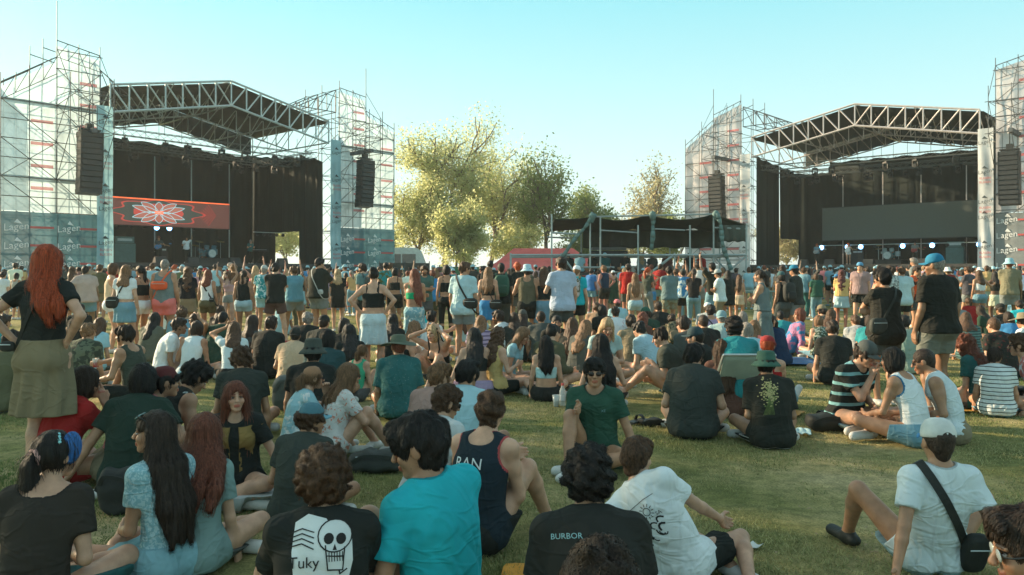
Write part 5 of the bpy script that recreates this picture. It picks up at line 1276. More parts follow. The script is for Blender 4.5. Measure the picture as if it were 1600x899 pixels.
def hairbuild(p, f, J, root, HP, er, M, Hs, g, body, topF, h, hh):
    st = p.get('hair','short')
    if st == 'bald': return
    hc = p.get('hc',(.03,.02,.015)); vol = p.get('vol',1.0); H = f.new()
    face = lambda w=.070, y=.118, d=.083, zc=-.040, hz=.108: ('ell',(HP(0,y,zc),er(w,d,hz),M))
    kind = 'straight'; top = {'buzz':.004,'short':.012,'side':.016,'curly':.022,'afro':.050,'bob':.014,'long':.013,'longcurl':.02,'pony':.006,'bun':.006,'braids':.008}[st]*vol
    put(f,H,'ell',(HP(0,-.020,.026),er(.0765+top,.096+top,.096+top),M),.01,pad=.1)
    if st in ('short','side','buzz','curly','afro'):
        kind = 'short' if st in ('short','side','buzz') else 'curl'
        put(f,H,'cap',(HP(0,-.055,-.03),HP(0,-.052,-.062),.055*Hs,.045*Hs),.02)
        if st in ('side','short','curly') and p.get('fringe',1): put(f,H,'ell',(HP(.012,.058,.092),er(.056,.036*vol,.026),M),.02); put(f,H,'ell',(HP(-.03,.074,.076),er(.028,.020*vol,.016),M),.02)
        put(f,H,'ell',(HP(0,.118,-.055),er(.090,.100,.103),M),.012,'sub')
        for s in (-1,1): put(f,H,'ell',(HP(.088*s,.020,-.045),er(.032,.050,.060),M),.010,'sub')
        X,Y_,Z = f.x[:,None,None],f.y[None,:,None],f.z[None,None,:]
    elif st == 'bob':
        put(f,H,'ell',(HP(0,-.028,-.045),er(.092,.088,.105*p.get('len',1)),M),.03); put(f,H,*face()[:1],face()[1],.012,'sub')
    elif st in ('long','longcurl'):
        L = p.get('len',.36); kind = 'straight' if st == 'long' else 'curl'; wv = p.get('side',0)
        put(f,H,'ell',(HP(0,-.030,-.03),er(.088,.082,.09),M),.03)
        for i in range(7):
            o = (i-3)/3; wi = p.get('wid',1.0); ll = L*(1-.16*abs(o)+g.uniform(-.07,.05)); fw = .008*g.normal()
            a = HP(.058*o,-.055+.035*abs(o),-.02); b = J.N+J.R*(.075*o*wi+wv*.03)-J.F*(.078-.035*abs(o))-J.U*.03; c = J.N+J.R*(.080*o*wi+wv*.10+.012*g.normal())-J.F*(.100-.02*abs(o)+fw)-J.U*ll*.62-A3(0,0,.0); d_ = J.N+J.R*(.058*o*wi+wv*.15+.02*g.normal())-J.F*(.095+fw)-J.U*ll
            put(f,H,'cap',(a,b,.038,.032),.035); put(f,H,'cap',(b,c,.032,.028),.035); put(f,H,'cap',(c,d_,.028,.010),.03)
        for s in (-1,1):
            if p.get('front',.6) > 0 and not (p.get('sideonly') and s != p.get('sideonly')):
                a = HP(.072*s,.010,.01); b = J.N+J.R*.085*s+J.F*.03-J.U*.02; c = b+J.F*.055-J.U*.20*p.get('front',.6)/.6; put(f,H,'cap',(a,b,.022,.028),.02); put(f,H,'cap',(b,c,.028,.012),.02)
        put(f,H,face()[0],face()[1],.012,'sub')
        if p.get('tuck'):
            for s in (-1,1): put(f,H,'ell',(HP(.085*s,.045,-.040),er(.050,.062,.075),M),.012,'sub')
        q = f.new(); put(f,q,'cap',(HP(0,.075,-.06),J.N+J.F*.07-J.U*.04,.060,.045),.01); H = -smin(-H, q, .02)
    elif st in ('pony','bun','braids'):
        put(f,H,'ell',(HP(0,.112,-.045),er(.080,.086,.104),M),.012,'sub')
        for s in (-1,1): put(f,H,'ell',(HP(.088*s,.010,-.045),er(.030,.040,.055),M),.010,'sub')
        if st == 'bun': put(f,H,'ell',(HP(0,-.075,.095),er(.042,.040,.038)*vol,M),.012)
        if st == 'pony':
            L = p.get('len',.30); a = HP(0,-.115,.02+p.get('ponyz',0)); b = HP(0,-.150,-.03+p.get('ponyz',0)*.6); c = HP(p.get('side',0)*.05,-.135,-.03-L*.55); d_ = HP(p.get('side',0)*.09,-.115,-.03-L)
            put(f,H,'cap',(HP(0,-.09,.02+p.get('ponyz',0)),a,.022,.020),.012); put(f,H,'cap',(a,b,.022,.030),.012); put(f,H,'cap',(b,c,.032,.034),.02); put(f,H,'cap',(c,d_,.032,.010),.02)
        if st == 'braids':
            for s in (-1,1):
                for q in range(9):
                    c = HP(.05*s,-.07,-.05)*(1-q/9)+(J.N+J.R*.07*s-J.F*.10-J.U*.28)*(q/9)+J.R*.008*(-1)**q; put(f,H,'ell',(c,A3(.020,.020,.026)*(1-.04*q)),.010)
    # the hair may not sink into the neck: displacement, strand clumps
    X,Y_,Z = f.x[:,None,None],f.y[None,:,None],f.z[None,None,:]
    def wsin(s, n, sd, st=(1,1,1)):
        gg = np.random.default_rng(sd); v = 0
        for _ in range(n):
            k = nz_(gg.normal(0,1,3))*A3(*st)*s*gg.uniform(.7,1.4); v = v+np.sin(X*k[0]+Y_*k[1]+Z*k[2]+gg.uniform(0,6.28))
        return (v/n**.5).astype(np.float32)
    sd = int(g.integers(0,9999))
    if kind == 'curl': H = H+(.0085*max(vol,.7) if st != 'longcurl' else .008)*wsin(125,6,sd)+.006*wsin(60,4,sd+1)
    elif kind == 'short': H = H+(.0075 if st != 'buzz' else .0012)*wsin(110,5,sd,(1,1,.6))+(.004 if st != 'buzz' else 0)*wsin(45,3,sd+2)
    else: H = H+.0035*wsin(150,5,sd,(1,1,.10))+.0025*wsin(45,4,sd+3,(1,1,.25))
    if p.get('hat') and st not in ('long','longcurl','bob','pony'):
        pl = (X-J.H[0])*M[2][0]+(Y_-J.H[1])*M[2][1]+(Z-J.H[2])*M[2][2]; H = np.maximum(H, pl-.05)
    elif p.get('hat'):
        pl = (X-J.H[0])*M[2][0]+(Y_-J.H[1])*M[2][1]+(Z-J.H[2])*M[2][2]; q = f.new(); put(f,q,'ell',(HP(0,-.018,.03),er(.083,.10,.09),M),.01,pad=.3); H = np.maximum(H, np.minimum(pl-.04, 1)); 
    V,F = nets(f, H)
    if not len(F): return
    if J.S and p['pos'][1] < 9.5 and not p.get('nostrands') and st != 'buzz':
        V3,F3 = strands(V, F, J, M, kind, st, g, int((4200 if p['pos'][1] < 6.5 else 2000)*(1.3 if st in ('long','longcurl') else 1)))
        n0 = len(V); V = np.concatenate([V,V3]); F = np.concatenate([F,F3+n0])
    o = np_mesh("hair", V, F, HAIRM[kind], root, True); o.color = (*hc,1); 
def strands(V, F, J, M, kind, st, g, n):
    """loose locks: thin ribbons that leave the hair surface"""
    Vq = V[F]; nr = np.cross(Vq[:,2]-Vq[:,0], Vq[:,3]-Vq[:,1]); ln = np.linalg.norm(nr,axis=1)+1e-12; area = ln; nr = nr/ln[:,None]; ce = Vq.mean(1)
    cc = ce.mean(0)
    if ((ce-cc)*nr).sum(1).mean() < 0: nr = -nr
    kd = KDTree(len(ce)); [kd.insert(c, i) for i,c in enumerate(ce)]; kd.balance()
    pick = g.choice(len(ce), n, p=area/area.sum()); P = ce[pick]+nr[pick]*.001; N = nr[pick]
    crown = J.H+M[2]*.10-M[1]*.03
    seg = 7 if st in ('long','longcurl','pony','braids') else 4; step = .020 if seg == 7 else .012; W0 = .0021
    D = g.normal(0,1,(n,3)); pts = [P.copy()]; nrms = [N.copy()]
    ph = g.uniform(0,6.28,n); lift = g.uniform(.0006,.0035,n)*((1+3*(g.random(n)<.10)) if kind == 'straight' else 1.5)
    for k in range(seg):
        if kind == 'curl':
            a = ph+k*1.5; t1 = np.cross(N, D); t1 /= np.linalg.norm(t1,axis=1)[:,None]+1e-9; t2 = np.cross(N,t1); dv = t1*np.cos(a)[:,None]+t2*np.sin(a)[:,None]; stp = .010
        else:
            out = P-crown; dv = (nz_rows(out)*.9 if kind == 'short' else nz_rows(out)*.25)+np.array([0,0,-1.0 if kind != 'short' else -.25])+D*.10; dv = dv-N*(dv*N).sum(1)[:,None]; dv = nz_rows(dv); stp = step
        P = P+dv*stp
        for i in range(n):
            co, idx, _ = kd.find(P[i]); N[i] = nr[idx]; e = P[i]-ce[idx]; P[i] -= nr[idx]*(e@nr[idx]-lift[i]*(1+k*.3))
        pts.append(P.copy()); nrms.append(N.copy())
    P = np.stack(pts,1); NN = np.stack(nrms,1); T = np.gradient(P,axis=1); Sd = np.cross(T,NN); Sd /= np.linalg.norm(Sd,axis=2)[:,:,None]+1e-9
    w = W0*np.linspace(1,.35,seg+1)[None,:,None]; A = P-Sd*w+0; Bv = P+Sd*w; m = seg+1
    Vs = np.stack([A,Bv],2).reshape(-1,3); base = (np.arange(n)*m*2)[:,None]; k = np.arange(seg)[None,:]*2
    Fs = np.stack([base+k, base+k+1, base+k+3, base+k+2],-1).reshape(-1,4); return Vs, Fs
def nz_rows(v): return v/(np.linalg.norm(v,axis=1)[:,None]+1e-9)
# ---------------------------------------------------------------- who sits and stands where
PAL = dict(black=(.022,.025,.023), offblack=(.04,.045,.04), char=(.075,.085,.08), grey=(.20,.23,.23), lgrey=(.42,.46,.46), white=(.70,.75,.77), cream=(.62,.50,.36),
  teal=(.03,.26,.29), dteal=(.03,.12,.12), blue=(.05,.22,.45), lblue=(.30,.52,.60), denim=(.17,.32,.40), ldenim=(.36,.52,.58), navy=(.02,.04,.09), green=(.03,.10,.07),
  dgreen=(.03,.065,.045), olive=(.12,.115,.065), khaki=(.24,.20,.13), brown=(.12,.06,.045), red=(.33,.02,.02), pink=(.62,.20,.22), lpink=(.52,.34,.34), coral=(.80,.22,.20),
  yellow=(.52,.38,.16), lilac=(.36,.28,.42), turq=(.02,.42,.50), orange=(.75,.12,.04), tan=(.40,.27,.18))
HC = dict(bk=(.012,.010,.009), db=(.030,.018,.012), br=(.075,.038,.020), lb=(.17,.090,.045), bl=(.36,.24,.13), red=(.36,.060,.018), au=(.15,.045,.025), gr=(.20,.18,.16), ros=(.10,.03,.025))
SK = dict(l=(.52,.30,.20), m=(.42,.225,.135), t=(.29,.16,.095), d=(.17,.09,.055))
PPL = {}
def who(label, px, ty, rz=0, gy=None, group=None, key=None, z=0.0, **k):
    """px, ty: where the top of the head is seen; gy: where the feet are seen (standing people)"""
    for a in ('tc','bc','hatc','shc','brimc'):
        if isinstance(k.get(a), str): k[a] = PAL[k[a]]
    k['hc'] = HC[k.get('hc','db')]; k['skin'] = SK[k.get('skin','m')]; k['rz'] = rz
    # small natural differences between skins
    gg = np.random.default_rng(int(px*7+ty*13)); v = gg.uniform(.88,1.1); k['skin'] = tuple(c*v for c in k['skin'])
    legs = k.get('legs', 'cross'); k['legs'] = legs
    if legs in ('stand','bend') and gy:
        s = (gy-424)/1.5; h = 1.5-z-(ty-424)/s-(.02 if k.get('hat') else 0)
        J = skeleton({**k,'H':1.70}); top = (J.H+J.M[2]*.112)[2]; k['H'] = 1.70*h/top
        k['pos'] = ((px-800)/1250*1875/(gy-424), 1875/(gy-424), z)
        J = skeleton(k); t = (J.H+J.M[2]*.112)*J.S; r = R(rz); ox = t[0]*cos(r)-t[1]*sin(r); k['pos'] = (k['pos'][0]-ox, k['pos'][1], z)
    else:
        k.setdefault('curl', {'cross':20,'knees':18,'ext':8,'one':16,'side':14,'kneel':8}.get(legs,10))
        if gy:      # the seat's place is known: fit the size to it
            H_ = 1.62 if k.get('fem') else 1.70
            for _ in range(6):
                k['H'] = H_; J = skeleton(k); t = (J.H+J.M[2]*(.111+(.02 if k.get('hat') else 0)))*J.S; r = R(rz); D = 1875/(gy-424)+t[0]*sin(r)+t[1]*cos(r); want = 1.5-(ty-424)*D/1250-z; H_ = min(max(H_*want/t[2],1.38),1.95)
            k['H'] = H_
        J = skeleton(k); t = (J.H+J.M[2]*(.111+(.02 if k.get('hat') else 0)))*J.S; r = R(rz)
        ox, oy = t[0]*cos(r)-t[1]*sin(r), t[0]*sin(r)+t[1]*cos(r); D = 1250*(1.5-t[2]-z)/(ty-424)
        k['pos'] = ((px-800)/1250*D-ox, D-oy, z)
    k['pos'] = (k['pos'][0], k['pos'][1], z+(float(gz(k['pos'][0],k['pos'][1])) if z == 0 else 0))
    root = build_person(k); tag(root, label, "person", group); 
    if key: PPL[key] = (root, k)
    return root
def world_pt(key, local):
    root, k = PPL[key]; J = k['_f'][2]; r = R(k['rz']); v = np.array(local)*J.S
    return np.array([v[0]*cos(r)-v[1]*sin(r), v[0]*sin(r)+v[1]*cos(r), v[2]])+np.array(k['pos'])
def place_in(o, key):                              # a thing worn or held: top-level, set in the wearer's frame
    root, k = PPL[key]; o.location = root.location; o.rotation_euler = root.rotation_euler; o.scale = root.scale
def bag(key, label, col, side=1, size=(.24,.09,.18), body_at=None, front=False, cat="bag", name="crossbody_bag", strap_only=False, w=.028, drop=.0):
    """bag on a strap from one shoulder across the body to the other hip"""
    root, k = PPL[key]; f, F, J = k['_f']; b = empty(name, label=label, cat=cat); place_in(b, key)
    pts = []; nr = []; A = J.N+J.R*.085*side-J.U*.02; Bp = J.P-J.Rp*.15*side+J.Up*(.07-drop); d = Bp-A; L = np.linalg.norm(d); ax = nz_(d)
    mid = (A+Bp)/2; n = nz_(np.cross(ax, J.Fm)); 
    for a in np.linspace(0, 2*pi, 41):
        # closed loop in the plane of the strap and the chest's depth
        dv = ax*cos(a)*-1+J.Fm*-sin(a); q0 = mid*1.0
        far = .60; q = q0+dv*.1
        for r_ in np.arange(far,.02,-.004):
            c = q0+dv*r_; i = [min(max(np.searchsorted(a_, c[j])-1,0),len(a_)-2) for j,a_ in enumerate((f.x,f.y,f.z))]
            if F[i[0],i[1],i[2]] < .010: q = c; break
        pts.append(q+dv*.007); nr.append(dv)
    P_ = np.array(pts); P2 = P_.copy()
    for _ in range(1): P2[1:-1] = (P2[:-2]+2*P2[1:-1]+P2[2:])/4
    o = ribbon(list(P2), nr, w, .005).build("strap", LEATH, b, smooth=False); o.color = (*PAL[col],1)
    if strap_only: return b
    c = Bp - J.Fm*(.13 if not front else -.15) - J.Rp*side*.02 if body_at is None else A3(*body_at)
    V,Fc = uv_ball(16,12); V = np.sign(V)*np.abs(V)**.62*np.array(size)*.5
    Mx = np.array([J.Rp,J.Fp,J.Up]); o = np_mesh("pouch", V@Mx+c, Fc, LEATH, b, True); o.color = (*PAL[col],1)
    z = MB(); z.tube(c+Mx.T@A3(-size[0]*.38,-size[1]*.50,size[2]*.2), c+Mx.T@A3(size[0]*.38,-size[1]*.50,size[2]*.2), .004, 4); z.build("zip", STEEL_C, b)
    return b
def backpack(key, label, col, pat=None, sz=1.0):
    root, k = PPL[key]; f, F, J = k['_f']; b = empty("backpack", label=label, cat="backpack"); place_in(b, key)
    c = J.C-J.F*.20-J.U*.06; V,Fc = uv_ball(18,14); V = np.sign(V)*np.abs(V)**.6*np.array([.155,.085,.22])*sz; Mx = np.array([J.Rm,J.Fm,J.Um])
    o = np_mesh("pack_body", V@Mx+c, Fc, cloth(pat) if pat else LEATH, b, True); o.color = (*PAL[col],1)
    V2 = np.sign(uv_ball(14,10)[0])*np.abs(uv_ball(14,10)[0])**.6*np.array([.12,.045,.10])*sz; o = np_mesh("front_pocket", V2@Mx+c-J.Fm*.075*sz-J.Um*.08*sz, uv_ball(14,10)[1], LEATH, b, True); o.color = (*[v*.8 for v in PAL[col]],1)
    for s in (-1,1):
        pts = []; nr = []
        for a in np.linspace(.15,pi*.9,14):
            dv = nz_(-J.F*cos(a)*.9+J.U*sin(a)*1.0) if a < pi/2+.3 else nz_(-J.F*cos(a)-J.U*(a-pi/2-.3)*.9+J.U*sin(a)*.5); c0 = J.N-J.U*.12+J.R*.10*s; pts.append(march(f,F,c0,dv)+dv*.006); nr.append(dv)
        o = ribbon(pts, nr, .05, .008).build("shoulder_strap", LEATH, b); o.color = (*PAL[col],1)
    MB().tube(c+J.Um*.215*sz-J.Rm*.03, c+J.Um*.24*sz, .006, 5).tube(c+J.Um*.24*sz, c+J.Um*.215*sz+J.Rm*.03, .006, 5).build("grab_loop", DARK, b)
    return b
def held(key, hand, kind, label, cat, **kw):
    root, k = PPL[key]; J = k['_f'][2]; c = J.wr[hand]+J.hd[hand]*.075; o = empty({'cup':'drink_cup','phone':'phone','can':'drink_can'}[kind], label=label, cat=cat); place_in(o, key); c = c+J.F*0
    if kind == 'phone':
        n = nz_(J.H-c); u = nz_(A3(0,0,1)-n*n[2]); r = np.cross(u,n); Mx = np.array([r,n,u]); b = MB().box((0,0,0),(.075,.009,.155)); b.v = [q@Mx+c+n*.02+u*.04 for q in b.v]; b.build("case", DARK, o)
        b = MB().box((0,.0055,0),(.068,.002,.145)); b.v = [q@Mx+c+n*.02+u*.04 for q in b.v]; b.build("screen", emit("phone_screen",(.06,.22,.5),.8), o)
    else:
        cc = kw.get('col','white'); m = cupm() if kind == 'cup' else mat("can_"+cc, PAL[cc], .35, .5)
        b = MB().lathe([(0,0),(.028,0),(.038,.11),(.036,.11),(.027,.004),(0,.004)] if kind == 'cup' else [(0,0),(.027,0),(.033,.01),(.033,.115),(.027,.122),(0,.122)], c-A3(0,0,.05), 14); b.build("cup_wall" if kind=='cup' else "can_body", m, o, smooth=False)
        if kind == 'cup': MB().lathe([(0,0),(.029,0),(.034,.06),(0,.06)], c-A3(0,0,.045), 12).build("drink", mat("drink_"+cc, PAL[cc], .2), o)
    return o
_CM = []
def cupm():
    if not _CM:
        m, N, L, P = base_mat("clear_plastic"); P.inputs['Base Color'].default_value = (.75,.82,.82,1); P.inputs['Roughness'].default_value = .15; P.inputs['Alpha'].default_value = .45; _CM.append(m)
    return _CM[0]
from mathutils.bvhtree import BVHTree
import bmesh
def decal(key, V, F, up, m, name="print", x=0.0, scale=1.0, front=False, maxe=.025):
    """printed shape laid on the cloth of the back (or chest): follows the shirt's own surface"""
    root, k = PPL[key]; J = k['_f'][2]; TV, TF = k['_topV']; bv = BVHTree.FromPolygons(TV.tolist(), TF.tolist())
    bm = bmesh.new(); vs_b = [bm.verts.new((v[0]*scale, v[1]*scale, 0)) for v in V]
    for fc in F:
        try: bm.faces.new([vs_b[i] for i in fc])
        except ValueError: pass
    bmesh.ops.triangulate(bm, faces=bm.faces[:])
    for _ in range(4):
        es = [e for e in bm.edges if e.calc_length() > maxe]
        if not es: break
        bmesh.ops.subdivide_edges(bm, edges=es, cuts=1); bmesh.ops.triangulate(bm, faces=bm.faces[:])
    c0 = J.C+J.Um*up; sg = 1 if front else -1; bad = []
    for v in bm.verts:
        px_, py_ = v.co.x+x, v.co.y; d = -J.Fm*sg; o = c0+J.Rm*px_*(-sg)+J.Um*py_+J.Fm*sg*.5
        h_ = bv.ray_cast(Vector(o), Vector(d), .7)
        if h_[0] is None: bad.append(v); continue
        n = h_[1]; n = n if n.dot(Vector(d)) < 0 else -n; v.co = h_[0]+n*DEC[0]
    bmesh.ops.delete(bm, geom=bad, context='VERTS')
    me = bpy.data.meshes.new(name); bm.to_mesh(me); bm.free(); me.materials.append(m); o = bpy.data.objects.new(name, me); C.objects.link(o); o.parent = k['_top']; return o
DEC = [.003]
PW = mat("shirt_print_white", (.66,.70,.70), .85); PK = mat("shirt_print_black", (.02,.02,.02), .85); PR = mat("shirt_print_red", (.45,.03,.04), .8); PT = mat("shirt_print_teal", (.25,.45,.48), .85); PG = mat("shirt_print_gold", (.42,.36,.17), .85); PGG = mat("shirt_print_green", (.12,.16,.05), .85)
def ringpoly(pts, w):                              # outline of a closed or open polyline, w wide
    V = []; F = []
    for a,b in zip(pts[:-1],pts[1:]):
        a = np.array(a,float); b = np.array(b,float); d = nz_(b-a); n = np.array([-d[1],d[0]])*w/2; i = len(V); V += [tuple(a-n-d*w*.3),tuple(b-n+d*w*.3),tuple(b+n+d*w*.3),tuple(a+n-d*w*.3)]; F.append((i,i+1,i+2,i+3))
    return V, F
# ---- front rows
f1 = dict(fem=1)
who("red haired woman in black tee and olive skirt standing tall over the seated groups", 70, 385, -4, 765, key='redw', legs='stand', hair='long', hc='red', len=.27, side=.7, front=0, wid=.85, vol=.95, top='fitted', tc='black', sleeve=.5, hem=.10, bot='skirt', bl=.66, flare=.0, bc=(.22,.18,.11), bulk=1.03, skin='l', armL='hip', armR='hip', shc='white', waist=.12, **f1)
bag('redw', "thin black sling strap across the red haired woman's back", 'black', side=1, size=(.10,.05,.07), body_at=None)
who("girl with blue streaked ponytail and pink scrunchie in black puff sleeves and corset", 92, 676, 8, 985, key='blueg', hair='pony', hc='bk', hy=-34, ponyz=-.015, len=.20, top='puff', sleeve=.6, neckr=.125, tc=(.035,.03,.025), loose=.3, bot='midi', bc='dteal', skin='l', legs='cross', vol=1.6, armL='lap', armR='lap', **f1)
who("laughing girl in profile with long dark hair, sunglasses on head, pale blue dress", 240, 641, 62, 905, key='prof', hair='long', hc='db', hy=34, len=.44, front=0, tuck=1, wid=1.1, hp=-2, top='fitted', sleeve=.55, tc=(.24,.44,.50), pat=('noise',(.42,.60,.64),60,.52), bot='skirt', bc=(.24,.44,.50), legs='side', up=-1, armL='lap', armR='ground', glasses='headtint', lean=4, curl=6, skin='m', bulk=.95, **f1)
who("girl seen from behind with long auburn hair and printed pale tee over grey", 322, 645, -4, 890, key='aub', hair='long', hc='au', len=.34, vol=1.7, wid=1.7, front=.3, top='tee', tc=(.20,.30,.29), bot='pants', bc='char', legs='cross', skin='l', side=.5, **f1)
who("boy in bright red tee with dark bobbed hair, leaning on one arm", 138, 577, -32, 762, hair='bob', hc='db', len=.8, top='tee', tc='red', bot='pants', bc='red', legs='cross', armR='chin', armL='ground', hy=-28, skin='m', lean=14)
who("person in dark green tee with black bobbed hair propped on a straight arm", 226, 570, 2, 765, key='bob', hair='bob', hc='bk', len=.75, top='tee', tc=(.022,.042,.032), bot='shorts', bc='black', legs='cross', armL=(-.42,-.10,.05), armR=(.34,.32,.30), skin='m')
held('bob', 1, 'phone', "phone with a lit blue screen held by the dark green tee person", "phone")
who("man in dark sleeveless top seen in profile holding out a cup", 193, 511, 74, 628, key='cupm', hair='short', hc='db', top='tank', tc=(.06,.07,.055), bot='shorts', bc='black', legs='one', armR=(.10,.55,.42), armL='knee', skin='m', hy=12)
held('cupm', 1, 'cup', "plastic cup of red drink held out by the sleeveless man", "cup", col='red')
who("young face peering over the dark green tee shoulder with a red cap band", 262, 568, -62, hair='short', hc='bk', top='tank', tc='pink', bot='shorts', bc='khaki', legs='side', lean=26, skin='m', hat='bandana', hatc=(.10,.02,.02), armL='ground')
who("person in camouflage shirt right beside the red haired woman's elbow", 140, 504, -5, hair='short', hc='lb', top='tee', tc=(.13,.15,.10), pat=('noise',(.05,.06,.045),14,.5), bot='shorts', bc='olive', skin='m')
who("short haired man in black tee behind the camouflage shirt", 127, 476, 10, hair='buzz', hc='db', top='tee', tc='black', bc='black')
who("woman with long brown hair behind the short haired man in black", 143, 469, -10, hair='long', hc='br', top='tee', tc='offblack', **f1)
who("person with wet black curls bending over in a flower print black shirt", 320, 572, -40, 735, hair='curly', hc='bk', top='sleeveless', tc='black', pat=('noise',(.35,.42,.42),16,.64), bot='shorts', bc='black', hp=38, hy=-10, lean=24, skin='m', legs='cross')
who("person with wavy brown hair bowing in a loose charcoal tee", 372, 552, 12, 690, hair='curly', hc='br', top='tee', tc=(.035,.042,.036), loose=1.5, bot='pants', bc='black', hp=34, hy=36, lean=16, skin='m', vol=1.2)
who("frowning girl facing us with ginger hair and mustard vest over black tee", 368, 596, 192, 775, key='mustard', hair='long', hc='au', len=.22, front=.7, vol=.9, top='tee', tc='black', loose=.5, bot='wide', bc='lgrey', bpat=('noise',(.55,.30,.24),9,.6), legs='cross', armL=(-.42,.12,.05), armR='knee', hy=14, hp=-4, skin='l', curl=8, lean=2, **f1)
who("person in faded blue cap and charcoal tee with dark curls", 490, 628, -14, 815, key='bluecap', hair='curly', hc='br', vol=1.1, hat='cap', hatc=(.07,.17,.21), brimc=(.16,.36,.44), hy=-44, top='tee', tc=(.045,.055,.048), bot='wide', bc=(.20,.21,.15), legs='cross', armL='knee', armR='lap', skin='m')
who("curly haired kid in black tee with a big white skull print", 505, 706, 10, 1055, key='skull', hair='afro', hc='br', vol=.85, top='tee', tc='black', loose=2.6, bot='shorts', bc='black', legs='knees', armL='hug', armR='hug', skin='l', hy=4, stance=.3, curl=14, sleeve=.75)
who("girl with copper ponytail, head scarf and sunglasses resting chin on hand", 492, 571, -62, 715, hair='pony', hc='lb', len=.14, top='tee', tc=(.30,.50,.56), pat=('noise',(.65,.68,.68),9,.55), bot='shorts', bc='denim', legs='knees', armL='chin', armR='hug', glasses=1, hat='bandana', hatc=(.30,.16,.09), skin='l', **f1)
who("girl in white and coral tee, sunglasses on, hugging bare knees", 548, 568, -58, 715, hair='long', hc='lb', len=.20, front=.5, top='tee', tc=(.62,.60,.58), pat=('noise',(.60,.25,.18),26,.60), bot='short', bc='char', bl=.4, legs='knees', armL='hug', armR='hug', glasses=1, skin='l', **f1)
who("young man in turquoise tee twisting round, propped on his arm", 640, 657, 48, 985, key='turq', hair='side', hc='bk', vol=1.25, hy=44, hp=16, top='tee', tc='turq', loose=1.3, bot='shorts', bc='black', legs='one', up=-1, lean=-6, curl=14, tw=-6, sl=-8, armL='ground', armR='lap', skin='m', sleeve=.68, hs=1.0)
who("man in dark basketball vest with red and white trim", 768, 617, -26, 862, key='jersey', hair='curly', hc='br', vol=.45, fringe=0, top='tank', tc=(.018,.030,.040), bot='shorts', bc='black', legs='knees', stance=.2, armR='knee', armL='knee', skin='l', hy=10, loose=3, hem=-.08, bulk=.93, trim=(.42,.07,.07))
who("young man in sunglasses and green tee looking back at us", 929, 562, 168, 728, key='shades', hair='side', hc='bk', vol=1.1, top='tee', tc=(.030,.085,.058), loose=1.2, bot='shorts', bc='dgreen', legs='one', up=1, lean=0, curl=8, armR='knee', armL='ground', glasses=1, skin='m', hy=8, hp=-2, neckr=.075, H=1.76)
who("dark curly mullet in black tee with tiny back print, close to us", 917, 704, 2, 1075, key='mullet', hair='curly', hc='bk', vol=1.15, top='tee', tc=(.026,.027,.024), loose=1.3, bot='pants', bc='black', legs='cross', skin='m', H=1.74, bulk=1.08)
who("crown of a brown haired head poking in at the very bottom", 935, 846, 0, hair='curly', hc='db', vol=.9, top='tee', tc='black', nostrands=0)
who("boy in white tee with drawn sun print reclining on one elbow", 998, 684, -30, 852, key='sunp', hair='short', hc='br', top='tee', tc='white', loose=1.5, bot='shorts', bc='black', legs='side', up=1, lean=-14, curl=18, sl=-30, armL=(-.46,-.16,.05), armR='knee', skin='l', hy=-8, tw=-8)
who("person in green bucket hat and black tee with flower bunch print", 1196, 549, -3, 700, key='bucket', hair='short', hc='bk', hat='bucket', hatc=(.045,.115,.085), top='tee', tc=(.024,.026,.022), loose=1.5, bot='bermuda', bc='black', bpat=('stripes',(.6,.6,.6),9,.93), legs='cross', skin='t', sleeve=.8, armL='lap', armR='lap')
who("heavy set man in charcoal tee turning towards the long brown hair", 1086, 541, -14, 686, key='heavy', hair='short', hc='bk', vol=1.1, top='tee', tc=(.040,.048,.044), bulk=1.25, bot='shorts', bc='black', legs='cross', skin='l', hy=-34, armR='knee', armL='knee')
who("girl with very long plain brown hair seen from behind beside a deck chair", 1127, 531, -5, 650, hair='long', hc='br', len=.44, vol=1.6, front=.2, top='tee', tc='brown', **f1)
who("girl with red head scarf and red top behind the green bucket hat", 1200, 521, -28, hair='bun', hc='red', hat='bandana', hatc=(.30,.03,.03), top='crop', tc='red', bot='jeans', bc='denim', legs='ext', kb=(.6,.8), armR='knee', armL='back', lean=-6, skin='l', vol=1.6, **f1)
who("white tee man in a pale snapback leaning back on both hands", 1463, 655, 0, 893, key='wcap', hair='buzz', hc='db', hat='cap', hatc=(.60,.62,.60), brimc='blue', top='tee', tc=(.62,.70,.73), loose=1.4, bot='bermuda', bc=(.30,.42,.44), bl=.86, legs='knees', legL=((-.27,.46,.08),(-.50,.1,1)), legR=((.36,.44,.08),(.95,.2,1)), lean=-17, curl=10, armL='back', armR='back', skin='m', shc='black', bulk=.92, hs=1.0)
bag('wcap', "black sling bag strapped over the white tee of the leaning man", 'black', side=-1, size=(.14,.09,.24), w=.045)
who("dark haired head in round glasses cut by the frame's lower corner", 1597, 797, 74, hair='short', hc='db', top='tee', tc='cream', glasses='clear', hp=10)
who("girl with black bob in white ribbed tank with blue edging", 1392, 545, 34, 697, key='tankg', hair='bob', hc='bk', len=.85, top='tank', tc='white', bot='denim', bc='denim', bl=.4, legs='cross', kw=1.0, armL=(-.10,.42,.22), armR='lap', skin='m', hem=.06, scoop=1.2, trim=(.03,.15,.28), **f1)
who("shaven headed man in glasses and cut off white vest, in profile", 1436, 548, 62, 692, hair='buzz', hc='db', top='sleeveless', tc=(.60,.68,.71), bot='pants', bc='khaki', legs='cross', glasses=1, hp=16, skin='m', armL='lap', armR='lap')
who("man in dark cap and black shirt with teal stripes facing the tank top girl", 1362, 534, 205, 668, hair='short', hc='db', hat='cap', hatc='char', top='tee', tc='black', pat=('stripes',(.20,.42,.45),3.2,.8), bot='shorts', bc='ldenim', legs='cross', hp=24, hy=12, armL='lap', armR='chin', skin='l')
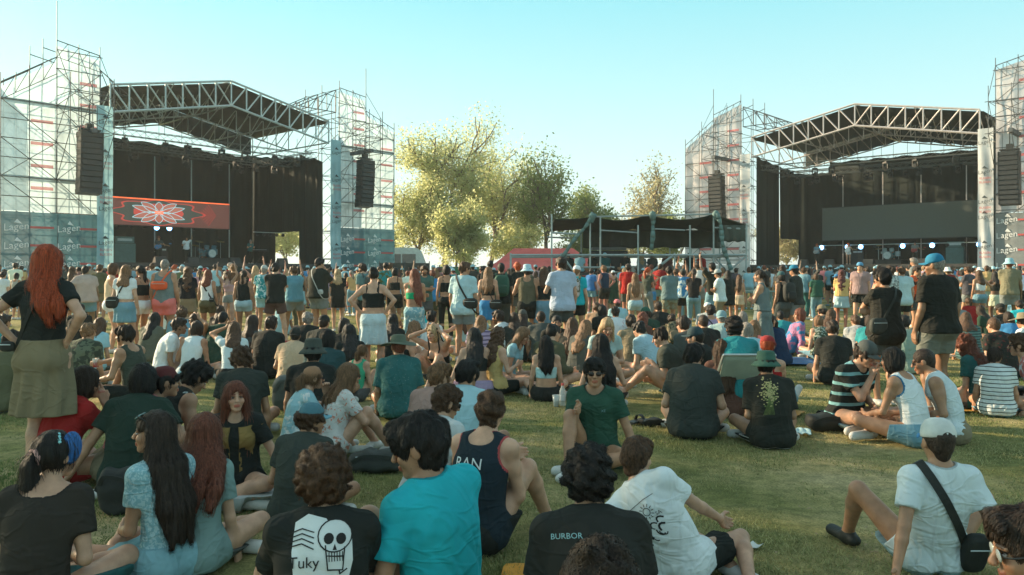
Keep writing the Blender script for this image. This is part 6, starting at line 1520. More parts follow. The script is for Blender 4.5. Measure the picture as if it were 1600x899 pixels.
who("bearded man in blue cap and black tee standing over the crowd at the far side", 1462, 398, 14, gy=648, key='bcap', legs='stand', hair='buzz', hc='gr', hat='cap', hatc=(.02,.18,.32), hy=34, top='tee', tc=(.020,.021,.018), loose=1.1, bot='shorts', bc=(.16,.17,.145), skin='t', armL='down', armR='down', bulk=1.12, beard=1, shc='grey', sleeve=.75)
who("woman in long black tee standing next to the blue cap man", 1381, 423, 6, gy=636, key='btee', legs='stand', hair='short', hc='bk', vol=1.3, hy=30, top='tee', tc=(.026,.026,.022), loose=1.4, hem=-.16, bot='shorts', bc='char', armL='chin', armR='fold', skin='m', fem=1, bulk=1.08)
bag('btee', "crumpled black bag slung on the long black tee", 'offblack', side=1, size=(.22,.10,.20))
who("man in white tee with black stripes bent over a red object", 1556, 548, -22, 645, key='stripe', hair='short', hc='db', top='tee', tc=(.60,.66,.66), pat=('stripes',(.05,.06,.06),6.4,.88), loose=1.4, bot='shorts', bc='denim', legs='cross', hy=-25, skin='m', hp=20)
who("girl with ginger ringlets in dark tee beyond the glasses man", 1500, 527, 30, hair='longcurl', hc='au', len=.26, vol=1.3, top='tee', tc='dteal', skin='l', hp=28, **f1)
who("young man in sunglasses and pink splashed white tee at the picture edge", 1591, 522, 55, hair='curly', hc='br', top='tee', tc='white', pat=('noise',(.55,.20,.18),8,.52), glasses=1, skin='l', vol=.8)
who("person with cropped hair in black tee with dull red back print", 1551, 497, 12, hair='buzz', hc='br', top='tee', tc='black', pat=('noise',(.12,.03,.03),22,.62), skin='l')
who("long haired person in teal striped top behind the ginger ringlets", 1508, 489, -8, hair='long', hc='br', len=.2, top='tee', tc=(.10,.20,.20), pat=('stripes',(.03,.07,.07),7,.5), **f1)
# ---- the band behind
who("young man with a pale brown quiff in dusty pink tee", 690, 567, -28, 725, hair='side', hc='lb', top='tee', tc=(.34,.22,.19), hy=-28, skin='l')
who("young man with black hair and sky blue tee beside the dusty pink tee", 733, 564, -18, 725, hair='side', hc='bk', top='tee', tc=(.36,.56,.62), hy=-20, skin='m', vol=1.15)
who("curly haired young man in wraparound sunglasses and pale pink tee looking down", 706, 609, -34, 800, hair='curly', hc='br', vol=.8, top='tee', tc=(.50,.55,.56), glasses=1, hy=-30, hp=18, skin='l')
who("person in camouflage sun hat and teal speckled shirt with back to us", 622, 524, 8, 655, key='teal', hair='buzz', hc='au', hat='sun', hatc=(.10,.12,.085), top='tee', tc=(.035,.13,.13), pat=('dots',(.45,.55,.52),46,.90), loose=1.6, bot='shorts', bc='dgreen', hy=14, skin='m', sleeve=.85, H=1.78)
who("girl in profile with straight light brown hair and sunglasses, strapless top", 650, 502, -64, hair='long', hc='lb', len=.2, top='bandeau', tc='black', legs='knees', glasses=1, skin='l', armL='hug', **f1)
who("smiling girl in bikini top shading her face with both hands", 676, 509, 150, hair='bob', hc='bl', top='bra', tc='black', legs='knees', armL='head', armR='head', skin='l', **f1)
who("girl seen from behind whose black hair reaches the ground by the white skirt", 614, 492, 4, hair='long', hc='bk', len=.40, vol=1.7, front=.2, top='tee', tc='black', **f1)
who("child with tied straw hair and bright green top", 567, 541, -25, hair='pony', hc='lb', len=.14, vol=1.2, top='tank', tc=(.06,.38,.22), H=1.25, skin='l', legs='knees', **f1)
who("girl with lank black hair leaning away behind the straw haired child", 545, 507, 20, hair='long', hc='bk', len=.3, vol=1.5, top='tee', tc='black', **f1)
who("person in wide black bucket hat between two packs", 490, 529, 5, hair='short', hc='bk', hat='bucket', hatc=(.055,.065,.055), top='tee', tc='black', key='blackhat', skin='m')
who("broad man in dark backwards cap and cream tee", 462, 512, 3, 606, key='cream', hair='buzz', hc='bk', hat='capback', hatc='black', top='tee', tc=(.55,.40,.27), bulk=1.2, skin='t', armL='knee', bot='shorts', bc='khaki')
who("person in dark teal tee with a hood of black hair by the bucket hat", 512, 516, -5, hair='bob', hc='bk', top='tee', tc=(.03,.07,.075))
who("grey curled head in dark shirt behind the cream tee", 481, 488, 6, hair='curly', hc='gr', vol=.8, top='tee', tc='black')
who("person in flat black cap and dark tee behind the bucket hat", 507, 491, -10, hair='buzz', hc='db', hat='cap', hatc='black', top='tee', tc='offblack')
who("girl with long dark plaits and jeans stretched towards the cream tee", 396, 495, -20, hair='long', hc='db', len=.42, vol=1.2, top='tee', tc='char', bot='jeans', bc='denim', legs='ext', lean=2, **f1)
who("girl in white tee with tousled brown hair over one shoulder", 366, 504, 12, hair='long', hc='br', len=.2, vol=1.1, top='fitted', tc=(.62,.72,.75), legs='cross', bot='skirt', bc='black', armL='head', **f1)
who("girl in white sleeveless shirt with dark tousled hair, upright back", 309, 502, -4, hair='bob', hc='db', vol=1.3, top='sleeveless', tc=(.66,.74,.76), armL='knee', bot='jeans', bc='lblue', **f1)
who("girl with bent arm over her sunglasses behind the white sleeveless shirt", 303, 491, 160, hair='long', hc='db', len=.2, top='tank', tc='lblue', glasses=1, armL='head', legs='knees', **f1)
who("person with long black hair under khaki jacket and jeans near pink shorts", 243, 490, -8, hair='long', hc='bk', len=.30, vol=1.6, top='long', tc=(.12,.13,.10), bot='jeans', bc='denim', **f1)
who("girl in mustard sleeveless top, curly locks, turned to her friends", 780, 512, -48, 617, hair='longcurl', hc='br', len=.30, vol=.8, top='sleeveless', tc='yellow', bot='shorts', bc='black', armR='cup', skin='l', curl=8, lean=2, **f1)
who("girl in pale blue strapless bandeau with scribbled letters, bare back", 853, 524, 0, 625, key='band', hair='long', hc='bk', len=.27, vol=.8, front=.1, top='bandeau', tc=(.42,.66,.70), bot='skirt', bc=(.03,.03,.028), legs='cross', skin='l', curl=8, lean=0, **f1)
who("girl in cut shoulder white top looking down at the circle of friends", 823, 512, -110, hair='long', hc='lb', len=.26, top='fitted', tc='lblue', hp=26, skin='l', **f1)
who("person with hair in a bun and olive jacket, profile, beside bandeau girl", 866, 505, -40, hair='bun', hc='bk', top='long', tc=(.10,.10,.06), skin='l', armR='knee', hy=-10)
who("bearded man in black tee facing us with a blue can", 870, 493, 182, key='beard', hair='buzz', hc='bk', beard=1, top='tee', tc='black', skin='m', armL='cup')
held('beard', -1, 'can', "blue drink can in the bearded man's hand", "can", col='blue')
who("bearded man in white tee looking off to the first stage", 777, 485, 62, hair='side', hc='db', beard=1, top='tee', tc='white', skin='m')
who("girl with long dark chestnut hair between the white tee and the bun", 803, 489, 6, hair='long', hc='db', len=.34, vol=1.3, top='tee', tc='offblack', **f1)
who("girl in dark cap with white shirt bag behind the chestnut hair", 817, 483, -10, hair='long', hc='db', len=.2, hat='cap', hatc='char', top='tee', tc='char', **f1)
who("girl with straight black hair and lilac skirt, arm lit by sun", 741, 514, 8, hair='long', hc='bk', len=.34, vol=1.2, top='bandeau', tc='black', bot='midi', bc='lilac', legs='cross', armL='ground', skin='l', **f1)
who("girl with smoky grey brown hair in striped lilac shirt", 752, 495, -14, hair='long', hc='lb', len=.30, vol=1.3, top='tee', tc='lilac', pat=('stripes',(.08,.06,.12),5,.8), **f1)
who("girl pointing towards the white tee man with her arm stretched", 720, 483, 40, hair='long', hc='br', len=.25, top='crop', tc='lblue', armL=(-.62,.12,.52), skin='l', legs='side', **f1)
who("boy in white tee with round black hair by the pointing hand", 675, 486, -18, hair='short', hc='bk', vol=1.2, top='tee', tc='white')
who("girl with black waist length hair and bare shoulders facing away, arms wide", 938, 524, 4, hair='long', hc='bk', len=.38, vol=1.7, front=.2, top='tank', tc='black', bot='pants', bc='black', armL='knee', armR='knee', skin='l', **f1)
who("blonde girl with hairband facing us over her phone", 950, 500, 186, 600, key='blond', hair='long', hc='bl', len=.26, front=.9, top='fitted', tc=(.36,.50,.50), bot='midi', bc='grey', armL='phone', armR='phone', hp=24, skin='l', **f1)
held('blond', 1, 'phone', "phone read by the blonde girl with hairband", "phone")
who("girl with fair hair falling over a grey blouse, bent to the side", 918, 503, -35, hair='long', hc='lb', len=.32, vol=1.3, top='tee', tc='char', hp=24, **f1)
who("man with clipped hair and blue white tee leaning across the circle", 996, 503, 40, hair='short', hc='bk', top='tee', tc=(.36,.52,.60), hp=14, lean=22, skin='l')
who("round faced person with orange hair clip, dark tee and blue shorts, legs out", 1026, 516, 72, 624, key='clip', hair='bun', hc='db', top='tee', tc=(.055,.062,.05), bot='shorts', bc=(.10,.27,.36), bulk=1.18, legs='ext', kb=(.62,.78), lean=12, armL='knee', armR='lap', skin='l', hp=20)
who("person carrying a camouflage pack on their back, seated", 1049, 492, 0, 560, key='pack', hair='short', hc='db', top='tee', tc='olive')
backpack('pack', "camouflage backpack with red patch on a seated back", 'khaki', ('noise',(.06,.07,.05),14,.5))
who("man in navy cap with face turned to the first stage", 1084, 511, 66, hair='buzz', hc='bk', hat='cap', hatc=(.03,.06,.07), top='tee', tc='black', skin='l')
who("person with round black hair in lilac vest with thin strap", 1110, 478, -5, hair='afro', hc='bk', vol=.5, top='tank', tc='lilac', key='lil')
bag('lil', "thin black strap over the lilac vest", 'black', side=-1, size=(.12,.06,.10), w=.02)
who("man in washed blue cap and pale tee next to the lilac vest", 1127, 486, -8, hair='buzz', hc='gr', hat='capback', hatc=(.22,.36,.40), top='tee', tc=(.36,.50,.50))
who("person with tight dark curls lying back in the deck chair", 1146, 497, 0, key='chairp', hair='curly', hc='bk', vol=.9, top='tee', tc='teal', z=.16)
who("woman with long hair behind the deck chair in teal cap", 1165, 505, 20, hair='bob', hc='gr', top='tee', tc='lblue', **f1)
who("fair haired woman in leafy green sleeveless blouse on the open lawn", 1278, 493, 2, 563, hair='bob', hc='lb', vol=1.0, top='sleeveless', tc=(.05,.08,.055), pat=('noise',(.36,.42,.36),26,.52), bot='jeans', bc='denim', skin='l', bulk=1.08, **f1)
who("man in plain silver grey tee on the open lawn, back to us", 1336, 492, -4, 565, hair='short', hc='br', top='tee', tc=(.42,.44,.44), bot='shorts', bc='teal', bulk=1.15, skin='l')
who("man in teal tee seated behind the standing woman in long grey dress", 1219, 486, -3, 550, hair='buzz', hc='bk', top='tee', tc=(.03,.29,.33), skin='t')
who("person with pink neckerchief and sage tee behind the black tee woman", 1413, 494, -30, hair='side', hc='bk', top='tee', tc=(.24,.33,.28), skin='l')
who("girl lying back in the purple and blue patchwork near the open lawn", 1248, 483, 80, hair='bob', hc='au', top='long', tc='blue', pat=('noise',(.45,.20,.35),7,.5), legs='ext', lean=-30)
for q in [("man in peaked khaki cap crouched before the long fence of heads",1283,476,10,dict(hat='cap',hatc='khaki',tc='char')),
  ("woman in brown wrap lying beside teal blanket",1300,484,-60,dict(hair='long',hc='br',tc='brown',fem=1)),
  ("seated man in sky blue tee near the two standing girls",1578,462,5,dict(tc='lblue',hat='cap',hatc='lgrey')),
  ("seated person in turquoise tee at the far edge",1592,470,-8,dict(tc='turq')),
  ("seated dark capped person below the white skirted girl",1562,474,10,dict(tc='black',hat='cap',hatc='black')),
  ("seated man in straw hat near the frame edge",1597,489,20,dict(tc='white',hat='sun',hatc='khaki')),
  ("seated person with blue tee and white bag by the edge",1575,487,-15,dict(tc='blue',hair='bob',hc='db',fem=1)),
  ("seated girl in green tee looking down by the striped tee",1530,476,30,dict(tc='dgreen',hair='long',hc='db',fem=1)),
  ("seated shaven man in grey tee far behind the blue cap man",1492,470,-5,dict(tc='grey',hair='buzz')),
  ("seated girl in red tee under the standing pair",1512,466,0,dict(tc='red',hair='pony',hc='br',fem=1)),
  ("seated person in white shirt with red hood patch",962,480,-10,dict(tc='white',hair='short',pat=('noise',(.5,.05,.04),5,.66))),
  ("seated person in dark hood near the pink beanie",940,478,14,dict(tc='black',hair='bob',hc='bk')),
  ("seated person wearing a raspberry beanie",964,466,4,dict(tc='lblue',hat='bandana',hatc='pink',hair='buzz')),
  ("seated girl with copper curls and green hairband",1005,488,-30,dict(tc='brown',hair='longcurl',hc='au',fem=1)),
  ("seated man with tall black hair in black tee",1028,473,0,dict(tc='black',hair='short',vol=1.3)),
  ("seated man in green cap beside the tan top",1008,480,20,dict(tc='dgreen',hat='cap',hatc='green')),
  ("seated person in sand jacket behind the blonde girl",932,473,-6,dict(tc='tan',hair='short',hc='br')),
  ("seated boy in black tee under the umbrella hat",1098,492,10,dict(tc='black',hair='buzz')),
  ("seated man in white cap with lilac strap",1106,472,-12,dict(tc='lgrey',hat='cap',hatc='white')),
  ("seated girl with brown hair in orange tee",1180,500,-40,dict(tc='coral',hair='long',hc='lb',fem=1)),
  ("seated girl in navy tee left of the teal tee man",1203,492,25,dict(tc='navy',hair='pony',hc='db',fem=1)),
  ("seated man in black tee behind the grey tee",1352,478,10,dict(tc='black',hair='short')),
  ("seated girl with mint scarf behind the silver grey tee",1360,492,-30,dict(tc='teal',hair='bob',hc='db',fem=1)),
  ("seated boy in dark tee near the cap row",1440,490,-10,dict(tc='char',hair='short')),
  ("seated person in denim shirt near the long hair and khaki jacket",285,482,15,dict(tc='denim',hair='curly',hc='br')),
  ("seated person in pale grey tee behind the bare legged girl",282,497,-70,dict(tc='white',hair='short')),
  ("seated girl in black tee behind the olive skirt",345,477,5,dict(tc='black',hair='long',hc='db',fem=1)),
  ("seated man in dark green tee behind the denim shorts",350,488,-12,dict(tc='dgreen',hair='buzz',hc='bk')),
  ("seated girl in pale blue tee behind brown shorts",445,470,0,dict(tc='lblue',hair='bob',hc='bk',fem=1)),
  ("seated man with messy hair beside pink shorts",280,478,30,dict(tc='tan',hair='curly',hc='br')),
  ("seated boy in turquoise shirt in front of the white skirt girl's friend",655,476,-5,dict(tc='turq',hair='short')),
  ("seated person in black with crimson bag",538,497,12,dict(tc='black',hair='bob',hc='bk')),
  ("seated person with olive tee near the left edge post",20,520,-10,dict(tc='olive',hair='short')),
  ("seated person in teal tee partly behind red haired woman",8,492,-14,dict(tc='teal',hair='short')),
  ("seated woman in blue shirt beside the camouflage shirt",158,497,-10,dict(tc='lblue',hair='long',hc='br',fem=1)),
  ("seated boy in black tee beside denim legs",425,497,-8,dict(tc='black',hair='short')),
  ("seated man in dark tee near the mirrored cap",845,486,4,dict(tc='char',hair='buzz')),
  ("seated girl in black tee hugging knees by the circle",895,497,-20,dict(tc='black',hair='long',hc='br',fem=1,legs='knees')),
  ("seated man in khaki tee next to raspberry beanie",985,492,8,dict(tc='khaki',hair='short')),
  ("seated man in charcoal tee and glasses behind navy cap",1066,497,30,dict(tc='char',hair='side',glasses=1)),
  ("seated woman with salt hair near the deck chair",1160,487,-4,dict(tc='white',hair='bob',hc='gr',fem=1)),
  ("seated person in black vest beside the leafy blouse",1300,500,-12,dict(tc='black',hair='short')),
  ]:
    who(q[0], q[1], q[2], q[3], skin=random.choice('lmmt'), **q[4])
# ---- standing people who read one by one
S_ = [("girl in white crop tee and denim skirt with a black bag on her back",195,414,0,556,dict(key='wcrop',fem=1,hair='long',hc='lb',len=.2,top='croptee',tc='white',bot='mini',bl=.42,bc='denim',skin='l',bulk=1.08)),
 ("brown haired girl with sunglasses standing sideways by the white crop tee",178,412,-60,552,dict(fem=1,hair='bob',hc='br',top='tank',tc='cream',bot='short',bc='white',skin='l',armL='fold',armR='fold')),
 ("girl in black crop top and white shorts listening with folded arms",217,414,70,548,dict(fem=1,hair='pony',hc='bk',top='crop',tc='black',bot='short',bl=.4,bc='white',armL='fold',armR='fold',skin='m')),
 ("grey haired man in grey tank top and coral shorts",256,405,4,548,dict(key='pinks',hair='buzz',hc='gr',top='tank',hem=-.04,loose=3,tc=(.17,.22,.22),bot='shorts',bl=.55,bc='coral',bulk=1.15,skin='m')),
 ("man in olive tee standing near the blue column",155,414,0,506,dict(hair='short',hc='br',top='tee',tc='olive',bot='shorts',bc='khaki')),
 ("girl in grey dress photographing with raised arms",112,416,-6,506,dict(fem=1,hair='long',hc='br',top='dress',hem=.05,tc='grey',bot='midi',bc='grey',armL='phone',armR='phone')),
 ("heavy dark shirted man at the edge of the glassy tower",88,409,5,512,dict(hair='short',hc='db',top='tee',tc='char',bulk=1.2)),
 ("person in white tee at the picture edge beside the red hair",4,424,-10,510,dict(hair='short',top='tee',tc='white')),
 ("girl in white sleeveless blouse and olive shorts with crossing strap",324,421,-4,536,dict(key='wsl',fem=1,hair='long',hc='au',len=.16,top='sleeveless',tc='white',bot='short',bl=.5,bc='olive',skin='m',hem=-.02)),
 ("woman in black tank top and pale denim shorts",380,423,3,536,dict(fem=1,hair='pony',hc='db',top='tank',tc='black',bot='short',bl=.4,bc='ldenim',bulk=1.12,skin='m')),
 ("man in busy blue leaf print shirt and grey cap",412,414,-4,520,dict(hair='buzz',hc='gr',hat='cap',hatc='lgrey',top='tee',tc='teal',pat=('noise',(.45,.62,.66),12,.52),bot='shorts',bc='lblue')),
 ("man in black tee and maroon shorts with feet apart",430,413,2,540,dict(hair='short',hc='bk',top='tee',tc='black',bot='shorts',bc=(.11,.065,.055),stance=.22,armL='fold',armR='fold',shc='red',skin='l')),
 ("girl with very long dark hair, pale blue skirt and small black pack",467,416,-3,512,dict(key='lskirt',fem=1,hair='long',hc='db',len=.42,top='crop',tc='black',bot='skirt',bl=.4,bc='lblue')),
 ("stocky man in black tee with cross strap and grey shorts, hand at mouth",500,404,-26,531,dict(key='stocky',hair='short',hc='bk',top='tee',tc=(.03,.035,.028),loose=1.5,bot='shorts',bc='grey',bulk=1.2,armR='chin',hy=-30,skin='m',sleeve=.85)),
 ("fair haired girl in black skirt beside the stocky man",527,420,10,518,dict(fem=1,hair='long',hc='bl',len=.2,top='tee',tc='black',bot='mini',bc='black')),
 ("bearded man in grey teal tee with dark backpack in profile",565,412,60,530,dict(key='bpman',hair='side',hc='db',beard=1,top='tee',tc=(.14,.24,.24),bot='shorts',bc='black',skin='l')),
 ("girl in black strap top and white denim skirt with hands on hips",583,418,2,592,dict(fem=1,hair='bun',hc='bk',vol=1.3,top='crop',tc='black',bot='mini',bl=.62,flare=.01,bc=(.52,.64,.68),bulk=1.1,skin='l',armL='hip',armR='hip',shc='black',strapw=.03)),
 ("girl with waist long red brown hair in green bikini top",648,420,-6,566,dict(fem=1,hair='long',hc='au',len=.42,vol=1.2,side=.8,top='bra',tc=(.02,.35,.16),bot='mini',bl=.8,bc=(.20,.38,.44),bpat=('noise',(.5,.6,.6),16,.55),skin='m',armL='fold',armR='fold',bulk=1.05)),
 ("long bearded man in teal grey tee with folded arms",664,416,196,530,dict(hair='side',hc='db',beard=1,top='tee',tc=(.08,.15,.13),armL='fold',armR='fold',skin='m')),
 ("dark haired woman in black crop and black trousers",697,416,10,535,dict(fem=1,hair='bob',hc='bk',top='crop',tc='black',bot='leggings',bc='black',skin='m')),
 ("man in oversize pale blue tee with a black bag strap",727,411,-16,566,dict(key='wtm',hair='short',hc='br',hy=-40,top='tee',tc=(.42,.60,.64),loose=1.7,bot='shorts',bc='grey',skin='m',hem=-.12,sleeve=.8)),
 ("girl with straight fair brown hair, black halter and blue skirt",763,418,-4,545,dict(key='halter',fem=1,hair='long',hc='lb',len=.32,top='crop',tc='black',bot='mini',bl=.5,bc='blue',skin='l')),
 ("man wearing a dark green rucksack over black tee",783,411,3,540,dict(key='ruck',hair='buzz',hc='bk',top='tee',tc='black',bot='pants',bc='char')),
 ("man in pale blue bucket hat and olive tank holding a can",824,414,-4,548,dict(key='bhat',hair='short',hat='bucket',hatc=(.42,.62,.70),top='tank',tc=(.11,.105,.07),hem=-.04,loose=3,bot='shorts',bc='black',skin='m',armL='cup',hem_=1)),
 ("girl in black top and long dusty blue skirt, cup in hand",850,417,6,548,dict(key='dusty',fem=1,hair='long',hc='br',len=.22,top='crop',hem=.10,tc='black',bot='skirt',bl=.58,bc=(.14,.26,.34),skin='m',armL='cup')),
 ("tall man in pale lavender blue tee carrying drinks",876,403,12,564,dict(key='tall',hair='side',hc='db',hy=26,top='tee',tc=(.40,.48,.60),loose=1.5,bot='shorts',bc='char',skin='l',armL='cup',hem=-.10)),
 ("man in white and pink cap with a leafy print backpack",902,415,-24,540,dict(key='pcap',hair='buzz',hc='lb',hat='cap',hatc='white',brimc='lpink',top='tee',tc='turq',bot='shorts',bc='black',skin='l')),
 ("person in dusty pink tee with diagonal strap before the platform",936,421,0,488,dict(key='dpink',hair='short',top='tee',tc='lpink',bot='shorts',bc='teal')),
 ("woman in green dress and white cap by the dusty pink tee",958,423,14,492,dict(fem=1,hair='short',hat='cap',hatc='white',top='dress',hem=.05,tc='dgreen',bot='midi',bc='dgreen')),
 ("girl whose straight chestnut hair covers her back, pale denim shorts",993,428,0,530,dict(fem=1,hair='long',hc='lb',len=.40,vol=1.7,front=.2,top='croptee',tc='tan',bot='denim',bl=.4,bc='ldenim',skin='l')),
 ("boy in blue grey tee and camouflage shorts",1046,417,0,524,dict(hair='short',hc='bk',top='tee',tc=(.13,.20,.21),loose=1.4,bot='shorts',bc='khaki',bpat=('noise',(.25,.3,.25),12,.5),armL='fold',armR='fold')),
 ("boy in bright blue and white tee with black shorts",1068,419,-8,512,dict(hair='short',hc='bk',hat='cap',hatc='char',top='tee',tc='blue',pat=('noise',(.55,.65,.68),5,.55),bot='shorts',bc='black')),
 ("boy in red tee with grey rucksack near the canopy leg",1102,418,4,500,dict(key='redb',hair='short',hc='bk',top='tee',tc='coral',bot='shorts',bc='black')),
 ("man in white tee and pale cap with folded arms, in profile",1121,420,66,524,dict(hair='buzz',hat='cap',hatc='lgrey',top='tee',tc=(.55,.66,.68),loose=1.5,bot='pants',bc='khaki',armL='fold',armR='fold',skin='m')),
 ("woman with long black hair in black tunic behind the white tee profile",1138,423,10,512,dict(fem=1,hair='long',hc='bk',len=.36,top='tee',tc='black',bot='mini',bc='black')),
 ("girl in tan bandeau and cream skirt with brown curls",1156,430,-30,506,dict(fem=1,hair='longcurl',hc='br',top='bandeau',tc='tan',bot='mini',bc='cream')),
 ("woman in long grey sleeveless dress with a high ponytail, arms crossed low",1186,423,62,572,dict(fem=1,hair='pony',hc='db',len=.24,ponyz=.02,top='dress',hem=.04,tc=(.15,.19,.19),bot='midi',bl=.98,flare=.05,bc=(.15,.19,.19),armL='fold',armR='fold',skin='l')),
 ("girl in dark cap, black pack and grey shorts beside a blue cap",1221,424,26,541,dict(key='gpack',fem=1,hair='bob',hc='bk',hat='cap',hatc=(.05,.12,.13),top='tank',tc='black',bot='shorts',bc='char',skin='m')),
 ("man in bright blue cap and black tee looking back over the lawn",1240,413,50,540,dict(hair='short',hc='bk',hat='cap',hatc=(.03,.22,.36),top='tee',tc='offblack',bot='shorts',bc='grey',skin='m')),
 ("man in sage tee between blue cap and dark green tee",1258,418,-50,500,dict(hair='short',hc='br',top='tee',tc='denim',bot='pants',bc='dteal')),
 ("person in dark forest green tee standing square with back to us",1276,428,0,502,dict(hair='bob',hc='br',top='tee',tc='green',bulk=1.15,bot='jeans',bc='denim')),
 ("girl in white summer dress and blue cap, facing sideways",1307,427,58,500,dict(fem=1,hair='long',hc='bk',len=.2,hat='cap',hatc='blue',top='dress',hem=.05,tc='white',bot='skirt',bl=.4,bc='white',armL='fold',armR='fold')),
 ("man in dusty pink tee and blue snapback with dark shorts",1342,409,150,512,dict(key='pinkt',hair='short',hat='capback',hatc=(.10,.30,.50),top='tee',tc=(.34,.24,.24),loose=1.7,bot='shorts',bc='black',skin='l')),
 ("person in pale printed shirt with round dark hair",1393,416,20,530,dict(hair='curly',hc='db',top='tee',tc='grey',pat=('noise',(.5,.56,.56),18,.5),skin='m')),
 ("man in long pale blue tee seen from behind near the black tee woman",1411,417,-10,530,dict(hair='curly',vol=.5,hc='br',top='tee',tc=(.42,.58,.62),loose=1.6,hem=-.14,bot='shorts',bc='black',skin='l')),
 ("person in red and black sports shirt holding a cup",1432,416,-160,528,dict(hair='short',hc='db',top='tee',tc='orange',pat=('noise',(.02,.02,.02),4,.52),bot='shorts',bc='char',skin='m',armL='cup')),
 ("grey haired man near the singer's side with glass raised",1428,403,40,500,dict(hair='short',hc='gr',top='tee',tc='grey')),
 ("girl in white crop tank and blue denim shorts, arm around a friend",1531,423,0,514,dict(fem=1,hair='long',hc='br',len=.2,top='crop',tc='white',bot='denim',bl=.4,bc='denim',skin='m',armR='out',bulk=1.05)),
 ("girl with dark hair in black top and cream skirt, hugged by her friend",1556,424,-6,512,dict(fem=1,hair='long',hc='bk',len=.2,top='crop',tc='black',bot='mini',bc=(.50,.55,.42),skin='d',armL='out')),
 ("man in white tee standing before the flat roofed cabin",1566,424,10,486,dict(hair='short',top='tee',tc='white',bot='shorts',bc='dgreen')),
 ("person in turquoise shirt filming far beyond the blue cap man",1520,427,0,480,dict(hair='short',top='tee',tc='turq',armL='up',armR='up')),
 ("man in royal blue shirt with strap before the second stage",1392+40,424,10,482,dict(hair='short',top='tee',tc='blue')),
 ("girl in black top and denim shorts near the first stage lamps",294,417,0,484,dict(fem=1,hair='long',hc='br',len=.14,top='tank',tc='black',bot='denim',bl=.4,bc='ldenim')),
 ("man in pale blue tee under the red screen",336,413,-5,486,dict(hair='short',hc='bk',top='tee',tc='lblue')),
 ("woman with raised hand and dark teal shirt near the woman in black tank",362,418,-15,500,dict(fem=1,hair='bob',hc='db',top='tee',tc='dteal',armL='chin')),
 ("man in pale blue shirt with shoulder strap behind the grey haired man",237,412,6,500,dict(hair='short',hc='br',top='tee',tc='lblue')),
 ("woman with bare back and black top behind the white skirt girl",617,419,0,520,dict(fem=1,hair='bob',hc='bk',top='crop',tc='black',bot='shorts',bc='black')),
 ("man in patterned green shirt behind the white skirt girl",602,411,20,505,dict(hair='short',hc='bk',top='tee',tc='teal',pat=('noise',(.10,.12,.05),10,.5))),
 ("tall dark haired man behind the halter girl",766,408,0,512,dict(hair='short',hc='bk',top='tee',tc='offblack')),
 ("woman with copper bun next to the bucket hat",808,411,20,520,dict(fem=1,hair='afro',vol=.5,hc='red',top='tee',tc='black')),
 ("girl in teal top and blue skirt with both hands up before the platform",1018,428,0,496,dict(fem=1,hair='long',hc='lb',top='tank',tc='grey',bot='mini',bc='blue',armL='up',armR='head')),
]
for (lb_,px_,ty_,rz_,gy_,kw_) in S_: kw_.setdefault('skin', random.choice('lmmt')); kw_.setdefault('legs','stand'); who(lb_, px_, ty_, rz_, gy_, **kw_)
bag('wcrop', "black shoulder bag hanging on the white crop tee girl's back", 'black', side=1, size=(.24,.10,.22))
bag('pinks', "red hip bag worn across the grey tank top", 'orange', side=1, size=(.30,.09,.16), body_at=tuple(PPL['pinks'][1]['_f'][2].C-np.array([.03,.17,.06])))
bag('wsl', "black strap across the white sleeveless blouse", 'black', side=-1, size=(.12,.06,.10), w=.035)
bag('stocky', "pale cross strap on the stocky man's black tee", 'lgrey', side=-1, size=(.12,.07,.10), w=.018)
bag('wtm', "black crossbody bag of the pale blue tee man", 'black', side=-1, size=(.26,.10,.18), w=.03)
bag('halter', "round black bag at the blue skirt", 'black', side=-1, size=(.26,.10,.20), w=.02, drop=.08)
bag('dpink', "dark diagonal strap over dusty pink tee", 'black', side=1, size=(.10,.06,.08), w=.03)
backpack('lskirt', "small round black backpack above a pale blue skirt", 'black', sz=.7)
backpack('bpman', "dark backpack of the bearded man in profile", 'char'); backpack('ruck', "dark green rucksack on a black tee", 'green'); backpack('pcap', "leafy print backpack under the white pink cap", 'olive', ('noise',(.55,.5,.5),13,.5))
backpack('redb', "grey rucksack on the red tee boy", 'grey'); backpack('gpack', "big black backpack of the dark cap girl", 'black')
held('bhat', -1, 'can', "blue can in the bucket hat man's hand", "can", col='blue'); held('dusty', -1, 'cup', "white cup held by the dusty blue skirt girl", "cup", col='cream'); held('tall', -1, 'cup', "pale cup carried by the tall man", "cup", col='lgrey')
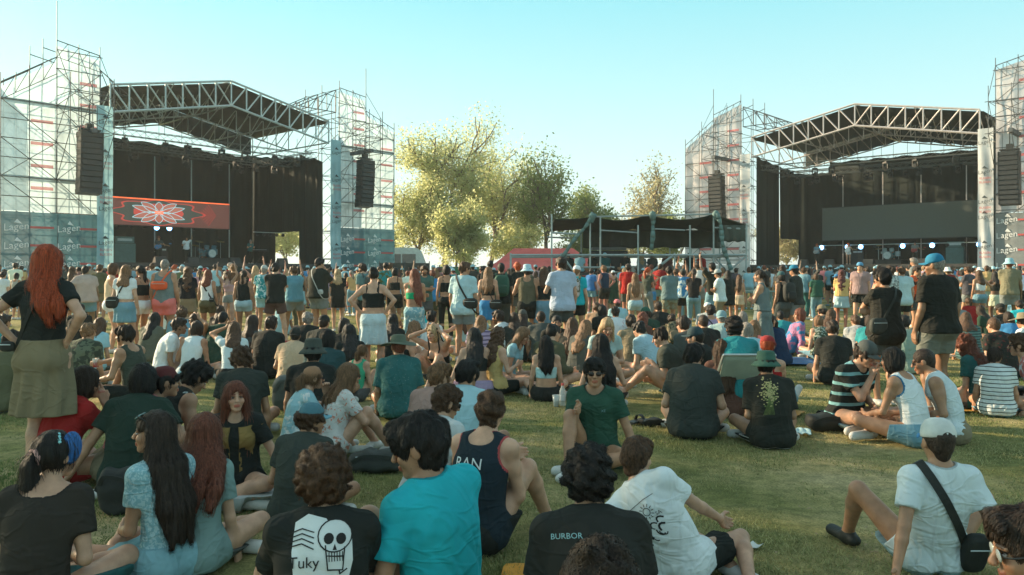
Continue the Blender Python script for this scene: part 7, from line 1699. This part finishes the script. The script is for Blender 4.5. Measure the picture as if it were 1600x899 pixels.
# ---- on the canopy platform (deck about 1.5 m up)
for i,(px_,ty_,yy,k_) in enumerate([(978,387,33.6,dict(tc='black',bot='denim',bc='ldenim',hair='bun',hc='br',fem=1,bulk=1.1)),(1043,390,34.3,dict(tc=(.12,.05,.045),hair='short')),(905,397,33.8,dict(tc='lblue',hair='short',legs='bend')),(925,399,34.5,dict(tc='black',hair='short')),(948,400,34.2,dict(tc='dteal',hat='cap',hatc='lblue',hair='buzz')),
     (1003,406,35,dict(tc='grey',hair='long',hc='bl',fem=1)),(1078,402,34.6,dict(tc='black',hair='short',bulk=1.15)),(1020,404,35.4,dict(tc='char',hair='short')),(890,397,35,dict(tc='offblack',hair='short')),(1098,408,35.2,dict(tc='red',hair='short'))]):
    lab = ["woman in black top and denim shorts standing on the platform edge","person in maroon top standing under the canopy knot","man in pale blue shirt bending over platform gear","dark shirted man beside the bending man on the platform","person in light blue cap on the platform","blonde woman deep under the canopy","burly man in black seated high beneath the striped cloth","man in charcoal by the mixing desk","dark figure at the rolled tarp on the platform","person in red at the canopy's far post"][i]
    legs = k_.pop('legs','stand'); kk = dict(k_); kk['legs'] = legs
    for a in ('tc','bc','hatc'):
        if isinstance(kk.get(a), str): kk[a] = PAL[kk[a]]
    kk['hc'] = HC[kk.get('hc','db')]; kk['skin'] = SK['m']; htop = 1.5+(424-ty_)*yy/1250; kk['H'] = 1.68
    J = skeleton(kk); top = (J.H+J.M[2]*.112)[2]*J.S; base = 1.44
    want = htop-base; kk['H'] = 1.68
    if want < top*.8 : kk['legs'] = 'cross'; J = skeleton(kk); top = (J.H+J.M[2]*.112)[2]*J.S; base = htop-top if htop-top > 1.2 else 1.44
    else: kk['H'] = 1.68*want/top
    kk['rz'] = random.uniform(-30,30); kk['pos'] = ((px_-800)*yy/1250, yy, 1.44); kk['res'] = .55; r_ = build_person(kk); tag(r_, lab, "person")
# ---- performers (deck at 2.0 m)
def performer(fr, s, t, rz, label, inst=None, **k):
    for a in ('tc','bc','hatc'):
        if isinstance(k.get(a), str): k[a] = PAL[k[a]]
    k['hc'] = HC[k.get('hc','db')]; k['skin'] = SK[k.get('skin','m')]; p_ = fr(s,t,2.0); k['pos'] = tuple(p_); k['rz'] = rz; k['res'] = .5
    if inst: k['armL'] = (-.34,.32,1.10,-.6,-.5,-.6); k['armR'] = (.12,.24,.98,.6,-.6,-.4)
    r_ = build_person(k); tag(r_, label, "person")
    if inst:
        g_ = empty("guitar", p_, R(rz), label=inst[0], cat="guitar"); m_ = mat("guitar_"+inst[2], PAL[inst[2]], .3); z0 = 1.02
        b = MB().lathe([(0,.03),(.13,.03),(.15,0),(.13,-.03),(0,-.03)],(0,0,0),16); V = b.v[0]; V = V@np.array([[1,0,0],[0,0,-1],[0,1,0]]).T+A3(.10,.20,z0); b.v = [V]; b.build("lower_bout", m_, g_, smooth=False)
        b = MB().lathe([(0,.028),(.09,.028),(.11,0),(.09,-.028),(0,-.028)],(0,0,0),16); V = b.v[0]@np.array([[1,0,0],[0,0,-1],[0,1,0]]).T+A3(-.06,.21,z0+.04); b.v = [V]; b.build("upper_bout", m_, g_)
        MB().box((-.36,.25,z0+.13),(.56,.025,.045),M=np.array([[cos(.25),0,sin(.25)],[0,1,0],[-sin(.25),0,cos(.25)]]).T).build("neck", mat("guitar_neck",(.35,.22,.12),.5), g_); MB().box((-.66,.26,z0+.21),(.14,.022,.07)).build("headstock", m_, g_)
performer(FL, 4.2, 3.2, 205, "bushy haired guitarist with blue guitar on the first stage", ("blue electric guitar on the first stage", None, 'blue'), hair='curly', hc='au', vol=1.6, top='tee', tc='char', bot='pants', bc='black')
performer(FL, 5.7, 2.6, 215, "singer in white shirt at the front of the first stage", None, hair='long', hc='db', top='tee', tc='white', bot='pants', bc='black', armL='up', armR='cup')
performer(FL, 8.7, 6.3, 215, "drummer behind the first stage kit", None, hair='short', top='tee', tc='lblue', legs='seat', armL='cup', armR='cup')
performer(FL, 11.0, 4.0, 230, "white haired keyboard player at the side of the first stage", None, hair='bob', hc='gr', top='tee', tc='dteal', bot='pants', bc='black', armL='cup', armR='cup')
performer(FRt, 3.4, 4.4, 150, "guitarist in dark clothes on the second stage", ("pale guitar held up on the second stage", None, 'lgrey'), hair='longcurl', hc='red', top='tee', tc='denim', bot='pants', bc='black')
performer(FRt, 6.6, 2.4, 150, "red haired singer in white with white guitar on the second stage", ("white guitar of the red haired singer", None, 'white'), hair='longcurl', hc='red', top='tank', tc='white', bot='short', bc='white', skin='l', fem=1)
performer(FRt, 8.2, 7.3, 150, "drummer behind the second stage kit", None, hair='short', top='tee', tc='teal', legs='seat', armL='cup', armR='cup')
performer(FRt, 10.6, 4.6, 150, "bass player in grey at the dark end of the second stage", ("red bass guitar on the second stage", None, 'red'), hair='short', top='tee', tc='grey', bot='pants', bc='black')
def keyboard():
    p_ = FL(11.4,3.4,2.0); r_ = empty("keyboard", p_, R(230), label="white stage keyboard on a stand", cat="keyboard"); MB().box((0,.05,.95),(1.1,.32,.09)).build("keyboard_body", DARK, r_); MB().box((0,-.04,1.0),(1.0,.14,.02)).build("keys", PW, r_)
    MB().tube((-.4,.05,0),(.4,.05,.92),.015).tube((.4,.05,0),(-.4,.05,.92),.015).build("stand", DARK, r_)
keyboard()

# ---- prints on the near shirts
def circ(cx,cy,rx,ry,n=20,a0=0,a1=2*pi): return [(cx+rx*cos(a),cy+ry*sin(a)) for a in np.linspace(a0,a1,n,endpoint=False)]
def disc(pts): return pts, [tuple(range(len(pts)))]
def T2(s, size):
    V,F = text_mesh(s, size); return [(v[0],v[1]) for v in V], F
DEC[0] = .0025
body = [(-.10,.13),(-.05,.16),(.02,.14),(.05,.10),(.12,.08),(.125,-.02),(.10,-.12),(.07,-.26),(-.14,-.26),(-.145,-.16),(-.10,-.08),(-.11,.02)]
decal('skull', *disc(body), .02, PW)
DEC[0] = .0045
decal('skull', *disc(circ(.055,.075,.062,.058)+[]), .02, PW); decal('skull', *disc([(.02,.04),(.09,.03),(.085,-.05),(.03,-.045)]), .02, PW)
DEC[0] = .0065
for s_ in ((.032,.065),(.078,.062)): decal('skull', *disc(circ(s_[0],s_[1],.019,.021,14)), .02, PK)
decal('skull', *disc([(.055,.045),(.047,.022),(.063,.022)]), .02, PK)
decal('skull', *ringpoly(circ(.055,.075,.064,.060)+[circ(.055,.075,.064,.060)[0]], .005), .02, PK); decal('skull', *ringpoly([(.02,.04),(.03,-.048),(.085,-.052),(.092,.03)], .005), .02, PK)
decal('skull', *ringpoly([(.028,.002),(.086,-.002)], .005), .02, PK); 
for q_ in range(6): decal('skull', *ringpoly([(.034+.010*q_,.014),(.035+.010*q_,-.018)], .0035), .02, PK)
for q_ in range(4): decal('skull', *ringpoly([(-.125,.085-.016*q_),(-.07,.105-.018*q_),(-.025,.09-.02*q_)], .0045), .02, PK); decal('skull', *ringpoly([(.10,-.05-.03*q_),(.075,-.065-.03*q_),(.072,-.05-.03*q_)], .005), .02, PK)
decal('skull', *T2("Tuky", .058), -.0, PK, x=-.06, maxe=.02)
for q_ in range(3): decal('skull', *ringpoly([(-.01-.02*q_,-.10),(-.02-.01*q_,-.17),(.02-.01*q_,-.24)], .004), .02, PK)
DEC[0] = .003
decal('jersey', *T2("RAN", .085), -.0, PW, x=-.02); 
decal('mullet', *T2("BURBOR", .030), .085, PT, x=-.105)
decal('band', *T2("MMM'07", .05), .0, PK, maxe=.02)
decal('shades', *T2("XE", .03), .02, PT, x=.08, front=True)
sv = [];  cx_, cy_ = .03, .03
decal('sunp', *ringpoly(circ(cx_,cy_,.022,.022)+[circ(cx_,cy_,.022,.022)[0]], .004), -.02, PK)
for a_ in np.linspace(0,2*pi,13)[:-1]: decal('sunp', *ringpoly([(cx_+.030*cos(a_),cy_+.030*sin(a_)),(cx_+.044*cos(a_),cy_+.044*sin(a_))], .004), -.02, PK)
decal('sunp', *ringpoly([(-.08,.07),(-.02,.085),(.04,.10),(.10,.105)], .003), -.02, PK)
gg_ = np.random.default_rng(4)
for q_ in range(12):
    a_ = gg_.uniform(-.10,.08); b_ = gg_.uniform(-.16,-.04); t_ = gg_.uniform(0,3.1); decal('sunp', *ringpoly([(a_+.03*cos(t_+k_*.5)*(1-.1*k_),b_+.03*sin(t_+k_*.5)) for k_ in range(6)], gg_.uniform(.005,.012)), -.02, PK)
decal('sunp', *T2("SA", .03), -.02, PK, x=.09)
for q_ in range(230):
    a_ = gg_.normal(0,.033); b_ = gg_.normal(.03,.055); 
    if b_ < -.10: continue
    s_ = gg_.uniform(.004,.010); decal('bucket', *disc(circ(a_-.035,b_,s_,s_,6)), -.02, PG if gg_.random() < .72 else PGG, maxe=.5)
for q_ in range(9): decal('bucket', *ringpoly([(-.035+.004*(q_-4),-.05),(-.055+.011*(q_-4),-.17)], .004), -.02, PGG)
# rows of faint writing on the pale tee under the auburn hair
for q_ in range(5): decal('aub', *T2("aire y sol por la tarde", .020), .0-.03*q_, PK, x=.03)
# vest trims
def trim(key, m):
    root, k = PPL[key]; J = k['_f'][2]; f, F, _ = k['_f']
    for s in (-1,1):
        pts = []; nr = []
        c0 = J.Sh[s]+J.R*s*.0-J.U*.02
        for a in np.linspace(0,2*pi,25):
            d_ = nz_(J.U*cos(a)+J.F*sin(a)); c = J.Sh[s]-J.R*s*.040-J.U*.015+J.U*cos(a)*.085+J.F*sin(a)*.105; dv = nz_(J.R*s*.35+d_*.2-J.F*0); pts.append(c); nr.append(J.R*s)
        ribbon(pts, nr, .014, .006).build("armhole_trim", m, k['_top'])
# fallen things on the lawn
def lawn(px, py): x, y = gpos(px, py); return x, y, float(gz(x,y))
def blob_mesh(size, n=18, e=.6):
    V,F = uv_ball(n, int(n*.75)); return np.sign(V)*np.abs(V)**e*np.array(size)*.5, F
def ground_bag(px, py, size, col, label, rz=0, name="hand_bag"):
    x,y,z = lawn(px,py); r_ = empty(name, (x,y,z), R(rz), label=label, cat="bag"); g_ = np.random.default_rng(int(px)); V,F = blob_mesh(size, 20); V = V+ .012*np.sin(V[:,[1,2,0]]*38+g_.uniform(0,6,3)); V[:,2] += size[2]*.5
    o = np_mesh("bag_body", V, F, LEATH, r_, True); o.color = (*PAL[col],1)
    pts = [(size[0]*.42*cos(a)+.02*sin(3*a), -size[1]*.4-.04*sin(a), size[2]*.55+size[2]*.35*sin(a)) for a in np.linspace(0,pi,13)]; o = ribbon(pts, [A3(0,-1,0)]*13, .025, .005).build("handle", LEATH, r_); o.color = (*PAL[col],1)
    MB().tube((-size[0]*.35,-size[1]*.36,size[2]*.78),(size[0]*.35,-size[1]*.36,size[2]*.78),.004,4).build("zip", STEEL_C, r_); return r_
ground_bag(1294, 672, (.42,.26,.16), 'black', "black folded bag lying on the open lawn"); ground_bag(186, 800, (.26,.18,.28), 'black', "black bag standing by the laughing girl's side"); ground_bag(1578, 640, (.50,.30,.26), 'black', "black holdall beside the striped tee")
ground_bag(588, 735, (.40,.24,.16), 'offblack', "dark soft bag between the blue cap and the turquoise tee"); ground_bag(1020, 668, (.26,.14,.07), 'black', "small black pouch on the grass by sandals"); ground_bag(452, 640, (.34,.24,.38), 'char', "black backpack resting under the wide bucket hat", name="backpack")
ground_bag(300, 608, (.30,.2,.2), 'lgrey', "grey bag beside the bare legs near the pink shorts")
def mat_sheet(pts, col, label, z=.02):
    c = np.mean([lawn(*p)[:2] for p in pts],0); r_ = MB(); P_ = [np.array([*lawn(*p)[:2],0])-np.array([*c,0]) for p in pts]
    def fn(a,b): q = (P_[0]*(1-a)+P_[1]*a)*(1-b)+(P_[3]*(1-a)+P_[2]*a)*b; return q+A3(0,0,z+.018*abs(sin(7*a+3*b)*cos(5*b)))
    o = r_.grid(fn, 16, 10).build("ground_sheet", mat("sheet_"+label.split()[0], PAL.get(col, col) if isinstance(col,str) else col, .7, bump=.4, bs=8), smooth=True, solid=.006, loc=(*c,0)); tag(o, label, "blanket"); return o
mat_sheet([(1490,648),(1610,650),(1610,632),(1500,634)], (.60,.30,.05), "yellow ground sheet under the striped tee"); mat_sheet([(1140,574),(1285,572),(1262,560),(1150,562)], (.04,.12,.26), "blue ground sheet by the deck chair")
mat_sheet([(1205,652),(1245,655),(1258,646),(1210,643)], (.50,.25,.06), "orange cloth scrap behind the bucket hat"); mat_sheet([(780,915),(900,915),(880,890),(790,888)], (.62,.28,.04), "orange sheet edge at the bottom of the view")
mat_sheet([(1240,682),(1268,684),(1266,674),(1246,672)], (.40,.60,.64), "pale blue napkin on the grass")
def sandal(px, py, rz, label, tilt=0):
    x,y,z = lawn(px,py); r_ = empty("sandal", (x,y,z+.01), R(rz), label=label, cat="sandal"); b = MB(); pr = [(.045*(1-.25*(abs(q-.35))),.27*q) for q in np.linspace(0,1,9)]
    pts = [(-w_,l_) for w_,l_ in pr]+[(w_,l_) for w_,l_ in pr[::-1]]; n_ = len(pts); b.add([(x_,y_,0) for x_,y_ in pts]+[(x_,y_,.022) for x_,y_ in pts],[tuple(range(n_))[::-1],tuple(range(n_,2*n_))]+[(i,(i+1)%n_,n_+(i+1)%n_,n_+i) for i in range(n_)]); b.build("sole", DARK, r_)
    ribbon([(-.045*cos(a),.17,.02+.05*sin(a)) for a in np.linspace(0,pi,9)],[A3(cos(a)*-1,0,sin(a)) for a in np.linspace(0,pi,9)],.05,.006).build("strap", LEATH, r_).color = (.03,.03,.03,1)
    if tilt: r_.rotation_euler[0] = R(tilt)
sandal(1262,655,-70,"flat dark sandal near the red scarf girl's feet"); sandal(1285,648,-60,"second dark sandal by the red scarf girl, nearer the open lawn"); sandal(985,668,-40,"dark sandal beside the pouch on the grass"); sandal(665,812,20,"dark sandal beside the turquoise tee man")
def bottle(px, py, label):
    x,y,z = lawn(px,py); r_ = empty("water_bottle", (x,y,z), label=label, cat="bottle"); MB().lathe([(0,0),(.033,.0),(.036,.02),(.034,.09),(.036,.13),(.034,.17),(.014,.215),(.014,.23)],(0,0,0),14).build("bottle_body", cupm(), r_, smooth=True); MB().lathe([(.016,.225),(.016,.25),(0,.25)],(0,0,0),12).build("bottle_cap", REDP, r_); MB().lathe([(.0365,.06),(.0365,.12)],(0,0,0),14).build("paper_band", WHP, r_)
def lawn_cup(px, py, label, tint='lgrey'):
    x,y,z = lawn(px,py); r_ = empty("plastic_cup", (x,y,z), label=label, cat="cup"); MB().lathe([(0,0),(.030,0),(.043,.13),(.041,.13),(.029,.004),(0,.004)],(0,0,0),16).build("cup_wall", cupm(), r_, smooth=True); MB().lathe([(0,.003),(.029,.003),(.036,.07),(0,.07)],(0,0,0),14).build("drink", mat("drink_"+tint, PAL[tint], .2), r_)
bottle(879, 634, "clear water bottle with red cap on the grass"); lawn_cup(869, 636, "clear plastic cup next to the red capped bottle"); lawn_cup(425, 590, "plastic cup of pink drink near the denim legs", 'pink'); lawn_cup(1290, 588, "small cup beside the leafy green blouse")
for i_,(px_,py_,lb_) in enumerate([(1395,622,"upright clear cup on the open lawn by the standing woman")]):
    lawn_cup(px_, py_, lb_, 'lblue')
def scrap(px, py, s, label, col=(.62,.64,.62)):
    x,y,z = lawn(px,py); g_ = np.random.default_rng(int(px)); P_ = g_.normal(0,.2,4)
    o = MB().grid(lambda a,b: (s*(a-.5), s*.7*(b-.5), .02+s*.12*sin(5*a+P_[0]*9)*cos(4*b+P_[1]*9)), 6, 6).build("paper_scrap", mat("paper",col,.8), smooth=True, solid=.002, loc=(x,y,z)); o.rotation_euler = (0,0,g_.uniform(0,6)); tag(o, label, "paper")
scrap(1012,806,.10,"crumpled paper scrap just beyond the white sun print tee"); scrap(1178,858,.09,"torn pale leaflet in the near right lawn".replace(' right','')); scrap(1228,652,.08,"pale paper scrap beside the red scarf girl's sandals"); scrap(1322,640,.12,"white folded paper on the grass by the black folded bag"); scrap(905,668,.07,"tiny paper scrap in front of the water bottle"); scrap(1075,776,.08,"pale scrap on the shaded lawn past the reclining boy")
def deck_chair():
    x,y = PPL['chairp'][1]['pos'][:2]; r_ = empty("deck_chair", (x,y,0), label="canvas deck chair with pale sling seat", cat="chair"); fm = mat("chair_tube",(.5,.55,.55),.4,.6)
    for s in (-1,1): MB().tube((.26*s,.40,0),(.26*s,-.34,.66),.014).build("side_rail", fm, r_); MB().tube((.24*s,-.32,0),(.24*s,.42,.30),.014).build("leg", fm, r_)
    MB().tube((-.26,-.34,.66),(.26,-.34,.66),.014).tube((-.24,.42,.30),(.24,.42,.30),.014).build("cross_bar", fm, r_)
    MB().grid(lambda a,b: (-.25+.50*a, .42-.76*b, .30+.36*b-.28*sin(pi*b)*(1-.35*b)), 8, 14).build("sling_seat", mat("canvas_sling",(.34,.42,.36),.85,bump=.2), r_, smooth=True, solid=.006)
deck_chair()
def red_thing():
    o = MB().box((0,0,0),(.30,.02,.2),M=np.array(Matrix.Rotation(R(30),3,'X'))).build("folder", mat("red_card",(.45,.03,.03),.6)); x,y,_ = lawn(1590,640); o.location = (x,y,.52); tag(o,"red folder held up beside the striped tee","folder")
# ---- hair ornaments as parts
def ornament(key, name, V, F, m, loc, col=None):
    root, k = PPL[key]; J = k['_f'][2]; P_ = (np.asarray(V)*J.hs)@J.M+J.H+(J.M[0]*loc[0]+J.M[1]*loc[1]+J.M[2]*loc[2])*J.hs; o = np_mesh(name, P_, F, m, root, True)
    if col: o.color = (*col,1)
V_,F_ = uv_ball(22,12); tor = []; tf_ = []
for i in range(20):
    for j in range(8): a,b = 2*pi*i/20, 2*pi*j/8; r_ = .034+.014*cos(b)+.004*sin(a*7); tor.append((r_*cos(a), .011*sin(b), r_*sin(a))); tf_.append((i*8+j,((i+1)%20)*8+j,((i+1)%20)*8+(j+1)%8,i*8+(j+1)%8))
ornament('blueg', "scrunchie", tor, np.array(tf_), HATM, (0,-.128,.0), (.55,.32,.30))
ornament('blueg', "blue_streak", uv_ball(14,10)[0]*A3(.030,.060,.085), uv_ball(14,10)[1], HAIRM['straight'], (.062,.030,.040), (.02,.10,.30))
for q_ in range(4): ornament('blueg', "hair_gem", uv_ball(6,5)[0]*A3(.009,.009,.009), uv_ball(6,5)[1], mat("hair_gem",(.25,.60,.65),.15), (.045+.012*q_,-.03-.006*q_,.115-.012*q_))
ornament('clip', "hair_clip", uv_ball(10,8)[0]*A3(.03,.02,.014), uv_ball(10,8)[1], mat("orange_clip",(.6,.18,.03),.4), (0,.03,.125))
ornament('wcap', "cap_button", uv_ball(8,6)[0]*.009, uv_ball(8,6)[1], mat("cap_button",(.6,.16,.06),.6), (0,-.016,.137))
def arch(key):
    pts = [(.034*cos(a),-.112-.0*sin(a),.030+.036*sin(a)) for a in np.linspace(0,pi,11)]+[(-.034,-.118,.030)]
    ornament(key, "cap_opening", pts, np.array([tuple(range(12))]), HAIRM['short'], (0,0,0), (.03,.02,.015))
arch('wcap')
# mustard vest over the frowning girl's tee
def vest(key, col):
    root, k = PPL[key]; f, F, J = k['_f']; 
    for s in (-1,1):
        mb = MB(); 
        def fn(a,b): 
            c0 = J.P+(J.N-J.P)*(.16+.74*b); ang = R(16+75*a)*s; dv = nz_(J.F*cos(ang)+J.R*sin(ang)); return march(f,k['_T'],c0,dv,.4)+dv*(.030+.005*sin(9*a+6*b))
        o = mb.grid(fn, 10, 14).build("vest_panel", cloth(None), root, smooth=True, solid=.006); o.color = (*col,1)
vest('mustard', (.26,.17,.06))
# ---------------------------------------------------------------- the rest of the crowd: copies of a small cast, each its own person
CROWDC = ['black','black','offblack','char','black','char','white','white','lgrey','lblue','teal','denim','dgreen','olive','brown','red','pink','lpink','yellow','turq','blue','navy','cream','grey','lilac','khaki','white','lblue','lpink','cream','lgrey']
BOTC = ['black','char','denim','ldenim','khaki','grey','olive','denim','black']
def cast(**k):
    for a in ('tc','bc','hatc'):
        if isinstance(k.get(a), str): k[a] = PAL[k[a]]
    k.setdefault('hc', HC['db']); k['pos'] = (0,16,0); k['skin'] = SK['m']; k['face'] = 0; k['shoes'] = 1; k['res'] = k.get('res',1.0)
    r_ = build_person(k); r_['_src'] = 1; return r_
CAST = [('tee man',cast(hair='short',top='tee',armL='down',armR='down')),('tee man',cast(hair='curly',vol=.7,top='tee',armL='fold',armR='fold',bot='pants',bulk=1.08)),('woman',cast(fem=1,hair='long',top='croptee',bot='denim',armL='hip',armR='down')),
  ('woman',cast(fem=1,hair='bob',top='tank',bot='mini',armL='down',armR='phone')),('woman',cast(fem=1,hair='pony',top='fitted',bot='leggings',armL='fold',armR='fold')),('capped man',cast(hair='buzz',hat='cap',hatc='lblue',top='tee',armL='cup',armR='down',bulk=1.05)),
  ('man',cast(hair='side',top='tank',bot='shorts',armL='down',armR='cup')),('woman',cast(fem=1,hair='longcurl',top='tee',bot='skirt',bl=.4,armL='phone',armR='phone')),('bucket hatted person',cast(hair='short',hat='bucket',hatc='char',top='tee',bot='shorts',armL='fold',armR='down')),
  ('man',cast(hair='short',top='tee',armL='up',armR='down',bot='bermuda')),('man with crossed arms',cast(hair='side',top='tee',armL='fold',armR='fold',bot='shorts',stance=.2,tw=12,hy=25,bulk=1.12)),('woman with raised arms',cast(fem=1,hair='long',top='crop',bot='short',armL='up',armR='up',tw=-10,sl=4)),
  ('filming person',cast(hair='short',top='tee',bot='pants',armL='phone',armR='up',hy=-20,sl=-3)),('woman',cast(fem=1,hair='pony',top='dress',hem=.05,bot='skirt',bl=.45,armL='chin',armR='fold',hy=45,sl=3)),('broad man',cast(hair='buzz',top='tee',bulk=1.3,loose=1.6,armL='hip',armR='down',hy=-35,stance=.18)),('man with curls',cast(hair='afro',vol=.5,top='sleeveless',armL='hip',armR='hip'))]
SEAT = [('seated man',cast(hair='short',top='tee',legs='cross',armL='knee',armR='lap',curl=18)),('seated woman',cast(fem=1,hair='long',top='fitted',legs='cross',armL='knee',armR='knee',curl=14)),('seated man',cast(hair='curly',vol=.8,top='tee',legs='knees',armL='hug',armR='hug',curl=18)),
  ('seated woman',cast(fem=1,hair='bob',top='tank',legs='side',armL='ground',armR='lap')),('seated capped man',cast(hair='buzz',hat='cap',hatc='blue',top='tee',legs='cross',armL='lap',armR='lap',curl=18))]
def copy_person(src, x, y, z, rz, sc, tcol, bcol, hcol, skin, hatc=None):
    r_ = src.copy(); C.objects.link(r_); r_.location = (x,y,z); r_.rotation_euler = (0,0,rz); r_.scale = (sc,sc,sc)
    if '_src' in r_: del r_['_src']
    for ch in src.children:
        c = ch.copy(); C.objects.link(c); c.parent = r_; n = c.name.split('.')[0]
        if n in ('body',): c.color = (*skin,1)
        elif n in ('hair',): c.color = (*hcol,1)
        elif n in ('shirt','tank_top','crop_top','dress','bandeau_top','bikini_top','strap'): c.color = (*tcol,1)
        elif n in ('shorts','skirt','trousers','jeans','leggings'): c.color = (*bcol,1)
        elif n in ('cap','bucket_hat','cap_brim') and hatc: c.color = (*hatc,1)
    return r_
taken = [(o.location.x, o.location.y) for o in C.objects if o.type == 'EMPTY' and o.get('category') == 'person']
near_grid = list(taken)
def free(x, y, d):
    return all((x-a)**2+(y-b)**2 > d*d for a,b in near_grid)
gc = np.random.default_rng(21)
CN = {'black':'black','offblack':'black','char':'charcoal','white':'white','lgrey':'pale grey','lblue':'light blue','teal':'teal','denim':'denim blue','dgreen':'dark green','olive':'olive','brown':'brown','red':'red','pink':'pink','lpink':'dusty pink','yellow':'mustard','turq':'turquoise','blue':'blue','navy':'navy','cream':'cream','grey':'grey','lilac':'lilac','khaki':'khaki'}
n_named = len(taken)
def where(x, y):
    px = 800+1250*x/y
    for lim, w in ((170,'before the glassy net tower'),(360,'before the red screen'),(505,'before the bright gap'),(612,'before the pale blue tower'),(860,'before the pale trees'),(1170,'around the canopy platform'),(1300,'before the drape gap'),(1440,'before the blank screen'),(1540,'before the lamp row'),(3000,'before the edge tower')):
        if px < lim: return w
far = []
tries = 0
def region_ok(x, y):
    px = 800+1250*x/y
    if not (-25 < px < 1625): return False
    if 860 < px < 1172 and y > 31.8: return False
    s0 = (x+22.6)*.747-(y-45)*.665
    if (x-FL.o[0])*(.747)+(y-FL.o[1])*(-.665) < 1.8 and px < 640 and y > 38: return False
    if (x-FRt.o[0])*(-.681)+(y-FRt.o[1])*(-.732) < 1.8 and px > 1150 and y > 40: return False
    return True
while len(far) < 292-n_named and tries < 60000:      # standing, front of the crowd first
    tries += 1; y = 17.5+15*gc.random()**1.3; x = (gc.random()*1650-25-800)/1250*y
    if region_ok(x,y) and free(x,y,.62): far.append((x,y)); near_grid.append((x,y))
used = {}
for i,(x,y) in enumerate(far):
    seated = (y < 20.5 and gc.random() < .55); nm, src = (SEAT if seated else CAST)[gc.integers(0, len(SEAT) if seated else len(CAST))]
    tcn = CROWDC[gc.integers(0,len(CROWDC))]; hk = list(HC)[gc.choice(9,p=[.26,.26,.2,.08,.06,.03,.05,.03,.03])]
    toward = math.degrees(math.atan2(-( -17 if x < 2 else 24)+x, (48 if x < 2 else 57)-y)); rz = R(toward+gc.normal(0,22)) if gc.random() < .86 else gc.uniform(0,6.28)
    r_ = copy_person(src, x, y, 0, rz, src.scale[0]*gc.uniform(.90,1.07), [v*gc.uniform(.8,1.15) for v in PAL[tcn]], PAL[BOTC[gc.integers(0,len(BOTC))]], HC[hk], [v*gc.uniform(.7,1.1) for v in SK['lmmt'[gc.integers(0,4)]]], PAL[['lblue','black','white','red','char'][gc.integers(0,5)]])
    hn = {'bk':'black','db':'dark','br':'brown','lb':'light brown','bl':'blonde','red':'red','au':'auburn','gr':'grey','ros':'wine'}[hk]
    lb_ = f"distant {nm} with {hn} hair and {CN[tcn]} top {where(x,y)}"
    r_['label'] = lb_[:]; r_['category'] = 'person'; r_['group'] = 'distant crowd '+where(x,y)
# the mass beyond, packed to the stage lips: nobody could count it
def mass():
    pts = []; t_ = 0
    while len(pts) < 620 and t_ < 60000:
        t_ += 1; y = 30+26*gc.random(); x = (gc.random()*1660-30-800)/1250*y; px = 800+1250*x/y
        if 612 < px < 1172 and y > 38: continue
        if region_ok(x,y) and free(x,y,.55): pts.append((x,y)); near_grid.append((x,y))
    g_ = np.random.default_rng(5); Vs = []; Fs = []; Cs = []; n = 0
    protos = []
    for k in (dict(hair='short',top='tee'),dict(fem=1,hair='long',top='tank',bot='short'),dict(hair='buzz',hat='cap',top='tee'),dict(fem=1,hair='bob',top='tee')):
        k.update(pos=(0,16,0),face=0,res=1.9,hc=HC['db'],skin=SK['m']); r_ = build_person(k); L_ = []
        for ch in r_.children: 
            me = ch.data; v = np.empty(len(me.vertices)*3,np.float32); me.vertices.foreach_get("co",v); v = v.reshape(-1,3)*k.get('S',1); fq = [list(p.vertices) for p in me.polygons]; fq = np.array([q if len(q) == 4 else (q+[q[-1]])[:4] for q in fq if len(q) <= 4]) if fq else None
            if fq is None or len(fq) == 0: continue
            nm = ch.name.split('.')[0]; L_.append((nm, v*r_.scale[0], fq))
        for ch in list(r_.children): bpy.data.objects.remove(ch)
        bpy.data.objects.remove(r_); protos.append(L_)
    for (x,y) in pts:
        L_ = protos[g_.integers(0,4)]; rz = g_.normal(0,.5)+(.3 if x < 0 else -.35); s = g_.uniform(.92,1.05); c,s_ = cos(rz)*s, sin(rz)*s
        tcn = PAL[CROWDC[g_.integers(0,len(CROWDC))]]; hcn = HC[list(HC)[g_.choice(9,p=[.26,.26,.2,.08,.06,.03,.05,.03,.03])]]; bcn = PAL[BOTC[g_.integers(0,len(BOTC))]]; sk = SK['lmmt'[g_.integers(0,4)]]
        for nm, v, fq in L_:
            W_ = np.stack([v[:,0]*c-v[:,1]*s_+x, v[:,0]*s_+v[:,1]*c+y, v[:,2]*s],1); col = sk if nm == 'body' else hcn if nm == 'hair' else bcn if nm in ('shorts','skirt','trousers') else PAL['lblue'] if nm in ('cap','cap_brim') else tcn
            Vs.append(W_); Fs.append(fq+n); n += len(v); Cs.append(np.tile(np.array(col,np.float32),(len(v),1)))
    m, N, L, P = base_mat("crowd_cloth_and_skin"); at = N.new("ShaderNodeVertexColor"); at.layer_name = "Col"; L.new(at.outputs[0], P.inputs['Base Color']); P.inputs['Roughness'].default_value = .8
    o = np_mesh("crowd", np.concatenate(Vs), np.concatenate(Fs), m, smooth=True, cols=np.concatenate(Cs)); tag(o, "packed far crowd reaching up to both stages", "crowd", kind='stuff')
mass()
for nm, r_ in CAST+SEAT:
    for ch in list(r_.children): bpy.data.objects.remove(ch)
    bpy.data.objects.remove(r_)
